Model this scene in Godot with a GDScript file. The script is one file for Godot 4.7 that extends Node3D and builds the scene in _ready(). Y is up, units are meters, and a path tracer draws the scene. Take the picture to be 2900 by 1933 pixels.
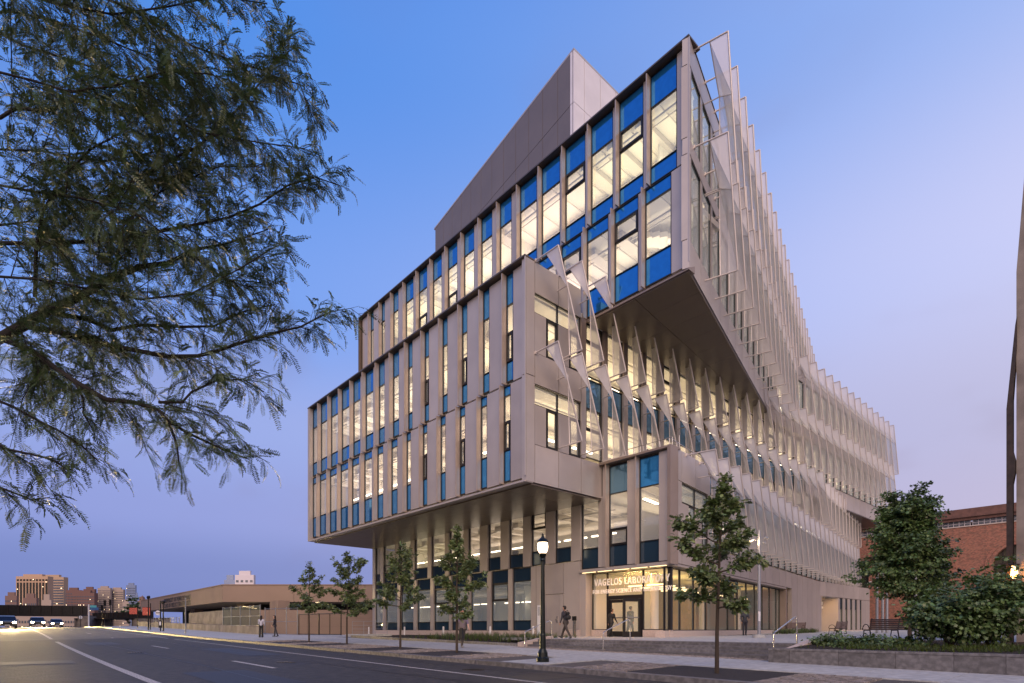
extends Node3D
# A laboratory building on a street corner at dusk. Metres, y up, the camera's eye is the height 0.
# The building was surveyed in units of U metres: everything of it passes through a mesh builder that multiplies by U.

const U := 1.17
var rng := RandomNumberGenerator.new()
var M := {}
var lab: Node3D
var lab_at := Vector3(-35.0, -0.5, -45.0)


class MB:
	var v := PackedVector3Array()
	var n := PackedVector3Array()
	var c := PackedColorArray()
	var t := PackedVector2Array()
	var k := 1.0
	var o := Vector3.ZERO
	var col := Color.WHITE
	var colored := false
	var mapped := false

	func _init(scale_by := 1.0, origin := Vector3.ZERO) -> void:
		k = scale_by
		o = origin

	func tri(a: Vector3, b: Vector3, d: Vector3) -> void:
		var f := (b - a).cross(d - a).normalized()
		tri_n(a, b, d, f, f, f)

	func tri_n(a: Vector3, b: Vector3, d: Vector3, na: Vector3, nb: Vector3, nd: Vector3) -> void:
		v.append(a * k - o); v.append(d * k - o); v.append(b * k - o)
		n.append(na); n.append(nd); n.append(nb)
		if colored:
			c.append(col); c.append(col); c.append(col)

	func quad(a: Vector3, b: Vector3, d: Vector3, e: Vector3) -> void:
		tri(a, b, d)
		tri(a, d, e)
		if mapped:
			t.append(Vector2(0, 1)); t.append(Vector2(1, 0)); t.append(Vector2(1, 1))
			t.append(Vector2(0, 1)); t.append(Vector2(0, 0)); t.append(Vector2(1, 0))

	func hexa(p: Array) -> void:  # bottom a b c d, top e f g h
		var mid := Vector3.ZERO
		for q in p:
			mid += q
		mid /= 8.0
		for f in [[0, 1, 2, 3], [4, 5, 6, 7], [0, 1, 5, 4], [1, 2, 6, 5], [2, 3, 7, 6], [3, 0, 4, 7]]:
			var a: Vector3 = p[f[0]]
			var b: Vector3 = p[f[1]]
			var d: Vector3 = p[f[2]]
			var e: Vector3 = p[f[3]]
			if (b - a).cross(d - a).dot((a + b + d + e) / 4.0 - mid) < 0.0:
				quad(a, e, d, b)
			else:
				quad(a, b, d, e)

	func box(a: Vector3, b: Vector3) -> void:
		hexa([Vector3(a.x, a.y, a.z), Vector3(b.x, a.y, a.z), Vector3(b.x, a.y, b.z), Vector3(a.x, a.y, b.z),
			Vector3(a.x, b.y, a.z), Vector3(b.x, b.y, a.z), Vector3(b.x, b.y, b.z), Vector3(a.x, b.y, b.z)])

	func cube(x: Transform3D, s: Vector3, bevel := 0.0) -> void:
		var h := s / 2.0
		var p := []
		for q in [[-1, -1], [1, -1], [1, 1], [-1, 1]]:
			p.append(x * Vector3(q[0] * h.x, -h.y, q[1] * h.z))
		for q in [[-1, -1], [1, -1], [1, 1], [-1, 1]]:
			p.append(x * Vector3(q[0] * (h.x - bevel), h.y, q[1] * (h.z - bevel)))
		hexa(p)

	func wbox(w: Array, s0: float, s1: float, y0: float, y1: float, o0: float, o1: float) -> void:
		var P := func(s, y, q): return Vector3(w[0].x + w[1].x * s + w[2].x * q, y, w[0].y + w[1].y * s + w[2].y * q)
		hexa([P.call(s0, y0, o0), P.call(s1, y0, o0), P.call(s1, y0, o1), P.call(s0, y0, o1), P.call(s0, y1, o0), P.call(s1, y1, o0), P.call(s1, y1, o1), P.call(s0, y1, o1)])

	func frame(axis: Vector3) -> Basis:
		var z := axis.normalized()
		var x := (Vector3.UP if absf(z.y) < 0.95 else Vector3.RIGHT).cross(z).normalized()
		return Basis(x, z.cross(x), z)

	func tube(p: Vector3, q: Vector3, r0: float, r1 := -1.0, sides := 6, caps := true) -> void:
		if r1 < 0.0:
			r1 = r0
		var b := frame(q - p)
		for i in sides:
			var a0 := TAU * i / sides
			var a1 := TAU * (i + 1) / sides
			var d0 := b.x * cos(a0) + b.y * sin(a0)
			var d1 := b.x * cos(a1) + b.y * sin(a1)
			tri_n(p + d0 * r0, p + d1 * r0, q + d1 * r1, d0, d1, d1)
			tri_n(p + d0 * r0, q + d1 * r1, q + d0 * r1, d0, d1, d0)
			if mapped:
				for j in 6:
					t.append(Vector2.ZERO)
			if caps:
				tri(p, p + d1 * r0, p + d0 * r0)
				tri(q, q + d0 * r1, q + d1 * r1)

	func pipe(pts: Array, r0: float, r1 := -1.0, sides := 6) -> void:
		if r1 < 0.0:
			r1 = r0
		var m := pts.size()
		var rings := []
		for i in m:
			var ax: Vector3 = (pts[mini(i + 1, m - 1)] - pts[maxi(i - 1, 0)])
			var b := frame(ax)
			var r := lerpf(r0, r1, float(i) / (m - 1))
			var ring := []
			for j in sides:
				var a := TAU * j / sides
				var d := b.x * cos(a) + b.y * sin(a)
				ring.append([pts[i] + d * r, d])
			rings.append(ring)
		for i in m - 1:
			for j in sides:
				var j2 := (j + 1) % sides
				var a: Array = rings[i][j]
				var b2: Array = rings[i][j2]
				var e: Array = rings[i + 1][j2]
				var f: Array = rings[i + 1][j]
				tri_n(a[0], b2[0], e[0], a[1], b2[1], e[1])
				tri_n(a[0], e[0], f[0], a[1], e[1], f[1])
		for j in sides:
			tri(pts[0], rings[0][(j + 1) % sides][0], rings[0][j][0])
			tri(pts[m - 1], rings[m - 1][j][0], rings[m - 1][(j + 1) % sides][0])

	func lathe(prof: Array, at: Vector3, sides := 16) -> void:
		for i in prof.size() - 1:
			var p: Vector2 = prof[i]
			var q: Vector2 = prof[i + 1]
			var nn := Vector2(q.y - p.y, p.x - q.x).normalized()
			for j in sides:
				var a0 := TAU * j / sides
				var a1 := TAU * (j + 1) / sides
				var d0 := Vector3(cos(a0), 0, -sin(a0))
				var d1 := Vector3(cos(a1), 0, -sin(a1))
				var n0 := d0 * nn.x + Vector3.UP * nn.y
				var n1 := d1 * nn.x + Vector3.UP * nn.y
				var a := at + d0 * p.x + Vector3.UP * p.y
				var b := at + d1 * p.x + Vector3.UP * p.y
				var d := at + d1 * q.x + Vector3.UP * q.y
				var e := at + d0 * q.x + Vector3.UP * q.y
				tri_n(a, b, d, n0, n1, n1)
				tri_n(a, d, e, n0, n1, n0)

	func prism(poly: PackedVector2Array, y0: float, y1: float) -> void:  # poly holds x, z
		var m := poly.size()
		var area := 0.0
		for i in m:
			area += poly[i].cross(poly[(i + 1) % m])
		for i in m:
			var a := poly[i]
			var b := poly[(i + 1) % m]
			if area > 0.0:
				var s := a; a = b; b = s
			quad(Vector3(a.x, y0, a.y), Vector3(b.x, y0, b.y), Vector3(b.x, y1, b.y), Vector3(a.x, y1, a.y))
		var ids := Geometry2D.triangulate_polygon(poly)
		for i in range(0, ids.size(), 3):
			var a := poly[ids[i]]
			var b := poly[ids[i + 1]]
			var d := poly[ids[i + 2]]
			if (b - a).cross(d - a) > 0.0:
				var s := b; b = d; d = s
			tri(Vector3(a.x, y1, a.y), Vector3(b.x, y1, b.y), Vector3(d.x, y1, d.y))
			tri(Vector3(a.x, y0, a.y), Vector3(d.x, y0, d.y), Vector3(b.x, y0, b.y))

	func ball(at: Vector3, r: Vector3, rings := 6, sides := 10) -> void:
		for i in rings:
			for j in sides:
				var q := []
				for w in [[i, j], [i, j + 1], [i + 1, j + 1], [i + 1, j]]:
					var e: float = PI * w[0] / rings
					var a: float = TAU * w[1] / sides
					q.append(Vector3(sin(e) * cos(a), -cos(e), -sin(e) * sin(a)))
				if i < rings:
					tri_n(at + q[0] * r, at + q[1] * r, at + q[2] * r, q[0], q[1], q[2])
					tri_n(at + q[0] * r, at + q[2] * r, at + q[3] * r, q[0], q[2], q[3])

	func mesh() -> ArrayMesh:
		var a := []
		a.resize(Mesh.ARRAY_MAX)
		a[Mesh.ARRAY_VERTEX] = v
		a[Mesh.ARRAY_NORMAL] = n
		if colored:
			a[Mesh.ARRAY_COLOR] = c
		if mapped:
			a[Mesh.ARRAY_TEX_UV] = t
		var am := ArrayMesh.new()
		if v.size():
			am.add_surface_from_arrays(Mesh.PRIMITIVE_TRIANGLES, a)
		return am


# ---------------------------------------------------------------- naming
func put(called: String, b: MB, m: Material, parent: Node3D) -> MeshInstance3D:
	var o := MeshInstance3D.new()
	o.name = called
	o.mesh = b.mesh()
	o.material_override = m
	parent.add_child(o, true)
	return o


func share(called: String, mesh: Mesh, m: Material, parent: Node3D, x: Transform3D) -> MeshInstance3D:
	var o := MeshInstance3D.new()
	o.name = called
	o.mesh = mesh
	o.material_override = m
	o.transform = x
	parent.add_child(o, true)
	return o


func tag(o: Node3D, label: String, category: String, group := "", kind := "") -> Node3D:
	o.set_meta("label", label)
	o.set_meta("category", category)
	if group:
		o.set_meta("group", group)
	if kind:
		o.set_meta("kind", kind)
	return o


func thing(called: String, at: Vector3, label: String, category: String, group := "", kind := "") -> Node3D:
	var o := Node3D.new()
	o.name = called
	o.position = at
	add_child(o, true)
	return tag(o, label, category, group, kind)


func stuff(o: Node3D) -> Node3D:
	o.set_meta("kind", "stuff")
	return o


func text(called: String, s: String, size: Vector2, m: Material, parent: Node3D, x: Transform3D, bold := true, deep := 0.02) -> void:
	var tm := TextMesh.new()
	var f := SystemFont.new()
	f.font_names = PackedStringArray(["Droid Sans"])
	f.font_weight = 700 if bold else 400
	tm.font = f
	tm.text = s
	tm.font_size = 64
	tm.pixel_size = 0.01
	tm.depth = deep
	tm.curve_step = 2.0
	var a := tm.get_aabb()
	var o := MeshInstance3D.new()
	o.name = called
	o.mesh = tm
	o.material_override = m
	o.transform = x * Transform3D(Basis.from_scale(Vector3(size.x / a.size.x, size.y / a.size.y, 1)), Vector3.ZERO) * Transform3D(Basis(), -a.get_center())
	parent.add_child(o, true)


# ---------------------------------------------------------------- materials
func lin(r: float, g: float, b: float, a := 1.0) -> Color:
	var q := Color(r, g, b, a).linear_to_srgb()
	q.a = a
	return q


func noise(seed_: int, freq: float, octaves: int, low: float, high := 1.0, size := 256, stretch := false) -> NoiseTexture2D:
	var f := FastNoiseLite.new()
	f.seed = seed_
	f.frequency = freq
	f.fractal_octaves = octaves
	f.noise_type = FastNoiseLite.TYPE_SIMPLEX_SMOOTH
	var g := Gradient.new()
	var a := lin(low, low, low)
	var b := lin(high, high, high)
	g.offsets = PackedFloat32Array([0.25, 0.75])
	g.colors = PackedColorArray([a, b])
	var t := NoiseTexture2D.new()
	t.width = size
	t.height = size
	t.seamless = true
	t.noise = f
	t.color_ramp = g
	return t


func mk(called: String, c: Color, rough: float, metal := 0.0, tex: Texture2D = null, per_metre := 1.0) -> StandardMaterial3D:
	var m := StandardMaterial3D.new()
	m.resource_name = called
	m.albedo_color = c
	m.roughness = rough
	m.metallic = metal
	if tex:
		m.albedo_texture = tex
		m.uv1_triplanar = true
		m.uv1_world_triplanar = true
		m.uv1_scale = Vector3.ONE * per_metre
	M[called] = m
	return m


func bumpy(m: StandardMaterial3D, t: Texture2D, cm: float) -> StandardMaterial3D:
	m.heightmap_enabled = true
	m.heightmap_texture = t
	m.heightmap_scale = cm
	return m


func glow(called: String, c: Color, e: float) -> StandardMaterial3D:
	var m := mk(called, Color(0.9, 0.9, 0.9), 0.5)
	m.emission_enabled = true
	m.emission = c
	m.emission_energy_multiplier = e
	return m


func pane(called: String, c: Color, alpha: float, metal: float, rough := 0.03) -> StandardMaterial3D:
	var m := mk(called, Color(c.r, c.g, c.b, alpha), rough, metal)
	m.transparency = BaseMaterial3D.TRANSPARENCY_ALPHA
	return m


func make_materials() -> void:
	var blotch := noise(3, 0.012, 4, 0.92, 1.0)
	var fine := noise(5, 0.09, 4, 0.78, 1.0)
	var grain := noise(7, 0.25, 3, 0.55, 1.0)
	var stain := noise(11, 0.02, 5, 0.5, 1.0)
	var bump := noise(13, 0.2, 3, 0.0, 1.0)
	mk("panel", lin(0.405, 0.362, 0.342), 0.40, 0.3, blotch, 0.12)
	mk("panel_b", lin(0.435, 0.388, 0.366), 0.40, 0.3, blotch, 0.12)
	mk("panel_c", lin(0.376, 0.334, 0.316), 0.42, 0.3, blotch, 0.12)
	mk("fin_metal", lin(0.42, 0.345, 0.30), 0.42, 0.4, blotch, 0.3)
	mk("bronze", lin(0.26, 0.205, 0.175), 0.42, 0.35, blotch, 0.2)
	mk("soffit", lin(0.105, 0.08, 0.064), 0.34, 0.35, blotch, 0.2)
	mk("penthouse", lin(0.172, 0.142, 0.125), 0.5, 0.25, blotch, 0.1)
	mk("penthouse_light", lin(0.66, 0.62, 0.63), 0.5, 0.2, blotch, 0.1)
	mk("joint", lin(0.02, 0.018, 0.018), 0.8)
	mk("black_frame", lin(0.014, 0.013, 0.014), 0.4, 0.3)
	mk("spandrel", lin(0.025, 0.205, 0.52), 0.06, 0.66, noise(17, 0.03, 3, 0.9, 1.0), 0.3)
	mk("spandrel_sky", lin(0.10, 0.21, 0.30), 0.05, 0.6)
	mk("spandrel_dark", lin(0.02, 0.045, 0.075), 0.05, 0.3)
	pane("glass", lin(0.8, 0.9, 0.95), 0.06, 0.17)
	pane("glass_dark", lin(0.40, 0.56, 0.66), 0.14, 0.36)
	pane("glass_side", lin(0.55, 0.72, 0.74), 0.10, 0.34)
	pane("glass_lobby", lin(0.7, 0.75, 0.6), 0.08, 0.12)
	mk("room_white", lin(0.80, 0.76, 0.68), 0.7)
	mk("ceiling_white", lin(0.84, 0.80, 0.72), 0.7)
	mk("room_floor", lin(0.45, 0.40, 0.33), 0.5)
	mk("duct", lin(0.62, 0.58, 0.52), 0.4, 0.3)
	mk("wood", lin(0.42, 0.27, 0.075), 0.45, 0.0, fine, 0.8)
	mk("furniture", lin(0.10, 0.10, 0.11), 0.5)
	glow("lamp_warm", Color(1.0, 0.86, 0.62), 2.6)
	glow("lamp_white", Color(1.0, 0.93, 0.8), 5.0)
	glow("globe", Color(1.0, 0.88, 0.72), 6.0)
	glow("headlight", Color(1.0, 0.9, 0.7), 60.0)
	glow("tail", Color(1.0, 0.1, 0.05), 4.0)
	var sheet := mk("screen_sheet", lin(0.78, 0.76, 0.80, 0.84), 0.30, 0.2)
	sheet.transparency = BaseMaterial3D.TRANSPARENCY_ALPHA
	sheet.backlight_enabled = true
	sheet.backlight = lin(0.45, 0.43, 0.42)
	var shaded_sheet := mk("screen_sheet_shaded", lin(0.46, 0.44, 0.45, 0.60), 0.3, 0.2)  # same sheet as above; shade of its downward side put into the colour
	shaded_sheet.transparency = BaseMaterial3D.TRANSPARENCY_ALPHA
	shaded_sheet.backlight_enabled = true
	shaded_sheet.backlight = lin(0.4, 0.38, 0.36)
	mk("screen_frame", lin(0.56, 0.51, 0.49), 0.38, 0.4)
	mk("letters", lin(0.95, 0.92, 0.86), 0.5)
	mk("dark_letters", lin(0.03, 0.028, 0.026), 0.5)
	bumpy(mk("asphalt", lin(0.040, 0.035, 0.034), 0.72, 0.0, noise(21, 0.016, 7, 0.48, 1.0, 512), 0.3), bump, 0.6)
	bumpy(mk("concrete_road", lin(0.13, 0.115, 0.105), 0.75, 0.0, stain, 0.25), bump, 0.4)
	mk("road_paint", lin(0.60, 0.56, 0.52), 0.7, 0.0, noise(25, 0.12, 5, 0.28, 1.0), 0.7)
	mk("asphalt_patch", lin(0.026, 0.023, 0.023), 0.6, 0.0, noise(22, 0.2, 4, 0.7, 1.0), 0.9)
	mk("tar", lin(0.010, 0.009, 0.009), 0.45)
	for i in 3:
		bumpy(mk("slab_%d" % i, lin(0.39 + 0.02 * i, 0.395 + 0.02 * i, 0.39 + 0.02 * i), 0.8, 0.0, noise(31 + i, 0.018, 5, 0.74, 1.0, 512), 0.33), bump, 0.15)
	mk("joint_sand", lin(0.10, 0.09, 0.085), 0.9, 0.0, grain, 2.0)
	for i in 3:
		bumpy(mk("granite_%d" % i, lin(0.135 + 0.028 * i, 0.128 + 0.027 * i, 0.133 + 0.028 * i), 0.6, 0.0, noise(41 + i, 0.03, 5, 0.6, 1.0), 0.6), bump, 0.15)
	for i in 3:
		bumpy(mk("sett_%d" % i, lin(0.22 + 0.07 * i, 0.195 + 0.06 * i, 0.18 + 0.06 * i), 0.8, 0.0, grain, 2.0), bump, 0.5)
	bumpy(mk("gravel", lin(0.062, 0.058, 0.07), 0.9, 0.0, noise(51, 0.4, 2, 0.3, 1.0), 2.0), noise(53, 0.4, 2, 0.0, 1.0), 2.0)
	bumpy(mk("soil", lin(0.03, 0.021, 0.016), 0.95, 0.0, noise(55, 0.2, 4, 0.4, 1.0), 1.0), noise(57, 0.15, 4, 0.0, 1.0), 4.0)
	mk("stone_base", lin(0.50, 0.41, 0.36), 0.7, 0.0, fine, 0.4)
	bumpy(mk("concrete", lin(0.24, 0.20, 0.17), 0.85, 0.0, noise(61, 0.012, 5, 0.6, 1.0), 0.25), bump, 0.3)
	mk("concrete_stained", lin(0.23, 0.20, 0.18), 0.85, 0.0, noise(63, 0.012, 5, 0.6, 1.0), 0.18)
	mk("tan_block", lin(0.25, 0.178, 0.135), 0.85, 0.0, blotch, 0.15)
	mk("tan_fascia", lin(0.27, 0.195, 0.148), 0.8, 0.0, blotch, 0.08)
	mk("dark_void", lin(0.012, 0.011, 0.01), 0.8)
	mk("rust_steel", lin(0.035, 0.022, 0.018), 0.6, 0.2, stain, 0.5)
	mk("bridge_steel", lin(0.018, 0.014, 0.013), 0.6, 0.2, stain, 0.3)
	mk("lamp_green", lin(0.008, 0.012, 0.011), 0.32, 0.4)
	mk("steel", lin(0.62, 0.60, 0.58), 0.25, 0.95)
	mk("pole_grey", lin(0.27, 0.28, 0.31), 0.4, 0.5)
	mk("white_post", lin(0.6, 0.6, 0.62), 0.5)
	mk("bench_wood", lin(0.085, 0.045, 0.032), 0.4, 0.0, fine, 1.5)
	mk("iron", lin(0.012, 0.012, 0.013), 0.4, 0.5)
	bumpy(mk("bark", lin(0.085, 0.062, 0.046), 0.9, 0.0, grain, 3.0), bump, 1.5)
	bumpy(mk("bark_dark", lin(0.02, 0.015, 0.012), 0.9, 0.0, grain, 3.0), bump, 1.0)
	for q in [["leaf_oak", 0.12, 0.165, 0.068], ["leaf_maple", 0.082, 0.135, 0.05], ["leaf_locust", 0.085, 0.12, 0.055], ["blade", 0.07, 0.10, 0.03]]:
		var m := mk(q[0], lin(q[1], q[2], q[3]), 0.42)
		m.vertex_color_use_as_albedo = true
		m.backlight_enabled = true
		m.backlight = lin(0.22, 0.28, 0.08)
	var skin := mk("person", Color.WHITE, 0.75)
	skin.vertex_color_use_as_albedo = true
	mk("hair", lin(0.012, 0.009, 0.008), 0.5)
	mk("pack", lin(0.012, 0.012, 0.016), 0.7)
	mk("car_paint", lin(0.05, 0.05, 0.055), 0.25, 0.4)
	M.car_paint.clearcoat_enabled = true
	mk("car_glass", lin(0.02, 0.022, 0.025), 0.05, 0.2)
	mk("tyre", lin(0.01, 0.01, 0.01), 0.85)
	mk("sign_white", lin(0.62, 0.62, 0.64), 0.5)
	mk("sign_blue", lin(0.03, 0.10, 0.26), 0.5)
	mk("sign_teal", lin(0.08, 0.36, 0.42), 0.5)
	mk("banner", lin(0.62, 0.13, 0.09), 0.7, 0.0, stain, 1.2)
	mk("fence_mesh", lin(0.05, 0.07, 0.06, 0.72), 0.9)
	M.fence_mesh.transparency = BaseMaterial3D.TRANSPARENCY_ALPHA
	mk("chain_mesh", lin(0.15, 0.14, 0.13, 0.18), 0.9)
	M.chain_mesh.transparency = BaseMaterial3D.TRANSPARENCY_ALPHA
	brick_material()


func brick_material() -> void:
	# running bond too far off to tell the bricks apart: 16 x 32 courses a tile
	var w := 512
	var im := Image.create(w, w, false, Image.FORMAT_RGB8)
	var hi := Image.create(w, w, false, Image.FORMAT_RGB8)
	im.fill(lin(0.20, 0.15, 0.12))
	hi.fill(Color(0, 0, 0))
	var r := RandomNumberGenerator.new()
	r.seed = 77
	for row in 32:
		for j in 17:
			var x := j * 32 - (16 if row % 2 else 0)
			var a := r.randf_range(0.55, 1.2)
			var b := r.randf_range(-0.02, 0.03)
			im.fill_rect(Rect2i(x + 1, row * 16 + 2, 29, 13), lin(0.27 * a + b, 0.105 * a, 0.065 * a))
			hi.fill_rect(Rect2i(x + 1, row * 16 + 2, 29, 13), Color.from_hsv(0, 0, r.randf_range(0.7, 1.0)))
	mk("brick", Color.WHITE, 0.85, 0.0, ImageTexture.create_from_image(im), 0.28)
	bumpy(M.brick, ImageTexture.create_from_image(hi), 1.0)
	mk("brown_trim", lin(0.13, 0.06, 0.045), 0.7, 0.0, noise(71, 0.02, 4, 0.7, 1.0), 0.2)
	mk("clerestory", lin(0.10, 0.11, 0.13), 0.15, 0.3)
	mk("arch_glass", lin(0.05, 0.045, 0.03), 0.15, 0.2)


# ---------------------------------------------------------------- camera, sky, light
func make_camera() -> void:
	var cam := Camera3D.new()
	cam.name = "camera"
	cam.projection = Camera3D.PROJECTION_FRUSTUM
	cam.near = 0.1
	cam.far = 4000.0
	cam.size = 0.1 * 1933.0 / 1615.0
	cam.frustum_offset = Vector2(0, 0.1 * 813.5 / 1615.0)
	cam.basis = Basis(Vector3(0.67033, 0, -0.74207), Vector3.UP, Vector3(0.74207, 0, 0.67033))
	add_child(cam)
	cam.current = true


func srgb(r: float, g: float, b: float) -> Vector3:
	var q := Color(r / 255.0, g / 255.0, b / 255.0).srgb_to_linear()
	return Vector3(q.r, q.g, q.b)


func ramp(stops: Array, x: float) -> Vector3:
	for i in stops.size() - 1:
		if x <= stops[i + 1][0]:
			return stops[i][1].lerp(stops[i + 1][1], smoothstep(stops[i][0], stops[i + 1][0], x))
	return stops[-1][1]


func make_sky() -> void:
	# dusk: deep blue overhead, lilac near the horizon, paler and pinker towards where the sun went down (to the right of the view)
	var cold := [[0.0, srgb(112, 128, 190)], [5.0, srgb(124, 140, 202)], [10.0, srgb(146, 160, 222)], [18.0, srgb(152, 172, 234)], [28.0, srgb(110, 158, 240)], [45.0, srgb(76, 141, 232)], [62.0, srgb(50, 114, 216)], [90.0, srgb(40, 98, 200)]]
	var warm := [[0.0, srgb(226, 208, 216)], [8.0, srgb(210, 198, 218)], [16.0, srgb(204, 197, 222)], [28.0, srgb(221, 219, 250)], [44.0, srgb(170, 192, 245)], [62.0, srgb(84, 140, 226)], [90.0, srgb(42, 98, 198)]]
	var w := 720
	var h := 360
	var im := Image.create(w, h, false, Image.FORMAT_RGBF)
	var f := FastNoiseLite.new()
	f.seed = 9
	f.frequency = 1.0
	f.fractal_octaves = 5
	var to_glow := Vector3(0.92, 0, -0.39).normalized()
	for y in h:
		var e := PI / 2 - PI * (y + 0.5) / h
		var deg := rad_to_deg(e)
		var a := ramp(cold, maxf(deg, 0))
		var b := ramp(warm, maxf(deg, 0))
		for x in w:
			var az := TAU * (x + 0.5) / w
			var d := Vector3(sin(az) * cos(e), sin(e), -cos(az) * cos(e))
			var k := smoothstep(-1.1, 0.95, Vector2(d.x, d.z).normalized().dot(Vector2(to_glow.x, to_glow.z)))
			var c := a.lerp(b, k)
			if deg > 0.0:
				var p := Vector3(d.x, 0, d.z) / (d.y + 0.25)
				var q := f.get_noise_3d(p.x * 1.1, 0.3, p.z * 1.7) + 0.35 * f.get_noise_3d(p.x * 4.0, 5.0, p.z * 6.0)
				q = smoothstep(-0.02, 0.45, q) * smoothstep(2.0, 14.0, deg) * smoothstep(56.0, 28.0, deg)
				c = c.lerp(c * 0.72 + Vector3(0.075, 0.045, 0.05), q * 0.5)
			else:
				c = Vector3(0.10, 0.10, 0.13)
			im.set_pixel(x, y, Color(c.x, c.y, c.z))
	var mat := PanoramaSkyMaterial.new()
	mat.panorama = ImageTexture.create_from_image(im)
	var sky := Sky.new()
	sky.sky_material = mat
	var e2 := Environment.new()
	e2.background_mode = Environment.BG_SKY
	e2.sky = sky
	e2.background_energy_multiplier = 1.0
	e2.tonemap_mode = Environment.TONE_MAPPER_LINEAR
	e2.tonemap_exposure = 1.0
	e2.sdfgi_enabled = true
	e2.ssao_enabled = true
	e2.ssil_enabled = true
	var we := WorldEnvironment.new()
	we.name = "world_environment"
	we.environment = e2
	add_child(we)
	# the afterglow: a broad, soft, slightly warm light low from the right
	var sun := DirectionalLight3D.new()
	sun.name = "afterglow"
	sun.light_color = Color(1.0, 0.87, 0.76)
	sun.light_energy = 1.2
	sun.light_angular_distance = 60.0
	sun.shadow_enabled = true
	sun.basis = Basis.looking_at(-Vector3(0.62, 0.46, 0.63), Vector3.UP)
	add_child(sun)


func area(at: Vector3, size: Vector2, e: float, c: Color, towards: Vector3) -> void:
	var l := AreaLight3D.new()
	l.name = "area_lamp"
	l.area_size = size
	l.light_energy = e
	l.light_color = c
	l.shadow_enabled = true
	l.area_range = 40.0
	l.area_attenuation = 2.0
	l.area_normalize_energy = true
	l.position = at
	l.basis = Basis.looking_at(towards, Vector3.RIGHT if absf(towards.y) > 0.9 else Vector3.UP)
	add_child(l, true)


func lamp(at: Vector3, e: float, c: Color, size := 0.05) -> void:
	var l := OmniLight3D.new()
	l.name = "lamp_light"
	l.position = at
	l.light_energy = e
	l.light_color = c
	l.light_size = size
	l.omni_range = 40.0
	l.omni_attenuation = 2.0
	l.shadow_enabled = true
	add_child(l, true)


func _ready() -> void:
	rng.seed = 20240601
	make_camera()
	make_sky()
	make_materials()
	make_ground()
	make_lab()
	make_surroundings()
	make_street_things()
	make_plants()
	make_people()
	make_locust()


# ---------------------------------------------------------------- the laboratory
var WL := [Vector2(0, 0), Vector2(1, 0), Vector2(0, 1)]  # a wall that faces the street: s is x
var WA := [Vector2(-18.6, -17.6), Vector2(0, -1), Vector2(1, 0)]
var WB := [Vector2(-12.94, -21.83), Vector2(-0.251, -0.968), Vector2(0.968, -0.251)]
var WC := [Vector2(-14.43, -23.0), Vector2(-0.1532, -0.9882), Vector2(0.9882, -0.1532)]
var WD := [Vector2(-19.3, -54.4), Vector2(0, -1), Vector2(1, 0)]


func LB() -> MB:
	return MB.new(U, lab_at)


func street_wall(z: float) -> Array:
	return [Vector2(0, z), Vector2(1, 0), Vector2(0, 1)]


func lp(called: String, b: MB, mat: String, parent: Node3D = null) -> MeshInstance3D:
	return put(called, b, M[mat], parent if parent else lab)


var panel_turn := 0


func panel(w: Array, s0: float, s1: float, y0: float, y1: float, o0: float, o1: float, mat := "") -> void:
	var b := LB()
	b.wbox(w, s0 + 0.017, s1 - 0.017, y0 + 0.017, y1 - 0.017, o0, o1)
	panel_turn += 1
	lp("cladding_panel", b, mat if mat else ["panel", "panel_b", "panel", "panel_c"][(panel_turn * 7 + panel_turn / 3) % 4])


func backing(w: Array, s0: float, s1: float, y0: float, y1: float, o0: float, o1: float) -> void:
	var b := LB()
	b.wbox(w, s0, s1, y0, y1, o0, o1)
	lp("wall_backing", b, "joint")


# bands: [y0, y1, what] with what one of s (blue spandrel), d (dark spandrel), v (clear), o (opening light in a heavy frame)
func window(w: Array, s0: float, s1: float, bands: Array, back: float, clear := "glass", blue := "spandrel") -> void:
	var f := LB()
	var d0 := back - 0.05
	var d1 := back + 0.05
	var yb: float = bands[0][0]
	var yt: float = bands[-1][1]
	f.wbox(w, s0, s0 + 0.03, yb, yt, d0, d1)
	f.wbox(w, s1 - 0.03, s1, yb, yt, d0, d1)
	for i in bands.size() + 1:
		var y: float = bands[i][0] if i < bands.size() else yt
		f.wbox(w, s0 + 0.03, s1 - 0.03, clampf(y - 0.022, yb, yt - 0.04), clampf(y + 0.022, yb + 0.04, yt), d0, d1)
	for q in bands:
		if q[2] == "o":
			f.wbox(w, s0 + 0.03, s0 + 0.12, q[0], q[1], d0, d1 + 0.03)
			f.wbox(w, s1 - 0.12, s1 - 0.03, q[0], q[1], d0, d1 + 0.03)
			f.wbox(w, s0 + 0.12, s1 - 0.12, q[0], q[0] + 0.1, d0, d1 + 0.03)
			f.wbox(w, s0 + 0.12, s1 - 0.12, q[1] - 0.1, q[1], d0, d1 + 0.03)
	var node := lp("window", f, "black_frame")
	for q in bands:
		var g := LB()
		var solid: bool = q[2] in ["s", "d"]
		if solid:
			g.wbox(w, s0 + 0.03, s1 - 0.03, q[0] + 0.022, q[1] - 0.022, back - 0.03, back)
			lp("spandrel_pane", g, blue if q[2] == "s" else "spandrel_dark", node)
		else:
			var P := func(s, y): return Vector3(w[0].x + w[1].x * s + w[2].x * back, y, w[0].y + w[1].y * s + w[2].y * back)
			g.quad(P.call(s0 + 0.03, q[0]), P.call(s1 - 0.03, q[0]), P.call(s1 - 0.03, q[1]), P.call(s0 + 0.03, q[1]))
			lp("pane", g, clear, node)


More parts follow.
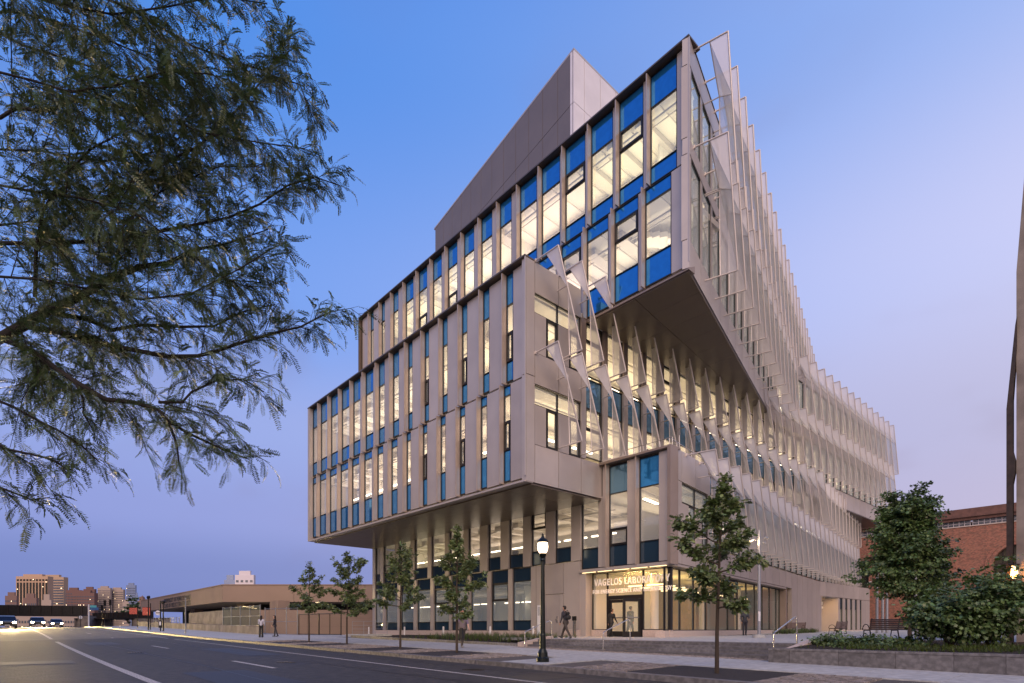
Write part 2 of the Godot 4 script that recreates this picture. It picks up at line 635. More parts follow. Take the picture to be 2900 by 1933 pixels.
func left_row(z: float, y0: float, y1: float, fins: Array, widths: Array, s_end: float, bands: Array, vents: Dictionary, skip_panel_above := -1000.0, dark_low := false) -> void:
	var w := street_wall(z)
	for k in fins.size():
		var x: float = fins[k]
		var nxt: float = s_end if k == 0 else fins[k - 1]
		var fin := LB()
		fin.wbox(w, x, x + 0.05, y0, y1 + (0.0 if k % 2 else 0.0), -0.34, 0.0)
		fin.wbox(w, x - 0.012, x + 0.062, y0 - 0.03, y0, -0.3, 0.012)
		lp("facade_fin", fin, "fin_metal")
		var x1: float = x + 0.06 + widths[k]
		var bb := bands.duplicate(true)
		if vents.has(k):
			var v: Array = vents[k]
			var out := []
			for q in bb:
				if q[2] == "v":
					if v[0] > q[0]:
						out.append([q[0], v[0], "v"])
					out.append([v[0], v[1], "o"])
					if v[1] < q[1]:
						out.append([v[1], q[1], "v"])
				else:
					out.append(q)
			bb = out
		window(w, x + 0.055, minf(x1, nxt - 0.01), bb, -0.32)
		if nxt - x1 > 0.06:
			panel(w, x1, nxt, y0, y1, -0.4, -0.26)


func seq(first: float, pitch: float, count: int) -> Array:
	var a := []
	for i in count:
		a.append(first - pitch * i)
	return a


func make_lab() -> void:
	lab = thing("laboratory_building", lab_at, "large bronze laboratory building with stacked glazed blocks and translucent sun screens", "building")
	# --- upper block, street side
	var zt := -21.83
	var wt := street_wall(zt)
	var tw := [1.36, 1.36, 1.36, 1.36, 1.36, 1.36, 1.03, 1.03, 1.03, 1.03, 1.03, 1.03, 1.03, 0.72, 0.48, 0.47]
	left_row(zt, 20.2, 25.16, seq(-15.12, 1.744, 16), tw, -13.06, [[20.2, 21.0, "s"], [21.0, 23.7, "v"], [23.7, 25.14, "s"]],
		{1: [22.75, 23.7], 3: [22.75, 23.7], 11: [21.0, 21.9], 9: [21.0, 21.9]})
	panel(wt, -42.6, -41.29, 20.2, 25.16, -0.4, -0.26)
	left_row(zt, 15.66, 20.17, seq(-15.40, 1.744, 6), [1.36, 1.36, 1.36, 1.36, 1.36, 1.36], -13.06, [[15.68, 16.98, "s"], [16.98, 19.48, "v"], [19.48, 20.16, "s"]],
		{1: [18.55, 19.48], 3: [18.55, 19.48]})
	var fr := LB()
	fr.wbox(wt, -42.8, -12.94, 25.2, 25.27, -0.9, 0.03)
	fr.wbox(wt, -42.82, -42.72, 15.3, 25.2, -0.9, 0.0)
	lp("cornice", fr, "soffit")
	fr = LB()
	fr.wbox(wt, -13.05, -12.94, 15.63, 25.19, -0.05, 0.0)
	lp("corner_post", fr, "panel_b")
	fr = LB()
	fr.hexa([Vector3(-24.5, 15.3, zt - 0.5), Vector3(-12.96, 15.3, zt - 0.5), Vector3(-12.96, 15.3, zt), Vector3(-24.5, 15.3, zt),
		Vector3(-24.5, 15.62, zt - 0.5), Vector3(-12.96, 15.62, zt - 0.5), Vector3(-12.96, 15.36, zt), Vector3(-24.5, 15.36, zt)])
	lp("sill", fr, "bronze")
	# --- middle block, street side
	var zm := -17.6
	var wm := street_wall(zm)
	var mw := [0.48, 0.48, 0.45, 0.46, 0.43, 0.46, 0.70, 0.73, 1.02, 1.0, 1.4, 1.4, 1.4]
	left_row(zm, 11.55, 16.7, seq(-20.24, 1.73, 13), mw, -18.66, [[11.62, 12.57, "s"], [12.57, 15.23, "v"], [15.23, 16.68, "s"]],
		{0: [12.57, 13.93], 2: [12.57, 13.93], 4: [12.57, 13.93]})
	left_row(zm, 6.9, 11.5, seq(-20.42, 1.73, 13), mw, -18.66, [[6.95, 8.43, "s"], [8.43, 11.0, "v"], [11.0, 11.48, "s"]],
		{0: [8.43, 9.79], 2: [8.43, 9.79], 4: [8.43, 9.79]})
	window(wm, -42.4, -41.05, [[11.62, 12.57, "s"], [12.57, 15.23, "v"], [15.23, 16.68, "s"]], -0.32)
	window(wm, -42.4, -41.2, [[6.95, 8.43, "s"], [8.43, 11.0, "v"], [11.0, 11.48, "s"]], -0.32)
	fr = LB()
	fr.wbox(wm, -42.7, -18.6, 16.76, 16.83, -0.9, 0.03)
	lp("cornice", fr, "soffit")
	fr = LB()
	fr.wbox(wm, -42.7, -42.42, 6.66, 16.76, -0.9, 0.0)
	lp("corner_post", fr, "panel_c")
	fr = LB()
	fr.wbox(wm, -18.66, -18.6, 6.91, 16.75, -0.05, 0.0)
	lp("corner_post", fr, "panel_b")
	fr = LB()
	fr.hexa([Vector3(-42.42, 6.64, zm - 0.5), Vector3(-18.62, 6.64, zm - 0.5), Vector3(-18.62, 6.64, zm), Vector3(-42.42, 6.64, zm),
		Vector3(-42.42, 6.9, zm - 0.4), Vector3(-18.62, 6.9, zm - 0.4), Vector3(-18.62, 6.70, zm), Vector3(-42.42, 6.70, zm)])
	lp("sill", fr, "panel")
	# left end walls
	for q in [[-42.7, -18.0, -69.0, 6.66, 16.6], [-42.75, -22.4, -70.0, 16.85, 25.2], [-42.55, -23.05, -68.0, -0.4, 6.6]]:
		for i in 6:
			for j in 2:
				var z0: float = lerpf(q[1], q[2], i / 6.0)
				var z1: float = lerpf(q[1], q[2], (i + 1) / 6.0)
				var ya: float = lerpf(q[3], q[4], j / 2.0)
				var yb: float = lerpf(q[3], q[4], (j + 1) / 2.0)
				panel([Vector2(q[0], 0), Vector2(0, -1), Vector2(-1, 0)], -z0, -z1, ya, yb, -0.3, 0.0)
	make_end_wall()
	make_base()
	make_right_walls()
	make_screens()
	make_slabs()
	make_rooms()
	make_penthouse()


# the end of the middle block that faces the plaza, and the recessed wall behind the screens
func make_end_wall() -> void:
	# s runs away from the street corner: z = -17.6 - s
	panel(WA, 0.06, 0.61, 6.66, 11.5, -0.3, 0.0)
	panel(WA, 0.06, 0.61, 11.5, 16.75, -0.3, 0.0)
	var cols := [0.61, 2.19, 3.8]
	for i in 2:
		panel(WA, cols[i], cols[i + 1], 6.66, 8.42, -0.3, 0.0)
		panel(WA, cols[i], cols[i + 1], 11.18, 12.62, -0.3, 0.0)
		panel(WA, cols[i], cols[i + 1], 15.34, 16.75, -0.3, 0.0)
		for y in [8.42, 12.62]:
			var top: float = y + 2.74
			window(WA, cols[i], cols[i + 1], [[y + 1.84, top, "v"]], -0.12)
			panel(WA, cols[i], cols[i] + 0.76, y, y + 1.84, -0.3, -0.02)
			window(WA, cols[i] + 0.76, cols[i + 1] - 0.02, [[y, y + 1.84, "o"]], -0.1)
	panel(WA, 3.8, 5.7, 6.66, 8.42, -0.3, 0.0)
	# recessed bays
	var s := 3.8
	for i in 17:
		var pier := 0.39
		panel(WA, s, s + pier, 8.45, 12.6, -0.32, 0.0)
		panel(WA, s, s + pier, 12.66, 15.4, -0.32, 0.0, "bronze")
		window(WA, s + pier, s + 1.72, [[8.6, 11.08, "v"], [11.08, 12.58, "s"]] if i % 3 else [[8.6, 10.0, "v"], [10.0, 11.08, "o"], [11.08, 12.58, "s"]], -0.16, "glass", "spandrel_sky")
		window(WA, s + pier, s + 1.72, [[12.7, 15.3, "v"]] if i % 4 else [[12.7, 14.4, "v"], [14.4, 15.3, "o"]], -0.16)
		s += 1.72


func make_base() -> void:
	var z := -23.0
	var w := street_wall(z)
	var two := [-42.2, -41.41, -40.86, -39.08, -38.53, -36.81, -36.3, -34.55, -34.08, -32.42, -31.93, -30.3, -29.79, -28.57, -27.76, -26.54, -25.76, -24.52, -23.84, -22.65, -21.92, -20.73, -20.02, -18.85]
	var one := [-42.2, -40.97, -40.51, -38.71, -38.21, -36.41, -35.95, -34.19, -33.76, -31.93, -31.63, -29.9, -29.52, -27.84, -27.42, -25.83, -25.45, -23.84]
	for i in range(0, two.size(), 2):
		var bands := [[3.66, 4.45, "d"], [4.45, 6.66, "v"]]
		if i == 2:
			bands = [[3.66, 4.45, "d"], [4.45, 5.1, "o"], [5.1, 6.66, "v"]]
		if i == 22:
			bands = [[3.16, 4.21, "d"], [4.21, 6.66, "v"]]
		if i == 18:
			bands = [[3.66, 4.45, "d"], [4.45, 5.75, "v"], [5.75, 6.66, "o"]]
		window(w, two[i], two[i + 1], bands, -0.15)
		var e: float = two[i + 2] if i + 2 < two.size() else -18.5
		panel(w, two[i + 1], e, 3.63 if i < 22 else 3.16, 6.8, -0.3, 0.0)
	for i in range(0, one.size(), 2):
		var bands := [[-0.1, 0.49, "d"], [0.49, 2.83, "v"], [2.83, 3.62, "d"]]
		if i in [8, 14]:
			bands = [[-0.1, 0.49, "d"], [0.49, 1.75, "v"], [1.75, 2.83, "o"], [2.83, 3.62, "d"]]
		window(w, one[i], one[i + 1], bands, -0.15, "glass_dark")
		var e: float = one[i + 2] if i + 2 < one.size() else -23.4
		panel(w, one[i + 1], e, -0.1, 3.62, -0.3, 0.0)
	panel(w, -42.6, -42.2, -0.42, 3.62, -0.5, 0.02)
	panel(w, -42.6, -42.2, 3.62, 6.64, -0.5, 0.02)
	var b := LB()
	b.wbox(w, -42.2, -23.4, -0.8, -0.1, -0.5, 0.06)
	lp("stone_base", b, "stone_base")
	# blank wall with a service door, left of the entrance
	panel(w, -23.4, -22.75, -0.42, 3.62, -0.3, 0.0)
	panel(w, -22.75, -21.28, 1.93, 3.62, -0.3, 0.0)
	panel(w, -21.55, -21.28, -0.42, 1.93, -0.3, 0.0)
	panel(w, -21.28, -20.06, -0.05, 3.62, -0.3, 0.0)
	b = LB()
	b.wbox(w, -21.28, -20.06, -0.6, -0.05, -0.5, 0.0)
	lp("stone_base", b, "stone_base")
	b = LB()
	b.wbox(w, -22.74, -21.56, -0.42, 1.92, -0.2, -0.02)
	var d := lp("service_door", b, "panel_c")
	b = LB()
	b.wbox(w, -21.75, -21.68, 0.35, 0.7, -0.02, 0.03)
	b.wbox(w, -21.82, -21.68, 0.48, 0.53, 0.03, 0.07)
	lp("door_handle", b, "steel", d)
	# the entrance block
	panel(w, -18.55, -18.25, 3.16, 8.3, -0.3, 0.0)
	window(w, -18.2, -17.03, [[3.16, 4.21, "d"], [4.21, 5.05, "o"], [5.05, 6.83, "v"], [6.83, 8.25, "s"]], -0.15, "glass", "spandrel_sky")
	panel(w, -17.03, -16.36, 3.16, 8.3, -0.3, 0.0)
	window(w, -16.36, -15.22, [[3.16, 4.21, "d"], [4.21, 6.83, "v"], [6.83, 8.25, "s"]], -0.15)
	panel(w, -15.22, -14.62, 3.16, 8.3, -0.3, 0.0)
	for x in [-18.25, -16.42]:
		b = LB()
		b.wbox(w, x, x + 0.05, 3.1, 8.35, -0.1, 0.2)
		lp("facade_fin", b, "fin_metal")
	b = LB()
	b.wbox(w, -18.6, -14.43, 8.32, 8.42, -0.6, 0.25)
	b.wbox(w, -14.6, -14.43, 2.98, 8.32, -0.4, 0.25)
	lp("cornice", b, "bronze")
	b = LB()
	b.wbox(w, -20.06, -14.5, 2.96, 3.12, -0.38, 0.12)
	b.wbox(w, -20.06, -14.62, 2.965, 3.115, -0.75, -0.38)
	lp("canopy", b, "panel_c")
	for i in 5:
		b = LB()
		b.wbox(w, -19.9 + i * 1.05, -19.0 + i * 1.05, 2.935, 2.957, -0.02, 0.03)
		lp("entrance_light", b, "lamp_warm")
	area(Vector3(-17.3, 2.92, -22.98) * U, Vector2(5.6, 0.06), 15.0, Color(1.0, 0.72, 0.42), Vector3.DOWN)
	# entrance glazing, 0.5 back
	var we := street_wall(-23.5)
	panel([Vector2(-20.06, -23.0), Vector2(0, -1), Vector2(1, 0)], 0.0, 0.6, -0.42, 2.96, -0.2, 0.36, "panel_b")
	window(we, -19.62, -18.62, [[-0.05, 2.92, "v"]], 0.0, "glass_lobby")
	window(we, -18.62, -16.42, [[1.66, 2.92, "v"]], 0.0, "glass_lobby")
	window(we, -16.42, -15.0, [[-0.05, 2.92, "v"]], 0.0, "glass_lobby")
	b = LB()
	b.wbox(we, -15.0, -14.86, -0.05, 2.95, -0.12, 0.06)
	lp("corner_post", b, "black_frame")
	b = LB()
	b.wbox(we, -19.66, -18.62, -0.6, -0.05, -0.2, 0.06)
	b.wbox(we, -16.42, -14.9, -0.6, -0.05, -0.2, 0.06)
	lp("stone_base", b, "stone_base")
	# double door: the left leaf shut, the right one swung out
	b = LB()
	b.wbox(we, -18.62, -18.5, -0.42, 1.66, -0.06, 0.06)
	b.wbox(we, -16.54, -16.42, -0.42, 1.66, -0.06, 0.06)
	b.wbox(we, -18.5, -16.54, 1.5, 1.66, -0.06, 0.06)
	lp("door_frame", b, "black_frame")
	door_leaf([Vector2(-18.48, -23.5), Vector2(1, 0), Vector2(0, 1)])
	door_leaf([Vector2(-16.56, -23.46), Vector2(-0.42, 0.91), Vector2(0.91, 0.42)])
	text("lettering", "VAGELOS LABORATORY", Vector2(4.55 * U, 0.36 * U), M.letters, lab, Transform3D(Basis(), Vector3(-17.15, 2.42, -23.40) * U - lab_at))
	text("lettering", "FOR ENERGY SCIENCE AND TECHNOLOGY", Vector2(4.75 * U, 0.21 * U), M.letters, lab, Transform3D(Basis(), Vector3(-17.15, 1.94, -23.40) * U - lab_at))
	b = LB()
	b.wbox(we, -19.0, -18.72, 0.72, 1.0, -0.5, -0.45)
	lp("wall_monitor", b, "furniture")
	b = LB()
	b.wbox(we, -18.98, -18.9, 0.78, 0.95, -0.45, -0.44)
	lp("monitor_screen", b, "lamp_white", lab)
	# small notice by the service door
	b = LB()
	b.wbox(w, -23.25, -22.85, -0.42, 1.35, 0.02, 0.06)
	var nb := lp("notice_panel", b, "sign_white")
	for i in 9:
		b = LB()
		b.wbox(w, -23.2, -22.95 - 0.02 * (i % 3), 1.22 - i * 0.055, 1.24 - i * 0.055, 0.06, 0.063)
		stuff(lp("small_print", b, "dark_letters", nb))


func door_leaf(w: Array) -> void:
	var b := LB()
	var h := 1.49
	b.wbox(w, 0.0, 0.13, -0.42, h, -0.03, 0.03)
	b.wbox(w, 0.83, 0.96, -0.42, h, -0.03, 0.03)
	b.wbox(w, 0.13, 0.83, h - 0.15, h, -0.03, 0.03)
	b.wbox(w, 0.13, 0.83, -0.42, -0.12, -0.03, 0.03)
	var d := lp("entrance_door", b, "black_frame")
	b = LB()
	var P := func(s, y): return Vector3(w[0].x + w[1].x * s, y, w[0].y + w[1].y * s)
	b.quad(P.call(0.13, -0.12), P.call(0.83, -0.12), P.call(0.83, h - 0.15), P.call(0.13, h - 0.15))
	lp("door_pane", b, "glass_lobby", d)
	b = LB()
	b.wbox(w, 0.13, 0.83, 0.54, 0.59, 0.04, 0.08)
	b.wbox(w, 0.13, 0.83, 0.54, 0.59, -0.08, -0.04)
	lp("push_bar", b, "steel", d)


func make_right_walls() -> void:
	# --- the long low wall: corner, band, glazing, blank panels
	var cuts := [0.0, 0.97, 2.68]
	for q in cuts.size():
		var a: float = cuts[q]
		var e: float = cuts[q + 1] if q < 2 else 4.37
		panel(WC, a, e, 6.93, 8.4, -0.3, 0.0)
		panel(WC, a, e, 3.04, 4.2, -0.3, 0.0)
	panel(WC, 0.0, 0.97, 4.2, 6.93, -0.3, 0.0)
	window(WC, 0.97, 2.68, [[5.99, 6.9, "v"]], -0.1, "glass_side")
	window(WC, 2.68, 4.37, [[5.99, 6.9, "v"]], -0.1, "glass_side")
	panel(WC, 0.97, 1.85, 4.2, 5.96, -0.3, -0.02)
	window(WC, 1.85, 2.68, [[4.2, 5.96, "v"]], -0.1, "glass_side")
	panel(WC, 2.68, 3.55, 4.2, 5.96, -0.3, -0.02)
	window(WC, 3.55, 4.37, [[4.2, 5.96, "o"]], -0.1, "glass_side")
	var s := 4.37
	while s < 46.0:
		var e := s + 1.73
		if s < 31.0:
			panel(WC, s, e, 3.04 if s < 20.0 else -0.42, 4.22, -0.3, 0.0)
		panel(WC, s, s + 0.36, 4.28, 8.0, -0.32, -0.02)
		window(WC, s + 0.36, e, [[4.3, 7.1, "v"], [7.1, 8.0, "s"]], -0.09, "glass_side", "spandrel_sky")
		if s > 27.2:
			panel(WC, s, s + 0.36, 8.5, 11.1, -0.32, -0.02, "bronze")
			window(WC, s + 0.36, e, [[8.5, 11.08, "v"]], -0.16, "glass")
		s = e
	# ground floor glazing under the band
	s = 0.12
	var i := 0
	while s < 19.9:
		var e := minf(s + 1.73, 20.05)
		window(WC, s, e, [[-0.08, 2.9, "v"]] if i != 5 else [[-0.08, 1.75, "v"], [1.75, 2.9, "o"]], -0.5, "glass_lobby")
		s = e
		i += 1
	var b := LB()
	b.wbox(WC, 0.0, 20.1, -0.7, -0.08, -0.9, -0.42)
	lp("stone_base", b, "stone_base")
	b = LB()
	b.wbox(WC, 0.14, 20.1, 2.92, 3.025, -0.8, -0.005)
	lp("canopy", b, "panel_c")
	panel([Vector2(WC[0].x + WC[1].x * 20.06, WC[0].y + WC[1].y * 20.06), Vector2(WC[2].x, WC[2].y), Vector2(0.1532, 0.9882)], -0.6, 0.0, -0.42, 2.92, -0.3, 0.0, "bronze")
	# --- square end of the low wall with the second door
	var cutsd := [0.0, 1.4, 2.9, 4.4, 5.9, 7.4, 8.9, 10.4, 11.9, 13.7]
	for q in cutsd.size() - 1:
		panel(WD, cutsd[q], cutsd[q + 1], 2.95, 4.25, -0.3, 0.0)
	panel(WD, 0.0, 0.35, -0.42, 2.95, -0.3, 0.0)
	for q in [[4.5, 4.9], [5.76, 6.36], [7.1, 7.7], [8.45, 9.1], [9.85, 10.6], [11.2, 12.4], [12.4, 13.7]]:
		panel(WD, q[0], q[1], -0.1, 2.95, -0.3, 0.0)
	for q in [[4.9, 5.76], [6.36, 7.1], [7.7, 8.45], [9.1, 9.85], [10.6, 11.2]]:
		window(WD, q[0], q[1], [[-0.1, 1.9, "v"], [1.9, 2.93, "d"]], -0.12, "glass_lobby")
	b = LB()
	b.wbox(WD, 4.5, 13.7, -0.6, -0.1, -0.4, 0.02)
	lp("stone_base", b, "stone_base")
	# second entrance recess
	panel(WD, 0.35, 4.5, -0.42, 2.95, -2.4, -2.2, "room_white")
	panel([Vector2(-19.3, -58.9), Vector2(1, 0), Vector2(0, 1)], -2.2, 0.0, -0.42, 2.95, -0.2, 0.0, "panel_b")
	panel([Vector2(-19.3, -54.75), Vector2(1, 0), Vector2(0, -1)], -2.2, 0.0, -0.42, 2.95, -0.2, 0.0, "panel_b")
	window(WD, 2.2, 4.3, [[-0.42, 1.7, "v"], [1.7, 2.9, "v"]], -2.15, "glass_lobby")
	text("lettering", "VAGELOS LABORATORY", Vector2(2.5 * U, 0.3 * U), M.letters, lab, Transform3D(Basis(Vector3(0, 0, -1), Vector3.UP, Vector3(1, 0, 0)), Vector3(-20.6, 2.45, -57.5) * U - lab_at))
	text("lettering", "FOR ENERGY SCIENCE AND TECHNOLOGY", Vector2(2.6 * U, 0.2 * U), M.letters, lab, Transform3D(Basis(Vector3(0, 0, -1), Vector3.UP, Vector3(1, 0, 0)), Vector3(-20.6, 2.05, -57.5) * U - lab_at))
	b = LB()
	b.wbox(WD, 1.5, 2.5, 2.9, 2.93, -1.4, -1.1)
	lp("entrance_light", b, "lamp_warm")
	area(Vector3(-20.5, 2.88, -56.5) * U, Vector2(1.2, 0.35), 9.0, Color(1.0, 0.78, 0.5), Vector3.DOWN)
	# a small camera on the far corner
	b = LB()
	b.pipe([Vector3(-19.4, 4.25, -67.6), Vector3(-19.4, 4.7, -67.6), Vector3(-19.2, 4.9, -67.6), Vector3(-18.8, 4.9, -67.6)], 0.05)
	b.ball(Vector3(-18.75, 4.72, -67.6), Vector3(0.13, 0.16, 0.13))
	lp("corner_camera", b, "white_post")
	# --- upper block, plaza side
	s = 0.0
	while s < 35.0:
		var e := s + 1.78
		panel(WB, s, e, 24.05, 25.2, -0.3, 0.0)
		panel(WB, s, s + 0.36, 20.95, 24.05, -0.34, -0.01)
		window(WB, s + 0.36, e, [[20.95, 24.05, "v"]], -0.07, "glass_side")
		if s < 22.3:
			panel(WB, s, e, 20.25, 20.95, -0.3, 0.0)
			panel(WB, s, s + 0.36, 16.6, 20.25, -0.34, -0.01)
			window(WB, s + 0.36, e, [[16.6, 20.25, "v"]], -0.07, "glass_side")
			panel(WB, s, e, 15.36, 16.6, -0.3, 0.0)
		else:
			panel(WB, s, e, 20.3, 20.95, -0.3, 0.0)
		s = e
	b = LB()
	b.wbox(WB, 0.34, 35.6, 25.205, 25.264, -0.9, 0.03)
	lp("cornice", b, "soffit")
	# --- far block, plaza side
	s = 26.1
	while s < 53.2:
		var e := minf(s + 1.72, 53.3)
		panel(WA, s, e, 20.05, 20.9, -0.3, 0.0)
		panel(WA, s, s + 0.39, 16.5, 20.05, -0.32, 0.0)
		window(WA, s + 0.39, e, [[16.5, 20.05, "v"]], -0.07, "glass_side")
		panel(WA, s, e, 15.6, 16.5, -0.3, 0.0)
		if s > 31.0:
			panel(WA, s, s + 0.39, 12.65, 15.6, -0.32, 0.0)
			window(WA, s + 0.39, e, [[12.65, 15.6, "v"]], -0.07, "glass_side")
			panel(WA, s, e, 11.14, 12.62, -0.3, 0.0)
		s = e
	b = LB()
	b.wbox(WA, 25.9, 53.3, 20.9, 20.97, -0.9, 0.03)
	lp("cornice", b, "soffit")
	# far end wall
	for i2 in 3:
		panel([Vector2(-18.6 - 2.0 * i2, -70.9), Vector2(-1, 0), Vector2(0, -1)], 0.0, 2.0, 11.14, 20.9, -0.3, 0.0)
	# --- soffits
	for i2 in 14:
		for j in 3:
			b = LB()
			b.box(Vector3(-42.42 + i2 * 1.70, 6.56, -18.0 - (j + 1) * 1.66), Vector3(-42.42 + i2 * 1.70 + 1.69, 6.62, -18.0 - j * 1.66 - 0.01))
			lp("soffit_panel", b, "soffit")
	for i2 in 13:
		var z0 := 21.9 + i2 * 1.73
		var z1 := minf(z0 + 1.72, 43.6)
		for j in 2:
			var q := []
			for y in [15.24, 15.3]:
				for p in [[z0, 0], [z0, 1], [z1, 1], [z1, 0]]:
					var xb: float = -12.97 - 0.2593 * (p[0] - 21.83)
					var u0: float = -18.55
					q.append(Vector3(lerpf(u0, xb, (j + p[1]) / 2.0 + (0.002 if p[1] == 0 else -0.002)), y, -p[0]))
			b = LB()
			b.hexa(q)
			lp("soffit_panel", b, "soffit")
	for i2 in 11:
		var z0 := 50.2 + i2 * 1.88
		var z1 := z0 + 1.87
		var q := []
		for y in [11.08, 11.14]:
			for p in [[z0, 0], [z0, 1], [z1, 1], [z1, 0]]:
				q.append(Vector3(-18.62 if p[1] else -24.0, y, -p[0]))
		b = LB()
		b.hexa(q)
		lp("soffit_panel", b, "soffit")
	# --- terrace rail on the entrance block
	b = LB()
	for i2 in 12:
		b.tube(Vector3(-18.4 + i2 * 0.36, 8.4, -23.5), Vector3(-18.4 + i2 * 0.36, 9.0, -23.5), 0.012, -1, 4, false)
	b.tube(Vector3(-18.4, 9.0, -23.5), Vector3(-14.8, 9.0, -23.5), 0.02, -1, 5)
	for i2 in 24:
		var pz := 23.5 + i2 * 0.9
		b.tube(Vector3(-14.9 - 0.155 * (pz - 23.0), 8.4, -pz), Vector3(-14.9 - 0.155 * (pz - 23.0), 9.0, -pz), 0.012, -1, 4, false)
	b.tube(Vector3(-14.95, 9.0, -23.5), Vector3(-18.2, 9.0, -44.2), 0.02, -1, 5)
	lp("terrace_rail", b, "steel")


# folded translucent screens that lean one bay along the wall
func screen(w: Array, s: float, top: float, bottom: float, lean: float) -> void:
	var P := func(a, y, q): return Vector3(w[0].x + w[1].x * a + w[2].x * q, y, w[0].y + w[1].y * a + w[2].y * q)
	var h := top - bottom
	var ti: Vector3 = P.call(s, top, 0.67)
	var tt: Vector3 = P.call(s, top, 1.42)
	var mi: Vector3 = P.call(s + lean * 0.93, top - 0.2 * h, 0.66)
	var bo: Vector3 = P.call(s + lean, bottom, 1.42)
	var bi: Vector3 = P.call(s + lean, bottom, 0.66)
	var mo := tt.lerp(bo, 0.40)
	var f := LB()
	f.tube(P.call(s, top, 0.0), tt, 0.036, -1, 6)
	f.tube(P.call(s + lean, bottom, 0.0), bo, 0.034, -1, 6)
	f.tube(tt, bo, 0.038, -1, 6)
	f.tube(ti, mi, 0.026, -1, 5)
	f.tube(mi, bi, 0.026, -1, 5)
	f.tube(mi, mo, 0.018, -1, 4)
	f.tube(P.call(s + lean * 0.93, top - 0.2 * h, 0.0), mi, 0.028, -1, 5)
	f.cube(Transform3D(Basis(Vector3(w[1].x, 0, w[1].y), Vector3.UP, Vector3(w[2].x, 0, w[2].y)), P.call(s, top, 0.03)), Vector3(0.1, 0.14, 0.06))
	var fin := lp("sun_screen", f, "screen_frame")
	var a := LB()
	a.tri(ti, tt, mo)
	a.tri(ti, mo, mi)
	lp("upper_sheet", a, "screen_sheet", fin)
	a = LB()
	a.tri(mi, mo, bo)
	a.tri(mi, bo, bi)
	lp("lower_sheet", a, "screen_sheet_shaded", fin)


func make_screens() -> void:
	for i in 20:
		screen(WB, 0.72 + i * 1.78, 25.2, 20.0, 1.85)
	for i in 13:
		screen(WB, 0.72 + i * 1.78, 20.96, 16.1, 1.85)
	for i in 14:
		screen(WA, 28.3 + i * 1.72, 20.9, 16.2, 1.72)
	for i in 30:
		screen(WA, 0.65 + i * 1.72 - (0.15 if i > 0 else 0.0), 16.8, 12.75, 1.57)
	for i in 19:
		screen(WA, 0.65 + i * 1.72 - (0.15 if i > 0 else 0.0), 12.6, 8.58, 1.57)
	for i in 10:
		screen(WC, 28.4 + i * 1.74, 12.1, 8.55, 0.5)
	for i in 25:
		screen(WC, 1.45 + i * 1.74, 8.3, 4.5, 1.7)


func inset(pts: Array, by: float) -> PackedVector2Array:
	var p := PackedVector2Array()
	for q in pts:
		p.append(Vector2(q[0], q[1]))
	return Geometry2D.offset_polygon(p, -by, Geometry2D.JOIN_MITER)[0]


func make_slabs() -> void:
	var base := [[-42.5, -23.0], [-14.45, -23.0], [-19.3, -54.4], [-21.4, -68.4], [-42.5, -68.4]]
	var mid := [[-42.6, -17.6], [-18.6, -17.6], [-18.6, -49.9], [-21.4, -68.6], [-42.6, -68.6]]
	var four := [[-42.6, -17.6], [-18.6, -17.6], [-18.6, -70.9], [-42.6, -70.9]]
	var five := [[-42.7, -17.6], [-18.6, -17.6], [-18.6, -21.83], [-12.94, -21.83], [-18.6, -43.66], [-18.6, -70.9], [-42.7, -70.9]]
	var six := [[-42.7, -21.83], [-12.94, -21.83], [-21.8, -56.0], [-42.7, -56.0]]
	var far6 := [[-42.6, -56.1], [-21.8, -56.1], [-18.6, -45.0], [-18.6, -70.9], [-42.6, -70.9]]
	for q in [[base, -0.75, -0.45, 0.7], [base, 3.02, 3.4, 0.42], [mid, 6.66, 7.2, 0.42], [four, 11.2, 11.7, 0.42], [five, 15.33, 15.95, 0.42], [six, 19.8, 20.3, 0.42], [six, 24.6, 25.05, 0.4], [far6, 20.35, 20.8, 0.35]]:
		var b := LB()
		b.prism(inset(q[0], q[3]), q[1], q[2])
		lp("floor_slab", b, "ceiling_white")
	var b2 := LB()
	b2.prism(inset([[-18.6, -23.0], [-14.45, -23.0], [-18.6, -49.9]], 0.3), 7.95, 8.32)
	lp("terrace_roof", b2, "concrete")
	b2 = LB()
	b2.prism(inset([[-42.7, -17.6], [-18.6, -17.6], [-18.6, -21.9], [-42.7, -21.9]], 0.55), 16.0, 16.3)
	lp("roof_slab", b2, "concrete")
	# the core that the rooms back on to
	b2 = LB()
	b2.prism(PackedVector2Array([Vector2(-41.6, -29.5), Vector2(-25.5, -29.5), Vector2(-27.0, -66.0), Vector2(-41.6, -66.0)]), -0.44, 24.55)
	lp("core_wall", b2, "room_white")


func strip_lamp(at: Vector3, along: Vector3, length: float, e: float, c: Color, pieces := 3, mat := "lamp_white") -> void:
	# a hanging uplighter: glowing boxes with the light just above them
	for i in pieces:
		var b := LB()
		var mid := at + along * (length * ((i + 0.5) / pieces - 0.5))
		b.cube(Transform3D(Basis(along, Vector3.UP, along.cross(Vector3.UP)), mid), Vector3(length / pieces * 0.8, 0.07, 0.16))
		var n := lp("ceiling_light", b, mat)
		b = LB()
		for s in [-0.3, 0.3]:
			b.tube(mid + along * (s * length / pieces), mid + along * (s * length / pieces) + Vector3.UP * 0.55, 0.008, -1, 4, false)
		lp("lamp_cable", b, "duct", n)
	var l := AreaLight3D.new()
	l.name = "room_light"
	l.area_size = Vector2(length * U * 1.1, 3.4)
	l.light_energy = e
	l.light_color = c
	l.shadow_enabled = true
	l.area_range = 30.0
	l.area_attenuation = 2.0
	l.position = (at + Vector3.UP * 0.06) * U
	l.basis = Basis(along, Vector3.DOWN.cross(along), Vector3.DOWN)
	add_child(l, true)


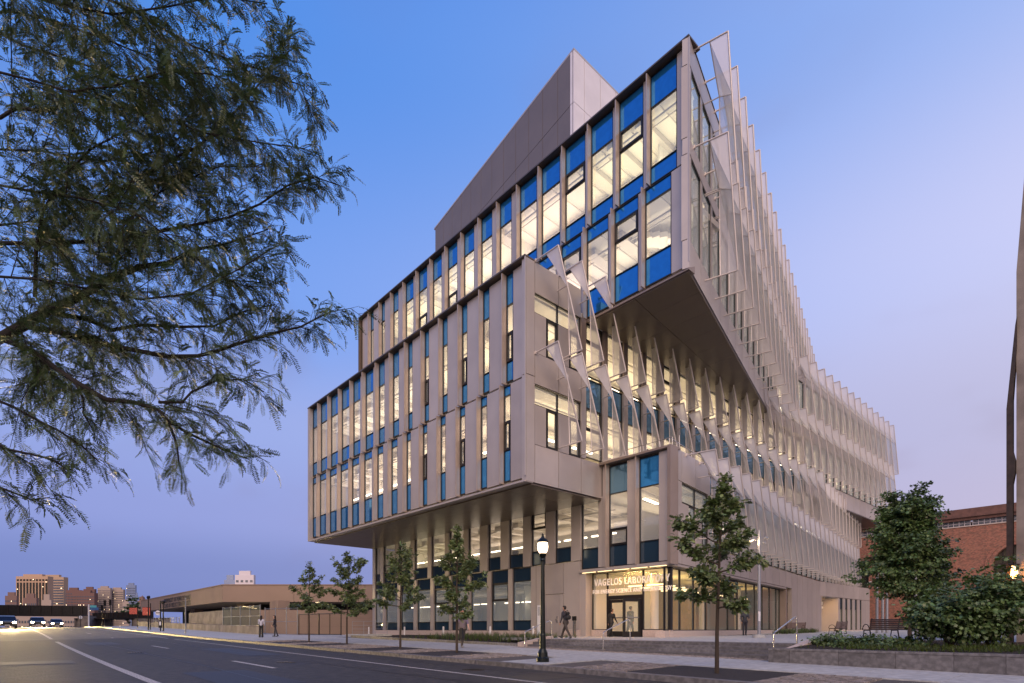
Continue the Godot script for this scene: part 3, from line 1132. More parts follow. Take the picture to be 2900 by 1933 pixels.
func make_rooms() -> void:
	var cream := Color(1.0, 0.90, 0.72)
	var r := RandomNumberGenerator.new()
	r.seed = 5
	# street side: [z of the wall, ceiling, x from, x to, how bright]
	for q in [[-21.83, 24.6, -42.0, -14.0, 13.0, 20.3], [-21.83, 19.8, -26.0, -14.0, 13.0, 15.95], [-17.6, 15.33, -42.0, -23.0, 13.0, 11.7], [-17.6, 11.2, -42.0, -23.0, 13.0, 7.2], [-23.0, 6.66, -41.8, -19.2, 7.0, 3.4], [-23.0, 3.02, -41.8, -24.0, 0.3, -0.45]]:
		var n := int(round((q[3] - q[2]) / 6.5))
		var step: float = (q[3] - q[2]) / n
		for i in n:
			var x: float = q[2] + step * (i + 0.5)
			strip_lamp(Vector3(x, q[1] - 1.25, q[0] - 2.9), Vector3.RIGHT, step * 0.86, q[4] * step / 6.5 * r.randf_range(0.75, 1.2), Color(1.0, r.randf_range(0.89, 0.95), r.randf_range(0.72, 0.86)))
		# ducts and pipes under the ceiling
		var b := LB()
		b.tube(Vector3(q[2], q[1] - 0.42, q[0] - 3.9), Vector3(q[3], q[1] - 0.42, q[0] - 3.9), 0.26, -1, 10)
		b.tube(Vector3(q[2], q[1] - 0.28, q[0] - 1.5), Vector3(q[3], q[1] - 0.28, q[0] - 1.5), 0.06, -1, 6)
		b.tube(Vector3(q[2], q[1] - 0.2, q[0] - 1.9), Vector3(q[3], q[1] - 0.2, q[0] - 1.9), 0.04, -1, 6)
		var x2: float = q[2] + 0.9
		while x2 < q[3]:
			b.tube(Vector3(x2, q[1] - 0.16, q[0] - 0.6), Vector3(x2, q[1] - 0.16, q[0] - 6.0), 0.035, -1, 5)
			if r.randf() < 0.6:
				b.box(Vector3(x2 + 0.3, q[1] - 0.32, q[0] - 4.4), Vector3(x2 + 0.85, q[1] - 0.03, q[0] - 1.2))
			x2 += 1.73
		lp("ceiling_pipework", b, "duct")
		# things in the rooms
		x2 = q[2] + 1.0
		while x2 < q[3] - 1.0:
			var kind := r.randi() % 4
			b = LB()
			var fy: float = q[5]
			if kind == 0:
				b.box(Vector3(x2, fy, q[0] - 5.2), Vector3(x2 + 0.28, q[1], q[0] - 4.9))
				lp("column", b, "room_white")
			elif kind == 1:
				b.box(Vector3(x2, fy, q[0] - 1.9), Vector3(x2 + 1.3, fy + 0.75, q[0] - 1.2))
				b.box(Vector3(x2 + 0.2, fy + 0.75, q[0] - 1.7), Vector3(x2 + 0.7, fy + 1.6, q[0] - 1.6))
				lp("desk", b, "furniture")
			elif kind == 2:
				b.box(Vector3(x2, fy, q[0] - 6.1), Vector3(x2 + 1.0, fy + 2.0, q[0] - 5.7))
				lp("cabinet", b, "duct")
			else:
				b.box(Vector3(x2, fy, q[0] - 6.4), Vector3(x2 + 0.1, q[1], q[0] - 2.8))
				lp("partition", b, "room_white")
			x2 += r.randf_range(2.2, 4.0)
	# plaza side: [wall, s from, s to, ceiling, how bright, depth]
	for q in [[WB, 7.5, 33.0, 24.6, 11.0], [WB, 7.5, 22.0, 19.8, 11.0], [WA, 0.9, 30.0, 15.33, 16.0], [WA, 31.0, 52.5, 15.33, 14.0], [WA, 0.9, 31.0, 11.2, 16.0], [WC, 28.5, 45.0, 11.1, 14.0], [WA, 27.5, 52.5, 20.3, 13.0], [WC, 1.0, 45.0, 7.9, 9.0]]:
		var n := int(round((q[2] - q[1]) / 7.5))
		var step: float = (q[2] - q[1]) / n
		var d := Vector3(q[0][1].x, 0, q[0][1].y)
		for i in n:
			var s: float = q[1] + step * (i + 0.5)
			var p := Vector3(q[0][0].x, 0, q[0][0].y) + d * s - Vector3(q[0][2].x, 0, q[0][2].y) * 2.4
			p.y = q[3] - 1.25
			strip_lamp(p, d, step * 0.8, q[4] * step / 7.5, cream)
		var b := LB()
		for k in [[1.2, 0.05, 0.2], [1.7, 0.035, 0.16], [3.6, 0.22, 0.4]]:
			var off: Vector3 = Vector3(q[0][2].x, 0, q[0][2].y) * -float(k[0])
			var a: Vector3 = Vector3(q[0][0].x, q[3] - k[2], q[0][0].y) + d * float(q[1]) + off
			b.tube(a, a + d * (q[2] - q[1]), k[1], -1, 7)
		lp("ceiling_pipework", b, "duct")
	# back walls of the deep middle floors
	for q in [[11.72, 15.3], [7.22, 11.18]]:
		var bw := LB()
		bw.box(Vector3(-42.0, q[0], -23.6), Vector3(-24.8, q[1], -23.4))
		lp("room_wall", bw, "room_white")
	# lobby behind the low glass wall
	var b3 := LB()
	b3.wbox(WC, 1.2, 20.0, -0.44, 3.0, -6.2, -6.0)
	lp("lobby_wall", b3, "wood")
	for i in 9:
		b3 = LB()
		b3.wbox(WC, 3.4 + i * 1.9, 4.2 + i * 1.9, -0.44, 3.0, -5.2 - 0.3 * (i % 3), -5.0 - 0.3 * (i % 3))
		lp("wood_screen", b3, "wood")
	for i in 3:
		b3 = LB()
		b3.lathe([Vector2(0.22, -0.44), Vector2(0.22, 3.0)], Vector3(-17.2 - i * 1.2, 0, -25.6 - i * 7.0), 14)
		lp("column", b3, "room_white")
	b3 = LB()
	b3.box(Vector3(-19.95, -0.44, -29.4), Vector3(-19.8, 3.0, -24.0))
	lp("lobby_wall", b3, "room_white")
	b3 = LB()
	b3.box(Vector3(-17.8, -0.44, -28.2), Vector3(-16.3, 1.6, -28.1))
	lp("inner_door", b3, "wood")
	for i in 4:
		strip_lamp(Vector3(-17.6 - 0.3 * i, 2.3, -25.4 - i * 1.5), Vector3.RIGHT, 2.4, 2.2, Color(1.0, 0.85, 0.5), 2, "lamp_warm")
	for i in 4:
		var p := Vector3(WC[0].x, 2.3, WC[0].y) + Vector3(WC[1].x, 0, WC[1].y) * (7.5 + i * 4.0) - Vector3(WC[2].x, 0, WC[2].y) * 3.0
		strip_lamp(p, Vector3(WC[1].x, 0, WC[1].y), 2.6, 2.6, Color(1.0, 0.82, 0.42), 2, "lamp_warm")
	# round stair in the corner of the upper block
	b3 = LB()
	var c := Vector3(-16.6, 0, -25.6)
	for i in 40:
		var a := TAU * i / 28.0
		var y := 15.95 + i * 0.107
		var e := TAU * (i + 1) / 28.0
		b3.tube(c + Vector3(cos(a) * 1.7, y + 0.9, sin(a) * 1.7), c + Vector3(cos(e) * 1.7, y + 1.0, sin(e) * 1.7), 0.03, -1, 4, false)
		for k in 2:
			b3.tube(c + Vector3(cos(a + k * 0.11) * 1.7, y, sin(a + k * 0.11) * 1.7), c + Vector3(cos(a + k * 0.11) * 1.7, y + 0.95, sin(a + k * 0.11) * 1.7), 0.012, -1, 4, false)
		b3.hexa([c + Vector3(cos(a) * 0.7, y - 0.25, sin(a) * 0.7), c + Vector3(cos(e) * 0.7, y - 0.25, sin(e) * 0.7), c + Vector3(cos(e) * 1.72, y - 0.25, sin(e) * 1.72), c + Vector3(cos(a) * 1.72, y - 0.25, sin(a) * 1.72),
			c + Vector3(cos(a) * 0.7, y, sin(a) * 0.7), c + Vector3(cos(e) * 0.7, y, sin(e) * 0.7), c + Vector3(cos(e) * 1.72, y, sin(e) * 1.72), c + Vector3(cos(a) * 1.72, y, sin(a) * 1.72)])
	lp("spiral_stair", b3, "room_white")


func make_penthouse() -> void:
	var w := [Vector2(-22.74, -25.5), Vector2(-0.990, -0.139), Vector2(-0.139, 0.990)]
	var wr := [Vector2(-22.74, -25.5), Vector2(0, -1), Vector2(1, 0)]
	for i in 12:
		panel(w, i * 1.53 + (0.06 if i == 0 else 0.0), (i + 1) * 1.53, 31.4, 34.5, -0.3, 0.0, "penthouse")
		panel(w, i * 1.53 + (0.06 if i == 0 else 0.0), (i + 1) * 1.53, 25.0, 31.4, -0.3, 0.0, "penthouse")
	var s := 0.0
	for i in 12:
		var e := s + (0.95 if i == 0 else 1.53)
		panel(wr, s, e, 31.4, 34.5, -0.3, 0.0, "penthouse_light")
		panel(wr, s, e, 25.0, 31.4, -0.3, 0.0, "penthouse_light")
		s = e
	var b := LB()
	b.prism(PackedVector2Array([Vector2(-22.74, -25.5), Vector2(-41.1, -28.05), Vector2(-41.1, -43.0), Vector2(-22.74, -43.0)]), 34.5, 34.62)
	lp("penthouse_roof", b, "panel_b")
	b = LB()
	b.prism(PackedVector2Array([Vector2(-23.1, -25.95), Vector2(-41.0, -28.5), Vector2(-41.0, -42.9), Vector2(-23.1, -42.9)]), 25.06, 34.49)
	lp("penthouse_core", b, "joint")


# ---------------------------------------------------------------- ground
func prof(x: float) -> float:
	if x > -50.0:
		return -0.0115 * x
	return 0.575 + 0.017 * (-maxf(x, -110.0) - 50.0)


func side_y(x: float, z: float) -> float:
	return -1.10 + prof(x) - 0.015 * (z + 19.4)


func road_y(x: float) -> float:
	return side_y(x, -12.0) - 0.14


func plaza_y(z: float) -> float:
	return -0.50 + 0.0055 * maxf(0.0, -z - 20.0)


func structure(called: String, label: String, category: String, at := Vector3.ZERO) -> Node3D:
	return thing(called, at, label, category, "", "structure")


func sheet(b: MB, x0: float, x1: float, z0: float, z1: float, step: float, lift: float, skew := 0.0) -> void:
	# follows the slope of the road; z0 < z1
	var n := int(ceil((x1 - x0) / step))
	for i in n:
		var a := lerpf(x0, x1, float(i) / n)
		var e := lerpf(x0, x1, float(i + 1) / n)
		var P := func(x, z): return Vector3(x + skew * z, road_y(x + skew * z) + lift, z)
		b.quad(P.call(a, z1), P.call(e, z1), P.call(e, z0), P.call(a, z0))


func solid_strip(b: MB, x0: float, x1: float, z0: float, z1: float, y_top: Callable, deep: float) -> void:
	b.hexa([Vector3(x0, y_top.call(x0, z0) - deep, z0), Vector3(x1, y_top.call(x1, z0) - deep, z0), Vector3(x1, y_top.call(x1, z1) - deep, z1), Vector3(x0, y_top.call(x0, z1) - deep, z1),
		Vector3(x0, y_top.call(x0, z0), z0), Vector3(x1, y_top.call(x1, z0), z0), Vector3(x1, y_top.call(x1, z1), z1), Vector3(x0, y_top.call(x0, z1), z1)])


func make_ground() -> void:
	var g := structure("ground", "flat dark ground under the city reaching to the horizon", "ground")
	var b := MB.new()
	b.quad(Vector3(-3000, -3.0, 3000), Vector3(3000, -3.0, 3000), Vector3(3000, -3.0, -3000), Vector3(-3000, -3.0, -3000))
	put("ground_sheet", b, M.joint_sand, g)
	var road := structure("road", "dark asphalt street with white lane lines in front of the laboratory", "road")
	b = MB.new()
	sheet(b, -48.4, 60.0, -11.85, 3.0, 4.0, 0.0, 0.7)
	put("asphalt", b, M.asphalt, road)
	b = MB.new()
	sheet(b, -260.0, -48.42, -11.85, 3.0, 6.0, 0.0, 0.7)
	put("concrete_deck", b, M.concrete_road, road)
	# lane lines
	b = MB.new()
	for i in 30:
		var x0 := -130.0 + i * 5.0
		var x1 := x0 + 5.0
		var Z := func(x): return -10.1 + 0.9 * smoothstep(-60.0, 5.0, x)
		b.quad(Vector3(x0, road_y(x0) + 0.005, Z.call(x0) + 0.07), Vector3(x1, road_y(x1) + 0.005, Z.call(x1) + 0.07), Vector3(x1, road_y(x1) + 0.005, Z.call(x1) - 0.07), Vector3(x0, road_y(x0) + 0.005, Z.call(x0) - 0.07))
	put("edge_line", b, M.road_paint, road)
	b = MB.new()
	for i in 34:
		var x0 := -150.0 + i * 5.0
		var x1 := x0 + 5.0
		var Z := func(x): return -3.2 + 0.65 * smoothstep(-80.0, -18.0, x) - 0.12 * smoothstep(-18.0, -5.0, x)
		b.quad(Vector3(x0, road_y(x0) + 0.005, Z.call(x0) + 0.1), Vector3(x1, road_y(x1) + 0.005, Z.call(x1) + 0.1), Vector3(x1, road_y(x1) + 0.005, Z.call(x1) - 0.1), Vector3(x0, road_y(x0) + 0.005, Z.call(x0) - 0.1))
	put("centre_line", b, M.road_paint, road)
	for x0 in [-90.0, -72.0, -54.7, -36.6, -21.1, -5.0]:
		b = MB.new()
		var z: float = -6.75 + 0.7 * smoothstep(-58.0, -18.0, x0)
		sheet(b, x0, x0 + 4.0, z - 0.08, z + 0.08, 2.0, 0.005)
		put("lane_dash", b, M.road_paint, road)
	# repairs, seams and covers in the asphalt
	for q in [[-31.5, -24.0, -8.9, -7.4], [-17.0, -12.6, -5.2, -3.6], [-44.0, -39.5, -5.4, -3.9], [-11.5, -9.8, -11.4, -8.2], [-24.5, -22.9, -1.9, 0.6]]:
		b = MB.new()
		sheet(b, q[0], q[1], q[2], q[3], 2.0, 0.004)
		put("asphalt_patch", b, M.asphalt_patch, road)
	var rt := RandomNumberGenerator.new()
	rt.seed = 8
	for q in [[-48.0, 0.0, -8.05], [-46.0, -4.0, -4.55], [-40.0, -6.0, -10.9]]:
		b = MB.new()
		var z: float = q[2]
		var xx: float = q[0]
		while xx < q[1]:
			var z2 := z + rt.randfn(0, 0.025)
			b.quad(Vector3(xx, road_y(xx) + 0.006, z + 0.02), Vector3(xx + 0.8, road_y(xx + 0.8) + 0.006, z2 + 0.02), Vector3(xx + 0.8, road_y(xx + 0.8) + 0.006, z2 - 0.018), Vector3(xx, road_y(xx) + 0.006, z - 0.018))
			z = lerpf(z2, q[2], 0.1)
			xx += 0.8
		put("tar_seam", b, M.tar, road)
	for q in [[-19.5, -7.3], [-29.0, -4.4], [-13.2, -10.4]]:
		b = MB.new()
		b.tube(Vector3(q[0], road_y(q[0]) - 0.05, q[1]), Vector3(q[0], road_y(q[0]) + 0.008, q[1]), 0.34, 0.33, 20)
		var mc := put("manhole_cover", b, M.rust_steel, road)
		b = MB.new()
		for k in 5:
			b.box(Vector3(q[0] - 0.24, road_y(q[0]) + 0.007, q[1] - 0.2 + k * 0.1), Vector3(q[0] + 0.24, road_y(q[0]) + 0.014, q[1] - 0.17 + k * 0.1))
		put("cover_ribs", b, M.iron, mc)
	b = MB.new()
	for i in 14:
		var za := 3.0 - i * 1.05
		var zb := za - 1.05
		var xa := -48.4 + 0.7 * za
		var xb := -48.4 + 0.7 * zb
		b.quad(Vector3(xa - 0.16, road_y(xa) + 0.006, za), Vector3(xa + 0.1, road_y(xa) + 0.006, za), Vector3(xb + 0.1, road_y(xb) + 0.006, zb), Vector3(xb - 0.16, road_y(xb) + 0.006, zb))
	put("expansion_joint", b, M.concrete, road)
	# kerbs
	var kerb := structure("kerb", "worn granite kerb along the laboratory side of the street", "kerb")
	var x := -150.0
	var rk := RandomNumberGenerator.new()
	rk.seed = 3
	while x < 12.0:
		var l := 2.4 if x > -60.0 else 9.0
		b = MB.new()
		var j := rk.randf_range(-0.012, 0.012)
		solid_strip(b, x + 0.006, x + l - 0.006, -12.1 + j, -11.86 + j, func(px, pz): return side_y(px, pz) + 0.004 + j * 0.4, 0.4)
		put("kerb_stone", b, M["granite_%d" % (rk.randi() % 2)], kerb)
		x += l
	var kerb2 := structure("near_kerb", "granite kerb on the photographer's side of the street", "kerb")
	b = MB.new()
	for i in 40:
		solid_strip(b, -150.0 + i * 5.0, -145.0 + i * 5.0, 3.0, 3.25, func(px, pz): return road_y(px) + 0.14, 0.4)
	put("kerb_stone", b, M.granite_1, kerb2)
	var near := structure("near_pavement", "concrete pavement on the photographer's side of the street", "pavement")
	b = MB.new()
	sheet(b, -150.0, 60.0, 3.25, 15.0, 5.0, 0.14)
	put("paving", b, M.slab_0, near)
	# far pavement
	var pav := structure("pavement", "pale concrete pavement with tree pits between kerb and laboratory", "pavement")
	b = MB.new()
	for i in 26:
		var x0 := -150.0 + i * 6.0
		solid_strip(b, x0, x0 + 6.0, -19.4, -12.1, func(px, pz): return side_y(px, pz) - 0.03, 0.5)
	put("paving_bed", b, M.joint_sand, pav)
	x = -51.0
	var pits := [[-34.5, 1.3], [-30.0, 1.3], [-23.45, 1.5], [-18.87, 1.5], [-7.4, 1.7]]
	var rs := RandomNumberGenerator.new()
	rs.seed = 12
	while x < 6.0:
		var e := x + 1.85
		for row in [[-15.0, -12.12], [-16.75, -15.02], [-19.36, -16.77]]:
			var z0: float = row[0]
			var z1: float = row[1]
			if row[1] > -13.0:
				# leave the tree pits open
				var a0 := x
				var blocked := false
				for p in pits:
					if x < p[0] + p[1] + 1.8 and e > p[0] - p[1] - 1.8:
						blocked = true
				if blocked:
					continue
			if z0 < -19.0 and x > -20.6 and x < -7.0:
				z0 = -18.4
			b = MB.new()
			solid_strip(b, x + 0.006, e - 0.006, z0 + 0.006, z1 - 0.006, func(px, pz): return side_y(px, pz), 0.1)
			put("paving_slab", b, M["slab_%d" % (rs.randi() % 3)], pav)
		x = e
	b = MB.new()
	for i in 16:
		solid_strip(b, -147.0 + i * 6.0, -141.0 + i * 6.0, -19.4, -12.1, side_y, 0.1)
	put("paving_far", b, M.slab_1, pav)
	# tree pits: gravel with granite setts on both sides
	var setts := 0
	for p in pits:
		b = MB.new()
		solid_strip(b, p[0] - p[1], p[0] + p[1], -14.95, -12.13, func(px, pz): return side_y(px, pz) - 0.012, 0.1)
		stuff(put("gravel_pit", b, M.gravel, pav))
		var rest := [MB.new(), MB.new(), MB.new()]
		for side in [-1, 1]:
			for i in 11:
				for j in 22:
					var cx: float = p[0] + side * (p[1] + 0.09 + i * 0.158) + rs.randf_range(-0.008, 0.008)
					var cz := -12.2 - j * 0.126 + rs.randf_range(-0.008, 0.008) + 0.05 * (i % 2)
					if cz < -14.98:
						continue
					var tone := rs.randi() % 3
					var single: bool = p[0] > -10.0 and setts < 298
					var q: MB = MB.new() if single else rest[tone]
					q.cube(Transform3D(Basis.from_euler(Vector3(rs.randf_range(-0.05, 0.05), rs.randf_range(-0.06, 0.06), rs.randf_range(-0.05, 0.05))), Vector3(cx, side_y(cx, cz) - 0.03 + rs.randf_range(-0.006, 0.008), cz)), Vector3(0.138, 0.08, 0.106), 0.012)
					if single:
						setts += 1
						put("sett", q, M["sett_%d" % tone], pav)
		for k in 3:
			if rest[k].v.size():
				stuff(put("setts", rest[k], M["sett_%d" % k], pav))
	# band of small setts at the foot of the steps
	var band := [MB.new(), MB.new(), MB.new()]
	for i in 100:
		for j in 8:
			var cx := -20.5 + i * 0.127 + rs.randf_range(-0.006, 0.006)
			var cz := -19.32 + j * 0.115
			if cx > -7.9:
				continue
			band[rs.randi() % 3].cube(Transform3D(Basis.from_euler(Vector3(rs.randf_range(-0.05, 0.05), 0.6, rs.randf_range(-0.05, 0.05))), Vector3(cx, side_y(cx, cz) - 0.025 + rs.randf_range(-0.004, 0.006), cz)), Vector3(0.1, 0.07, 0.09), 0.01)
	for k in 3:
		stuff(put("small_setts", band[k], M["sett_%d" % k], pav))
	# steps
	var st := structure("steps", "wide dark granite steps up to the plaza and entrance", "steps")
	for k in 4:
		var y1 := -0.50 - k * 0.125
		var z0 := -20.45 + k * 0.36
		for i in 5:
			var xa := -20.3 + i * 2.48
			b = MB.new()
			b.hexa([Vector3(xa + 0.003, -1.4, z0 - 0.5), Vector3(xa + 2.477, -1.4, z0 - 0.5), Vector3(xa + 2.477, -1.4, z0 + 0.36), Vector3(xa + 0.003, -1.4, z0 + 0.36),
				Vector3(xa + 0.003, y1, z0 - 0.5), Vector3(xa + 2.477, y1, z0 - 0.5), Vector3(xa + 2.477, y1 - 0.004, z0 + 0.36), Vector3(xa + 0.003, y1 - 0.004, z0 + 0.36)])
			if k < 3 or true:
				put("step_stone", b, M["granite_%d" % ((i + k) % 3 if i % 2 else 0)], st)
	for q in [[-20.62, -20.32], [-7.88, -7.58]]:
		b = MB.new()
		b.hexa([Vector3(q[0], -1.4, -21.2), Vector3(q[1], -1.4, -21.2), Vector3(q[1], -1.4, -19.0), Vector3(q[0], -1.4, -19.0),
			Vector3(q[0], -0.36, -21.2), Vector3(q[1], -0.36, -21.2), Vector3(q[1], -0.66, -19.0), Vector3(q[0], -0.66, -19.0)])
		put("cheek_wall", b, M.stone_base, st)
	# plaza
	var pz := structure("plaza", "pale paved plaza between the entrance and the trees", "plaza")
	b = MB.new()
	for q in [[-24.2, -7.9, -30.0, -20.9], [-24.2, 30.0, -60.0, -30.0], [-26.0, 30.0, -99.0, -60.0], [-7.9, 30.0, -30.0, -25.6]]:
		b.quad(Vector3(q[0], plaza_y(q[3]) - 0.02, q[3]), Vector3(q[1], plaza_y(q[3]) - 0.02, q[3]), Vector3(q[1], plaza_y(q[2]) - 0.02, q[2]), Vector3(q[0], plaza_y(q[2]) - 0.02, q[2]))
	put("paver_bed", b, M.joint_sand, pz)
	var count := 0
	var far := [MB.new(), MB.new(), MB.new()]
	for j in 34:
		var z0 := -20.95 - j * 0.9 if j < 14 else -33.55 - (j - 14) * 3.2
		var dz := 0.9 if j < 14 else 3.2
		var dx := 0.9 if j < 14 else 3.2
		var i := 0
		while true:
			var xa := -24.0 + i * dx + (0.45 if j % 2 else 0.0)
			i += 1
			if xa > (-8.2 if z0 > -25.0 else 14.0):
				break
			if z0 - dz < -98.0:
				break
			if z0 < -26.5 and xa < -17.4 - 0.155 * (-z0 - 26.9) - 1.2:
				continue
			var q: MB = MB.new() if count < 290 else far[rs.randi() % 3]
			q.hexa([Vector3(xa, plaza_y(z0) - 0.1, z0), Vector3(xa + dx - 0.008, plaza_y(z0) - 0.1, z0), Vector3(xa + dx - 0.008, plaza_y(z0) - 0.1, z0 - dz + 0.008), Vector3(xa, plaza_y(z0) - 0.1, z0 - dz + 0.008),
				Vector3(xa, plaza_y(z0), z0), Vector3(xa + dx - 0.008, plaza_y(z0), z0), Vector3(xa + dx - 0.008, plaza_y(z0 - dz), z0 - dz + 0.008), Vector3(xa, plaza_y(z0 - dz), z0 - dz + 0.008)])
			if count < 290:
				put("paver", q, M["slab_%d" % (rs.randi() % 3)], pz)
				count += 1
	for k in 3:
		stuff(put("pavers", far[k], M["slab_%d" % k], pz))
	# planting bed left of the steps, with a granite edge
	var bed := structure("planting_bed", "dark soil of the planting bed along the base of the laboratory", "planting bed")
	b = MB.new()
	b.hexa([Vector3(-44.0, -1.4, -27.2), Vector3(-20.6, -1.4, -27.2), Vector3(-20.6, -1.4, -19.3), Vector3(-40.6, -1.4, -20.2),
		Vector3(-44.0, -0.50, -27.2), Vector3(-20.6, -0.52, -27.2), Vector3(-20.6, -0.78, -19.3), Vector3(-40.6, -0.58, -20.2)])
	put("soil", b, M.soil, bed)
	var edge := thing("bed_edging", Vector3(-30, -0.8, -19.4), "low grey granite edging stones of the bed left of the steps", "edging")
	for i in 9:
		b = MB.new(1.0, edge.position)
		var xa := -40.8 + i * 2.24
		var za := -20.3 + 0.10 * i if i < 9 else 0.0
		var zb := -20.3 + 0.10 * (i + 1)
		b.hexa([Vector3(xa, -1.3, za - 0.12), Vector3(xa + 2.23, -1.3, zb - 0.12), Vector3(xa + 2.23, -1.3, zb + 0.12), Vector3(xa, -1.3, za + 0.12),
			Vector3(xa, side_y(xa, za) + 0.13, za - 0.12), Vector3(xa + 2.23, side_y(xa + 2.23, zb) + 0.13, zb - 0.12), Vector3(xa + 2.23, side_y(xa + 2.23, zb) + 0.13, zb + 0.12), Vector3(xa, side_y(xa, za) + 0.13, za + 0.12)])
		put("edging_stone", b, M["granite_%d" % (i % 3)], edge)
	# yard left of the building
	var lot := structure("yard", "paved yard between the laboratory and the low tan hall", "yard")
	b = MB.new()
	b.quad(Vector3(-150, -0.62, -19.0), Vector3(-42.0, -0.62, -19.0), Vector3(-42.0, -0.55, -70), Vector3(-150, -0.55, -70))
	put("yard_surface", b, M.slab_0, lot)
	# raised planter on the right
	var wall := thing("planter_wall", Vector3(-3, -1.0, -17.8), "dark veined granite wall of the raised planter right of the steps", "planter wall")
	var xs := [-7.85, -7.2, -5.85, -4.45, -3.2, -2.2, -1.2, 0.4, 2.4]
	for i in 8:
		b = MB.new(1.0, wall.position)
		b.box(Vector3(xs[i] + 0.004, -1.35, -18.1), Vector3(xs[i + 1] - 0.004, -0.665, -17.86))
		put("wall_slab", b, M["granite_%d" % (i % 2)], wall)
		b = MB.new(1.0, wall.position)
		b.box(Vector3(xs[i] + 0.004, -0.662, -18.12), Vector3(xs[i + 1] - 0.004, -0.60, -17.845))
		put("coping_stone", b, M.granite_1, wall)
	b = MB.new(1.0, wall.position)
	b.box(Vector3(-7.85, -1.35, -19.0), Vector3(-7.6, -0.62, -18.12))
	put("return_slab", b, M.granite_0, wall)
	var bed2 := structure("raised_bed", "dark mulch in the raised planter on the right", "planting bed")
	b = MB.new()
	for i in 12:
		for j in 10:
			var P := func(u, w): 
				var px: float = -7.58 + u * 1.0
				var pzz: float = -18.1 - w * 0.78
				return Vector3(px, -0.64 + 0.02 * w + 0.05 * sin(px * 2.1 + pzz) * (1.0 if w > 0 else 0.3), pzz)
			b.quad(P.call(i, j), P.call(i + 1, j), P.call(i + 1, j + 1), P.call(i, j + 1))
	put("mulch", b, M.soil, bed2)


# ---------------------------------------------------------------- the city around
func tower(x0: float, x1: float, top: float, far: float, mat: Material, style: String, floors: int, bays: int, label: String, called := "tower_block") -> Node3D:
	# stands so far off that it is given by the bearing of its two sides and the height of its roof
	var ra := (x0 - 1450.0) / 1615.0
	var re := (x1 - 1450.0) / 1615.0
	var rm := (ra + re) / 2.0
	var wide := (re - ra) * far
	var high := (1780.0 - top) / 1615.0 * far
	var deep := wide * 0.22
	var at := Vector3((0.67033 * rm - 0.74207) * far, -3.0, -(0.74207 * rm + 0.67033) * far)
	var t := thing(called, at, label, "building", "far towers on the skyline")
	t.basis = Basis(Vector3(0.67033, 0, -0.74207), Vector3.UP, Vector3(0.74207, 0, 0.67033))
	var h := high + 3.0
	var b := MB.new()
	b.box(Vector3(-wide / 2, 0, -deep), Vector3(wide / 2, h, 0))
	put("wall", b, mat, t)
	var wn := MB.new()
	var lit := MB.new()
	var r := RandomNumberGenerator.new()
	r.seed = int(x0 * 13 + x1)
	var fh := h / (floors + 1.0)
	var bw := wide / bays
	if style == "v":
		for i in bays:
			var xa := -wide / 2 + bw * (i + 0.32)
			wn.box(Vector3(xa, 2, -0.2), Vector3(xa + bw * 0.62, h - fh * 2.6, 0.25))
			wn.box(Vector3(xa, h - fh * 2.0, -0.2), Vector3(xa + bw * 0.62, h - fh * 1.2, 0.25))
	elif style == "h":
		for j in floors:
			wn.box(Vector3(-wide / 2 + 0.3, fh * (j + 0.45), -0.2), Vector3(wide / 2 - 0.3, fh * (j + 0.95), 0.25))
	else:
		for j in floors:
			for i in bays:
				var xa := -wide / 2 + bw * (i + 0.25)
				wn.box(Vector3(xa, fh * (j + 0.4), -0.2), Vector3(xa + bw * 0.5, fh * (j + 0.85), 0.25))
	for k in int(floors * bays * 0.07) + 2:
		var i := r.randi() % bays
		var j := r.randi() % floors
		var xa := -wide / 2 + bw * (i + 0.38)
		lit.box(Vector3(xa, fh * (j + 0.5), 0.25), Vector3(xa + bw * 0.3, fh * (j + 0.75), 0.4))
	stuff(put("windows", wn, M.clerestory if style != "v" else M.dark_void, t))
	stuff(put("lit_windows", lit, M.lamp_warm, t))
	b = MB.new()
	b.box(Vector3(-wide * 0.3, h, -deep * 0.7), Vector3(wide * 0.3, h + fh * 0.9, -deep * 0.15))
	put("roof_plant", b, mat, t)
	return t


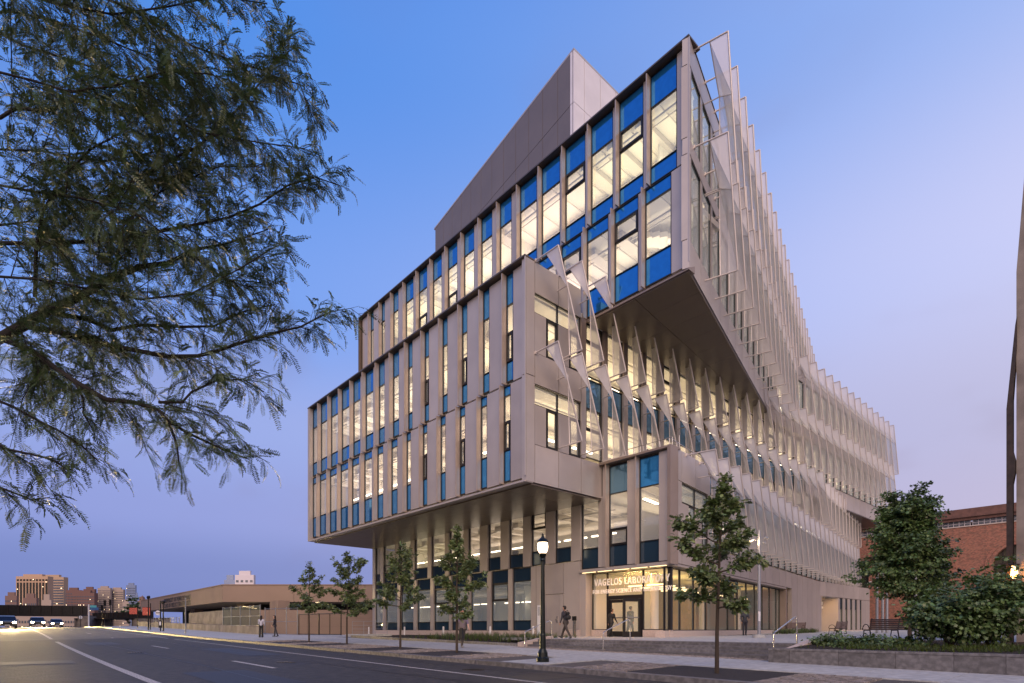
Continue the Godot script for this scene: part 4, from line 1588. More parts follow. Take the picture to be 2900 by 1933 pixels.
func make_surroundings() -> void:
	var tan_far := mk("far_tan", lin(0.36, 0.24, 0.165), 0.8)
	var buff := mk("far_buff", lin(0.34, 0.24, 0.17), 0.8)
	var brown := mk("far_brown", lin(0.12, 0.062, 0.055), 0.8)
	var brown2 := mk("far_brown_grey", lin(0.14, 0.085, 0.075), 0.8)
	var grey := mk("far_grey", lin(0.27, 0.215, 0.19), 0.8)
	var white := mk("far_white", lin(0.5, 0.46, 0.5), 0.6)
	var blueg := mk("far_glass", lin(0.18, 0.22, 0.33), 0.2, 0.3)
	tower(46, 136, 1631, 700, tan_far, "v", 22, 10, "far tan tower with tall dark vertical window bays at the left")
	tower(105, 181, 1633, 760, buff, "h", 20, 6, "far buff tower with horizontal bands of windows behind the striped tower")
	tower(15, 48, 1686, 640, brown2, "g", 8, 8, "low far brownish block at the left edge of the skyline")
	tower(66, 104, 1692, 600, brown2, "g", 6, 7, "low dark brown block in front of the striped tower")
	tower(118, 146, 1698, 580, grey, "g", 4, 4, "small pale windowed block before the banded tower")
	tower(187, 228, 1670, 640, brown, "g", 14, 9, "narrow far brown brick block right of the banded tower")
	tower(204, 268, 1678, 600, brown, "g", 13, 14, "broad far reddish brown block beside the grey slab")
	tower(237, 269, 1667, 660, brown, "g", 16, 8, "taller brown block rising behind the broad reddish one")
	tower(277, 313, 1664, 620, grey, "g", 20, 10, "left half of the far grey balcony slab")
	tower(311, 350, 1668, 626, grey, "g", 19, 11, "right half of the far grey balcony slab")
	tower(358, 384, 1656, 900, blueg, "g", 18, 7, "slim far pale blue glass tower")
	tower(384, 391, 1684, 880, blueg, "g", 12, 3, "sliver of a bluish block beside the slim glass tower")
	tower(348, 366, 1705, 600, grey, "g", 8, 5, "low greyish block between the balcony slab and the green tree")
	var d := tower(391, 408, 1700, 560, brown2, "g", 6, 4, "far brown tower with a domed top")
	var b := MB.new()
	b.lathe([Vector2(2.6, 30.5), Vector2(2.5, 32.5), Vector2(1.8, 34.3), Vector2(0.5, 35.4), Vector2(0.0, 36.2)], Vector3(0, 0, -2.5), 12)
	put("dome", b, brown2, d)
	tower(20, 232, 1740, 260, grey, "g", 3, 26, "long low pale building seen under the railway bridge", "low_building")
	tower(635, 668, 1641, 330, blueg, "g", 9, 8, "dark stepped block peeping over the tan hall roof")
	tower(666, 719, 1627, 320, white, "g", 12, 4, "white block with pink trim rising behind the tan hall")
	# railway bridge
	var br := thing("railway_bridge", Vector3(-180, 0, -6), "dark steel railway girder bridge crossing the street far left", "bridge")
	var G := func(px: float, far: float): return Vector3((0.67033 * (px - 1450.0) / 1615.0 - 0.74207) * far, 0, -(0.74207 * (px - 1450.0) / 1615.0 + 0.67033) * far)
	for q in [[-120.0, 248.0, 130.0, 140.0, 5.6, 3.4], [266.0, 432.0, 150.0, 138.0, 4.2, 2.75]]:
		var a: Vector3 = G.call(q[0], q[2])
		var e: Vector3 = G.call(q[1], q[3])
		var dir := (e - a).normalized()
		var nrm := Vector3(-dir.z, 0, dir.x)
		b = MB.new(1.0, br.position)
		var P := func(u: float, y: float, w: float): return a + dir * u + Vector3(0, y, 0) + nrm * w
		var l := a.distance_to(e)
		b.hexa([P.call(0, q[5], -0.3), P.call(l, q[5], -0.3), P.call(l, q[5], 0.3), P.call(0, q[5], 0.3), P.call(0, q[4], -0.3), P.call(l, q[4], -0.3), P.call(l, q[4], 0.3), P.call(0, q[4], 0.3)])
		b.hexa([P.call(0, q[5] - 0.3, -4.5), P.call(l, q[5] - 0.3, -4.5), P.call(l, q[5] - 0.3, 4.5), P.call(0, q[5] - 0.3, 4.5), P.call(0, q[5] - 0.02, -4.5), P.call(l, q[5] - 0.02, -4.5), P.call(l, q[5] - 0.02, 4.5), P.call(0, q[5] - 0.02, 4.5)])
		var girder := put("girder", b, M.bridge_steel, br)
		for i in 12:
			b = MB.new(1.0, br.position)
			var u := l * (i + 0.5) / 12.0
			b.hexa([P.call(u - 0.08, q[5], 0.31), P.call(u + 0.08, q[5], 0.31), P.call(u + 0.08, q[5], 0.5), P.call(u - 0.08, q[5], 0.5), P.call(u - 0.08, q[4], 0.31), P.call(u + 0.08, q[4], 0.31), P.call(u + 0.08, q[4], 0.5), P.call(u - 0.08, q[4], 0.5)])
			put("stiffener", b, M.rust_steel, girder)
		b = MB.new(1.0, br.position)
		for u in [0.0, l]:
			b.hexa([P.call(u - 1, -3.0, -4), P.call(u + 1, -3.0, -4), P.call(u + 1, -3.0, 4), P.call(u - 1, -3.0, 4), P.call(u - 1, q[5] - 0.3, -4), P.call(u + 1, q[5] - 0.3, -4), P.call(u + 1, q[5] - 0.3, 4), P.call(u - 1, q[5] - 0.3, 4)])
		put("pier", b, M.concrete, br)
	make_hall()
	make_brick_building()
	make_concrete_frame()
	make_far_side()


func make_hall() -> void:
	var h := thing("tan_hall", Vector3(-90, -0.6, -40), "low tan hall with a deep overhanging fascia and dark lettering", "building")
	var o := h.position
	var line := [Vector2(-143.6, -22.9), Vector2(-84.3, -22.9), Vector2(-71.4, -37.4), Vector2(-60.0, -50.0)]
	var ys := [[-143.6, 3.70, 5.9], [-84.3, 3.69, 6.08], [-71.4, 3.7, 6.0], [-60.0, 3.7, 6.0]]
	for i in 3:
		var a: Vector2 = line[i]
		var e: Vector2 = line[i + 1]
		var n := 4 if i == 0 else 2
		var dir := (e - a).normalized()
		var nrm := Vector2(-dir.y, dir.x)
		for k in n:
			var p := a.lerp(e, float(k) / n) + dir * 0.02
			var q := a.lerp(e, float(k + 1) / n) - dir * 0.02
			var b := MB.new(1.0, o)
			b.wbox([p, (q - p).normalized(), nrm], 0.0, p.distance_to(q), 3.7, 5.95, -0.5, 0.0)
			put("fascia_panel", b, M.tan_fascia, h)
			b = MB.new(1.0, o)
			b.wbox([p, (q - p).normalized(), nrm], 0.0, p.distance_to(q), 5.95, 6.1, -0.6, 0.06)
			put("roof_edge", b, M.far_white if k > 90 else M.tan_block, h)
	var b2 := MB.new(1.0, o)
	b2.prism(PackedVector2Array([Vector2(-143.4, -23.3), Vector2(-84.5, -23.3), Vector2(-60.4, -50.0), Vector2(-60.4, -80.0), Vector2(-143.4, -80.0)]), 3.72, 5.9)
	put("roof", b2, M.concrete, h)
	b2 = MB.new(1.0, o)
	b2.prism(PackedVector2Array([Vector2(-140, -30.0), Vector2(-90.0, -30.0), Vector2(-66.0, -55.0), Vector2(-66.0, -78.0), Vector2(-140, -78.0)]), -0.6, 3.71)
	put("recessed_wall", b2, M.dark_void, h)
	for x in [-120.0, -92.0, -78.0]:
		b2 = MB.new(1.0, o)
		b2.box(Vector3(x, -0.6, -28.5), Vector3(x + 3.0, 3.7, -27.0))
		put("support", b2, M.tan_block, h)
	text("lettering", "UNIVERSITY OF PENNSYLVANIA", Vector2(19.5, 0.78), M.dark_letters, h, Transform3D(Basis(), Vector3(-111.0, 5.12, -22.86) - o))
	text("lettering", "CLASS OF 1923 ICE SKATING RINK", Vector2(19.5, 0.78), M.dark_letters, h, Transform3D(Basis(), Vector3(-111.0, 4.22, -22.86) - o))
	for i in 5:
		b2 = MB.new(1.0, o)
		b2.box(Vector3(-88.0 + i * 1.2, 3.2 - 0.1 * i, -26.9), Vector3(-87.6 + i * 1.2, 3.3 - 0.1 * i, -26.7))
		put("soffit_light", b2, M.lamp_warm, h)
	b2 = MB.new(1.0, o)
	b2.box(Vector3(-72.2, 3.4, -31.0), Vector3(-71.4, 3.5, -30.8))
	put("soffit_light", b2, M.lamp_warm, h)
	# block wall, fences and gate between hall and laboratory
	var wall := thing("block_wall", Vector3(-57, -0.6, -24), "plain tan block wall behind the fences left of the laboratory", "wall")
	b2 = MB.new(1.0, wall.position)
	var a3 := Vector2(-64.3, -18.3)
	var e3 := Vector2(-50.3, -33.0)
	var dr := (e3 - a3).normalized()
	for k in 5:
		for j in 3:
			b2 = MB.new(1.0, wall.position)
			b2.wbox([a3, dr, Vector2(-dr.y, dr.x)], k * 4.06 + 0.01, k * 4.06 + 4.05, -0.6 + j * 0.87, -0.6 + (j + 1) * 0.865, -0.3, 0.0)
			put("wall_course", b2, M.tan_block, wall)
	var low := thing("low_concrete_wall", Vector3(-80, -0.4, -17.4), "long low stained concrete wall along the pavement far left", "wall")
	for k in 10:
		b2 = MB.new(1.0, low.position)
		var x0 := -53.0 - 6.0 * k
		b2.hexa([Vector3(x0, -1.2, -17.7), Vector3(x0 - 5.97, -1.2, -17.7), Vector3(x0 - 5.97, -1.2, -17.4), Vector3(x0, -1.2, -17.4),
			Vector3(x0, side_y(x0, -17.4) + 0.72, -17.7), Vector3(x0 - 5.97, side_y(x0 - 6, -17.4) + 0.72, -17.7), Vector3(x0 - 5.97, side_y(x0 - 6, -17.4) + 0.72, -17.4), Vector3(x0, side_y(x0, -17.4) + 0.72, -17.4)])
		put("wall_section", b2, M.concrete_stained, low)
	var cp := thing("concrete_panel_wall", Vector3(-74, -0.6, -18.5), "tall weathered grey concrete panels standing behind the low wall", "wall")
	for k in 3:
		b2 = MB.new(1.0, cp.position)
		b2.box(Vector3(-83.0 + k * 6.07, -0.6, -18.9), Vector3(-83.0 + (k + 1) * 6.06, 2.05, -18.5))
		put("concrete_panel", b2, M.concrete_stained, cp)
	fence("screened_fence", Vector3(-64.5, 0.32, -17.55), Vector3(-54.2, 0.28, -17.9), 1.85, 4, "fence_mesh", "chain fence with green screen on the low concrete wall")
	fence("chain_fence", Vector3(-53.8, -0.52, -18.2), Vector3(-49.8, -0.52, -19.6), 2.35, 3, "chain_mesh", "bare chain link fence panel between the screened fence and the gate")
	fence("chain_fence", Vector3(-100.0, 0.75, -17.55), Vector3(-83.5, 0.55, -17.55), 0.9, 9, "chain_mesh", "short galvanised mesh guard on the low wall beside the bus stop")
	var gate := thing("double_gate", Vector3(-46.3, -0.55, -20.0), "black framed double gate in front of the tan block wall", "gate")
	for k in 2:
		b2 = MB.new(1.0, gate.position)
		var p := Vector3(-49.5, 0, -19.6).lerp(Vector3(-42.9, 0, -20.4), k * 0.5) + Vector3(0.03, 0, 0)
		var q := Vector3(-49.5, 0, -19.6).lerp(Vector3(-42.9, 0, -20.4), k * 0.5 + 0.5) - Vector3(0.03, 0, 0)
		for y in [-0.45, 1.25]:
			b2.tube(p + Vector3.UP * y, q + Vector3.UP * y, 0.035)
		for e in [p, q]:
			b2.tube(e + Vector3.UP * -0.5, e + Vector3.UP * 1.3, 0.045)
		b2.tube((p + q) / 2 + Vector3.UP * -0.45, (p + q) / 2 + Vector3.UP * 1.25, 0.03)
		var leaf := put("gate_leaf", b2, M.iron, gate)
		b2 = MB.new(1.0, gate.position)
		for i in 20:
			var c := p.lerp(q, (i + 0.5) / 20.0)
			b2.tube(c + Vector3.UP * -0.45, c + Vector3.UP * 1.25, 0.006, -1, 4, false)
		stuff(put("gate_bars", b2, M.iron, leaf))
	var gr := thing("ramp_guard", Vector3(-42.0, -0.5, -22.0), "thin steel guard rail at the left corner of the laboratory", "railing")
	b2 = MB.new(1.0, gr.position)
	for k in 4:
		var c := Vector3(-43.4 + k * 1.0, 0, -21.6 - k * 0.5)
		b2.tube(c + Vector3.UP * -0.6, c + Vector3.UP * 0.62, 0.02)
	for y in [0.62, 0.3, 0.0, -0.25]:
		b2.tube(Vector3(-43.4, y, -21.6), Vector3(-40.4, y, -23.1), 0.014)
	put("rails", b2, M.pole_grey, gr)
	b2 = MB.new(1.0, gr.position)
	b2.box(Vector3(-44.0, -0.62, -23.4), Vector3(-40.2, -0.42, -21.3))
	put("kerb_block", b2, M.slab_1, gr)


func fence(called: String, a: Vector3, e: Vector3, high: float, n: int, mesh_mat: String, label: String) -> void:
	var f := thing(called, (a + e) / 2, label, "fence")
	var o := f.position
	for i in n + 1:
		var p := a.lerp(e, float(i) / n)
		var b := MB.new(1.0, o)
		b.tube(p, p + Vector3.UP * (high + 0.12), 0.04)
		put("post", b, M.pole_grey, f)
	var r := MB.new(1.0, o)
	for y in [0.05, high * 0.5, high]:
		r.tube(a + Vector3.UP * y, e + Vector3.UP * y, 0.022)
	put("rail", r, M.pole_grey, f)
	for i in n:
		var p := a.lerp(e, float(i) / n)
		var q := a.lerp(e, float(i + 1) / n)
		r = MB.new(1.0, o)
		r.quad(p + Vector3.UP * 0.05, q + Vector3.UP * 0.05, q + Vector3.UP * high, p + Vector3.UP * high)
		put("mesh_panel", r, M[mesh_mat], f)


func make_brick_building() -> void:
	var z := -100.0
	var t := thing("brick_hall", Vector3(-12, -0.3, -105), "large red brick hall with arched windows and a long clerestory", "building")
	var o := t.position
	var arches := [-43.7, -33.7, -23.7, -13.7, -3.7, 6.3]
	var wd := 5.2
	var spring := 8.6
	var x0 := -60.0
	for i in arches.size() + 1:
		var xl: float = x0 if i == 0 else arches[i - 1] + wd
		var xr: float = arches[i] if i < arches.size() else 24.0
		var b := MB.new(1.0, o)
		b.box(Vector3(xl, -0.6, z - 1.0), Vector3(xr, 14.3, z))
		put("wall_pier", b, M.brick, t)
		if i == arches.size():
			break
		# the arch head
		b = MB.new(1.0, o)
		var cx := xr + wd / 2
		var n := 14
		for k in n:
			var a0 := PI * k / n
			var a1 := PI * (k + 1) / n
			var p0 := Vector3(cx - cos(a0) * wd / 2, spring + sin(a0) * wd / 2, z)
			var p1 := Vector3(cx - cos(a1) * wd / 2, spring + sin(a1) * wd / 2, z)
			b.quad(p0, p1, Vector3(p1.x, 14.3, z), Vector3(p0.x, 14.3, z))
			b.quad(p0, p0 + Vector3(0, 0, -1), p1 + Vector3(0, 0, -1), p1)
		put("wall_arch", b, M.brick, t)
		b = MB.new(1.0, o)
		for k in n:
			for ring in 2:
				var a0 := PI * k / n
				var a1 := PI * (k + 1) / n
				var r0 := wd / 2 + ring * 0.45
				var r1 := r0 + 0.4
				var zz := z + 0.12 - ring * 0.05
				var q := []
				for y in [z - 0.05, zz]:
					for e in [[a0, r0], [a1, r0], [a1, r1], [a0, r1]]:
						q.append(Vector3(cx - cos(e[0]) * e[1], spring + sin(e[0]) * e[1], y))
				b.hexa(q)
		put("arch_ring", b, M.brick, t)
		b = MB.new(1.0, o)
		b.box(Vector3(xr, 2.6, z - 0.8), Vector3(xr + wd, spring, z - 0.7))
		for k in n:
			var a0 := PI * k / n
			var a1 := PI * (k + 1) / n
			b.tri(Vector3(cx, spring, z - 0.7), Vector3(cx - cos(a1) * wd / 2, spring + sin(a1) * wd / 2, z - 0.7), Vector3(cx - cos(a0) * wd / 2, spring + sin(a0) * wd / 2, z - 0.7))
		var win := put("arched_window", b, M.arch_glass, t)
		b = MB.new(1.0, o)
		for k in range(1, 5):
			var xx := xr + wd * k / 5.0
			var hh := sqrt(maxf(0.0, wd * wd / 4 - (xx - cx) * (xx - cx)))
			b.box(Vector3(xx - 0.05, 2.6, z - 0.7), Vector3(xx + 0.05, spring + hh, z - 0.6))
		for k in 7:
			b.box(Vector3(xr, 2.8 + k * 1.0, z - 0.7), Vector3(xr + wd, 2.86 + k * 1.0, z - 0.62))
		b.box(Vector3(xr, spring - 0.1, z - 0.7), Vector3(xr + wd, spring + 0.15, z - 0.55))
		put("glazing_bars", b, M.rust_steel, win)
		b = MB.new(1.0, o)
		b.box(Vector3(xr, -0.6, z - 1.0), Vector3(xr + wd, 2.6, z - 0.1))
		b.box(Vector3(xr - 0.2, 2.5, z - 0.1), Vector3(xr + wd + 0.2, 2.7, z + 0.15))
		put("window_apron", b, M.brick, t)
	var b4 := MB.new(1.0, o)
	b4.box(Vector3(-60, 15.1, z - 1.0), Vector3(24, 15.5, z + 0.05))
	b4.box(Vector3(-60, 15.5, z - 1.2), Vector3(24, 16.0, z + 0.35))
	b4.box(Vector3(-60, 16.0, z - 1.2), Vector3(24, 16.7, z + 0.15))
	put("cornice", b4, M.brown_trim, t)
	b4 = MB.new(1.0, o)
	b4.box(Vector3(-60, 14.2, z - 0.9), Vector3(24, 14.32, z + 0.12))
	put("sill_band", b4, M.stone_base, t)
	for i in 21:
		b4 = MB.new(1.0, o)
		b4.box(Vector3(-60 + i * 4.0 + 0.1, 14.33, z - 0.5), Vector3(-56 + i * 4.0 - 0.1, 15.1, z - 0.4))
		var w := put("clerestory_window", b4, M.clerestory, t)
		b4 = MB.new(1.0, o)
		for k in 7:
			b4.box(Vector3(-60 + i * 4.0 + 0.1 + k * 0.62, 14.33, z - 0.4), Vector3(-60 + i * 4.0 + 0.15 + k * 0.62, 15.1, z - 0.34))
		b4.box(Vector3(-60 + i * 4.0, 14.7, z - 0.4), Vector3(-56 + i * 4.0, 14.74, z - 0.34))
		put("glazing_bars", b4, M.far_white, w)
	b4 = MB.new(1.0, o)
	b4.box(Vector3(-59.5, -0.6, z - 12.0), Vector3(23.5, 15.0, z - 1.02))
	put("body", b4, M.dark_void, t)
	b4 = MB.new(1.0, o)
	b4.box(Vector3(-60, -0.6, z - 0.05), Vector3(24, 0.4, z + 0.2))
	put("plinth", b4, M.concrete, t)


func make_concrete_frame() -> void:
	# the corner of a concrete stand with a rusty steel post, cut off by the right edge
	var t := thing("concrete_stand", Vector3(0.5, -0.5, -26), "tall weathered concrete stand with a dark steel post at right", "building")
	var o := t.position
	var z0 := -27.0
	var z1 := -25.0
	var E := func(pts: Array, za: float, zb: float, mat: String, called: String):
		var b := MB.new(1.0, o)
		var n: int = pts.size()
		var p := PackedVector2Array()
		for q in pts:
			p.append(Vector2(q[0], q[1]))
		var ids := Geometry2D.triangulate_polygon(p)
		for i in range(0, ids.size(), 3):
			var a := p[ids[i]]
			var d := p[ids[i + 1]]
			var e := p[ids[i + 2]]
			if (d - a).cross(e - a) < 0.0:
				var s := d; d = e; e = s
			b.tri(Vector3(a.x, a.y, zb), Vector3(d.x, d.y, zb), Vector3(e.x, e.y, zb))
			b.tri(Vector3(a.x, a.y, za), Vector3(e.x, e.y, za), Vector3(d.x, d.y, za))
		for i in n:
			var a := p[i]
			var d := p[(i + 1) % n]
			b.quad(Vector3(a.x, a.y, za), Vector3(d.x, d.y, za), Vector3(d.x, d.y, zb), Vector3(a.x, a.y, zb))
		return put(called, b, M[mat], t)
	E.call([[-2.82, -0.6], [9.0, -0.6], [9.0, 26.0], [-2.0, 25.0], [-2.64, 14.6], [-2.82, 11.8]], z0, z1, "concrete_stained", "concrete_wall")
	E.call([[-3.06, -0.6], [-2.90, -0.6], [-2.90, 4.8], [-2.84, 5.2], [-2.84, 5.6], [-2.90, 5.9], [-2.90, 7.6], [-2.80, 9.3], [-2.80, 10.3], [-2.84, 10.0], [-3.06, 7.3]], -25.2, -24.9, "rust_steel", "steel_post")
	for y in [2.2, 5.0, 7.6, 11.0]:
		var b := MB.new(1.0, o)
		b.box(Vector3(-2.62, y, z1 - 0.02), Vector3(9.0, y + 0.03, z1 + 0.012))
		put("form_joint", b, M.joint, t)
	var l := thing("wall_lantern", Vector3(-2.86, 1.75, -25.05), "small glowing wall lantern on the dark steel post", "lamp")
	var b := MB.new(1.0, Vector3.ZERO)
	b.cube(Transform3D(Basis(), Vector3(0, 0.12, 0.12)), Vector3(0.2, 0.42, 0.16), 0.03)
	put("lamp_lens", b, M.lamp_warm, l)
	b = MB.new(1.0, Vector3.ZERO)
	b.cube(Transform3D(Basis(), Vector3(0, 0.36, 0.1)), Vector3(0.26, 0.06, 0.22))
	put("lamp_cap", b, M.iron, l)
	lamp(Vector3(-2.86, 1.8, -24.75), 0.9, Color(1.0, 0.62, 0.25), 0.1)


func make_far_side() -> void:
	# the blocks across the street, seen only in the panes
	for q in [[-260.0, -70.0, 17.0, 28.0, "long dark brick block across the street mirrored in the lower panes"], [-66.0, -14.0, 16.0, 15.0, "lower dark brick block across the street mirrored near the entrance"], [20.0, 90.0, 22.0, 12.0, "low brown block across the street behind the photographer"]]:
		var t := thing("brick_block", Vector3((q[0] + q[1]) / 2, -1.0, q[2] + 8.0), q[4], "building")
		var b := MB.new(1.0, t.position)
		b.box(Vector3(q[0], -1.5, q[2]), Vector3(q[1], q[3], q[2] + 16.0))
		put("wall", b, M.far_brown, t)
		b = MB.new(1.0, t.position)
		var lit := MB.new(1.0, t.position)
		var x: float = q[0] + 1.5
		var k := 0
		while x < q[1] - 2.0:
			var y := 0.6
			while y < q[3] - 2.0:
				(lit if k % 23 == 7 else b).box(Vector3(x, y, q[2] - 0.06), Vector3(x + 1.5, y + 1.9, q[2] - 0.01))
				k += 1
				y += 3.6
			x += 3.2
		stuff(put("windows", b, M.clerestory, t))
		stuff(put("lit_windows", lit, M.lamp_warm, t))


# ---------------------------------------------------------------- street furniture
func make_street_things() -> void:
	# street lamp
	var y := side_y(-12.86, -12.94)
	var sl := thing("street_lamp", Vector3(-12.86, y, -12.94), "dark green post top street lamp with a lit acorn globe", "street lamp")
	var b := MB.new()
	b.lathe([Vector2(0.21, 0.0), Vector2(0.21, 0.12), Vector2(0.17, 0.16), Vector2(0.16, 0.3), Vector2(0.105, 0.42), Vector2(0.1, 0.85), Vector2(0.085, 0.9)], Vector3.ZERO, 12)
	put("base", b, M.lamp_green, sl)
	b = MB.new()
	b.lathe([Vector2(0.082, 0.9), Vector2(0.058, 3.2), Vector2(0.085, 3.24), Vector2(0.06, 3.3), Vector2(0.12, 3.4), Vector2(0.13, 3.46)], Vector3.ZERO, 14)
	put("shaft", b, M.lamp_green, sl)
	b = MB.new()
	b.lathe([Vector2(0.1, 3.46), Vector2(0.155, 3.56), Vector2(0.17, 3.68), Vector2(0.155, 3.8), Vector2(0.1, 3.83)], Vector3.ZERO, 16)
	put("globe", b, M.globe, sl)
	b = MB.new()
	b.lathe([Vector2(0.18, 3.80), Vector2(0.185, 3.84), Vector2(0.12, 3.92), Vector2(0.06, 3.96), Vector2(0.035, 4.02), Vector2(0.04, 4.05), Vector2(0.0, 4.12)], Vector3.ZERO, 14)
	put("cap", b, M.lamp_green, sl)
	lamp(Vector3(-12.86, y + 3.68, -12.94), 3.0, Color(1.0, 0.86, 0.68), 0.14)
	# pole with spotlights on the plaza
	var pp := Vector3(-13.35, plaza_y(-29.3), -29.3)
	var lp2 := thing("light_pole", pp, "slim grey light pole with small spotlights beside the planter", "light pole")
	b = MB.new()
	b.lathe([Vector2(0.32, 0.0), Vector2(0.32, 0.16), Vector2(0.0, 0.17)], Vector3.ZERO, 18)
	put("footing", b, M.slab_1, lp2)
	b = MB.new()
	b.lathe([Vector2(0.085, 0.16), Vector2(0.082, 5.55), Vector2(0.0, 5.56)], Vector3.ZERO, 14)
	put("pole", b, M.pole_grey, lp2)
	b = MB.new()
	b.cube(Transform3D(Basis(Vector3.UP, 0.8), Vector3(0.05, 1.1, 0.08)), Vector3(0.1, 0.5, 0.02))
	put("notice", b, M.sign_white, lp2)
	for q in [[-0.42, 5.02, 0.0], [0.42, 5.15, 0.0], [0.30, 4.9, 0.2]]:
		var dir := Vector3(q[0] * 0.67, 0, -q[0] * 0.74)
		b = MB.new()
		b.tube(Vector3(0, q[1], 0), dir * 0.7 + Vector3.UP * (q[1] + 0.03), 0.02)
		b.tube(dir * 0.7 + Vector3.UP * (q[1] + 0.05), dir * 1.1 + Vector3.UP * (q[1] - 0.03), 0.055, 0.07, 9)
		var sp := put("spotlight", b, M.pole_grey, lp2)
		b = MB.new()
		b.tube(dir * 1.1 + Vector3.UP * (q[1] - 0.03), dir * 1.115 + Vector3.UP * (q[1] - 0.034), 0.055, 0.055, 9)
		put("spot_lens", b, M.lamp_warm, sp)
	lamp(pp + Vector3(0.0, 4.95, 0.35), 0.9, Color(1.0, 0.85, 0.65), 0.1)
	# handrails of the steps
	for q in [[-20.05, "left brushed steel handrail beside the planting bed"], [-15.25, "middle brushed steel handrail on the steps facing the doors"], [-8.15, "right brushed steel handrail beside the raised planter"]]:
		var hr := thing("handrail", Vector3(q[0], -0.9, -19.8), q[1], "handrail", "brushed steel handrails of the steps")
		b = MB.new(1.0, hr.position)
		var x: float = q[0]
		b.pipe([Vector3(x, side_y(x, -19.2) - 0.02, -18.95), Vector3(x, -0.2, -18.95), Vector3(x, -0.12, -19.0), Vector3(x, 0.38, -20.55), Vector3(x, 0.42, -20.72), Vector3(x, 0.34, -20.82), Vector3(x, -0.52, -20.82)], 0.024, 0.024, 8)
		put("rail", b, M.steel, hr)
	# bollards in the bed and a reader post
	for q in [[1045.0, "first white marker post at the left end of the bed"], [1146.0, "second white marker post behind the twin street trees"], [1256.0, "third white marker post among the grasses"], [1388.5, "fourth white marker post under the wide panes"], [1510.0, "fifth white marker post beside the left handrail"]]:
		var r: float = (q[0] - 1450.0) / 1615.0
		var far := 25.9 / (0.74207 * r + 0.67033)
		var p := Vector3((0.67033 * r - 0.74207) * far, -0.55, -25.9)
		var mp := thing("marker_post", p, q[1], "post", "white marker posts in the planting bed")
		b = MB.new()
		b.lathe([Vector2(0.07, 0.0), Vector2(0.07, 0.7), Vector2(0.05, 0.74), Vector2(0.0, 0.75)], Vector3.ZERO, 10)
		put("shaft", b, M.white_post, mp)
	var rd := thing("reader_post", Vector3(-23.05, -0.47, -25.9), "slender steel post with a card reader left of the doors", "post")
	b = MB.new()
	b.box(Vector3(-0.07, 0, -0.07), Vector3(0.07, 1.0, 0.07))
	put("shaft", b, M.steel, rd)
	b = MB.new()
	b.box(Vector3(-0.1, 0.98, -0.08), Vector3(0.1, 1.24, 0.1))
	put("reader", b, M.iron, rd)
	# benches
	bench(Vector3(-8.1, plaza_y(-28.3), -28.3), 2.55, Vector3(0.67033, 0, -0.74207), "brown slatted bench seen from behind beside the maple trunk")
	bench(Vector3(-20.5, plaza_y(-50.0), -50.0), 1.8, Vector3(0.55, 0, -0.83), "small slatted bench by the far grasses and second door")
	bench(Vector3(-14.7, plaza_y(-44.0), -44.0), 1.4, Vector3(0.2, 0, -0.98), "far small bench with curved iron arms left of the big bench")
	# round columns on the plaza
	for q in [[2483.0, 45.0, "leftmost slim grey plaza column"], [2499.0, 47.0, "second slim grey plaza column from the left"], [2511.0, 44.0, "third slim grey plaza column, nearest the maple"], [2593.0, 46.0, "slim grey plaza column seen right of the maple trunk"]]:
		var r: float = (q[0] - 1450.0) / 1615.0
		var p := Vector3((0.67033 * r - 0.74207) * q[1], 0, -(0.74207 * r + 0.67033) * q[1])
		p.y = plaza_y(p.z)
		var c := thing("plaza_column", p, q[2], "column", "slim grey columns on the plaza")
		b = MB.new()
		b.lathe([Vector2(0.1, 0.0), Vector2(0.1, 5.4), Vector2(0.0, 5.45)], Vector3.ZERO, 12)
		put("shaft", b, M.pole_grey, c)
		b = MB.new()
		b.lathe([Vector2(0.0, 0.0), Vector2(0.07, 0.03), Vector2(0.07, 0.16), Vector2(0.0, 0.2)], Vector3(0, 5.45, 0), 8)
		put("top_lamp", b, M.lamp_white, c)
	far_signs()
	# cars with their lamps on
	car(Vector3(-97.0, road_y(-97.0), -1.0), 0.0, "dark sports utility car with headlights on coming up the street", true)
	car(Vector3(-118.0, road_y(-118.0), -4.8), 0.0, "second car with bright headlights behind the first in the next lane", true)
	car(Vector3(-138.0, road_y(-138.0), -8.4), 0.0, "third car with headlights on under the railway bridge", true)


func bench(at: Vector3, length: float, along: Vector3, label: String) -> void:
	var t := thing("bench", at, label, "bench", "slatted benches on the plaza")
	t.basis = Basis(along, Vector3.UP, along.cross(Vector3.UP))
	# x along, z towards the back of the bench
	for i in 6:
		var b := MB.new()
		b.cube(Transform3D(Basis(Vector3.RIGHT, -0.22), Vector3(length / 2, 0.44 + i * 0.082, 0.10 + i * 0.018)), Vector3(length, 0.062, 0.03), 0.003)
		put("slat", b, M.bench_wood, t)
	for i in 5:
		var b := MB.new()
		b.cube(Transform3D(Basis(), Vector3(length / 2, 0.42, -0.02 - i * 0.085)), Vector3(length, 0.03, 0.066), 0.003)
		put("slat", b, M.bench_wood, t)
	for x in [0.06, length / 2, length - 0.06]:
		var b := MB.new()
		b.pipe([Vector3(x, 0.0, 0.16), Vector3(x, 0.40, 0.06), Vector3(x, 0.92, 0.20)], 0.028, 0.022, 6)
		b.pipe([Vector3(x, 0.0, -0.42), Vector3(x, 0.39, -0.36), Vector3(x, 0.40, 0.06)], 0.026, 0.024, 6)
		put("leg", b, M.iron, t)
	for x in [0.02, length - 0.02]:
		var b := MB.new()
		var pts := []
		for k in 11:
			var a := PI * k / 10.0
			pts.append(Vector3(x, 0.42 + sin(a) * 0.24, -0.16 - cos(a) * 0.24))
		b.pipe(pts, 0.02, 0.02, 6)
		put("arm_rest", b, M.iron, t)


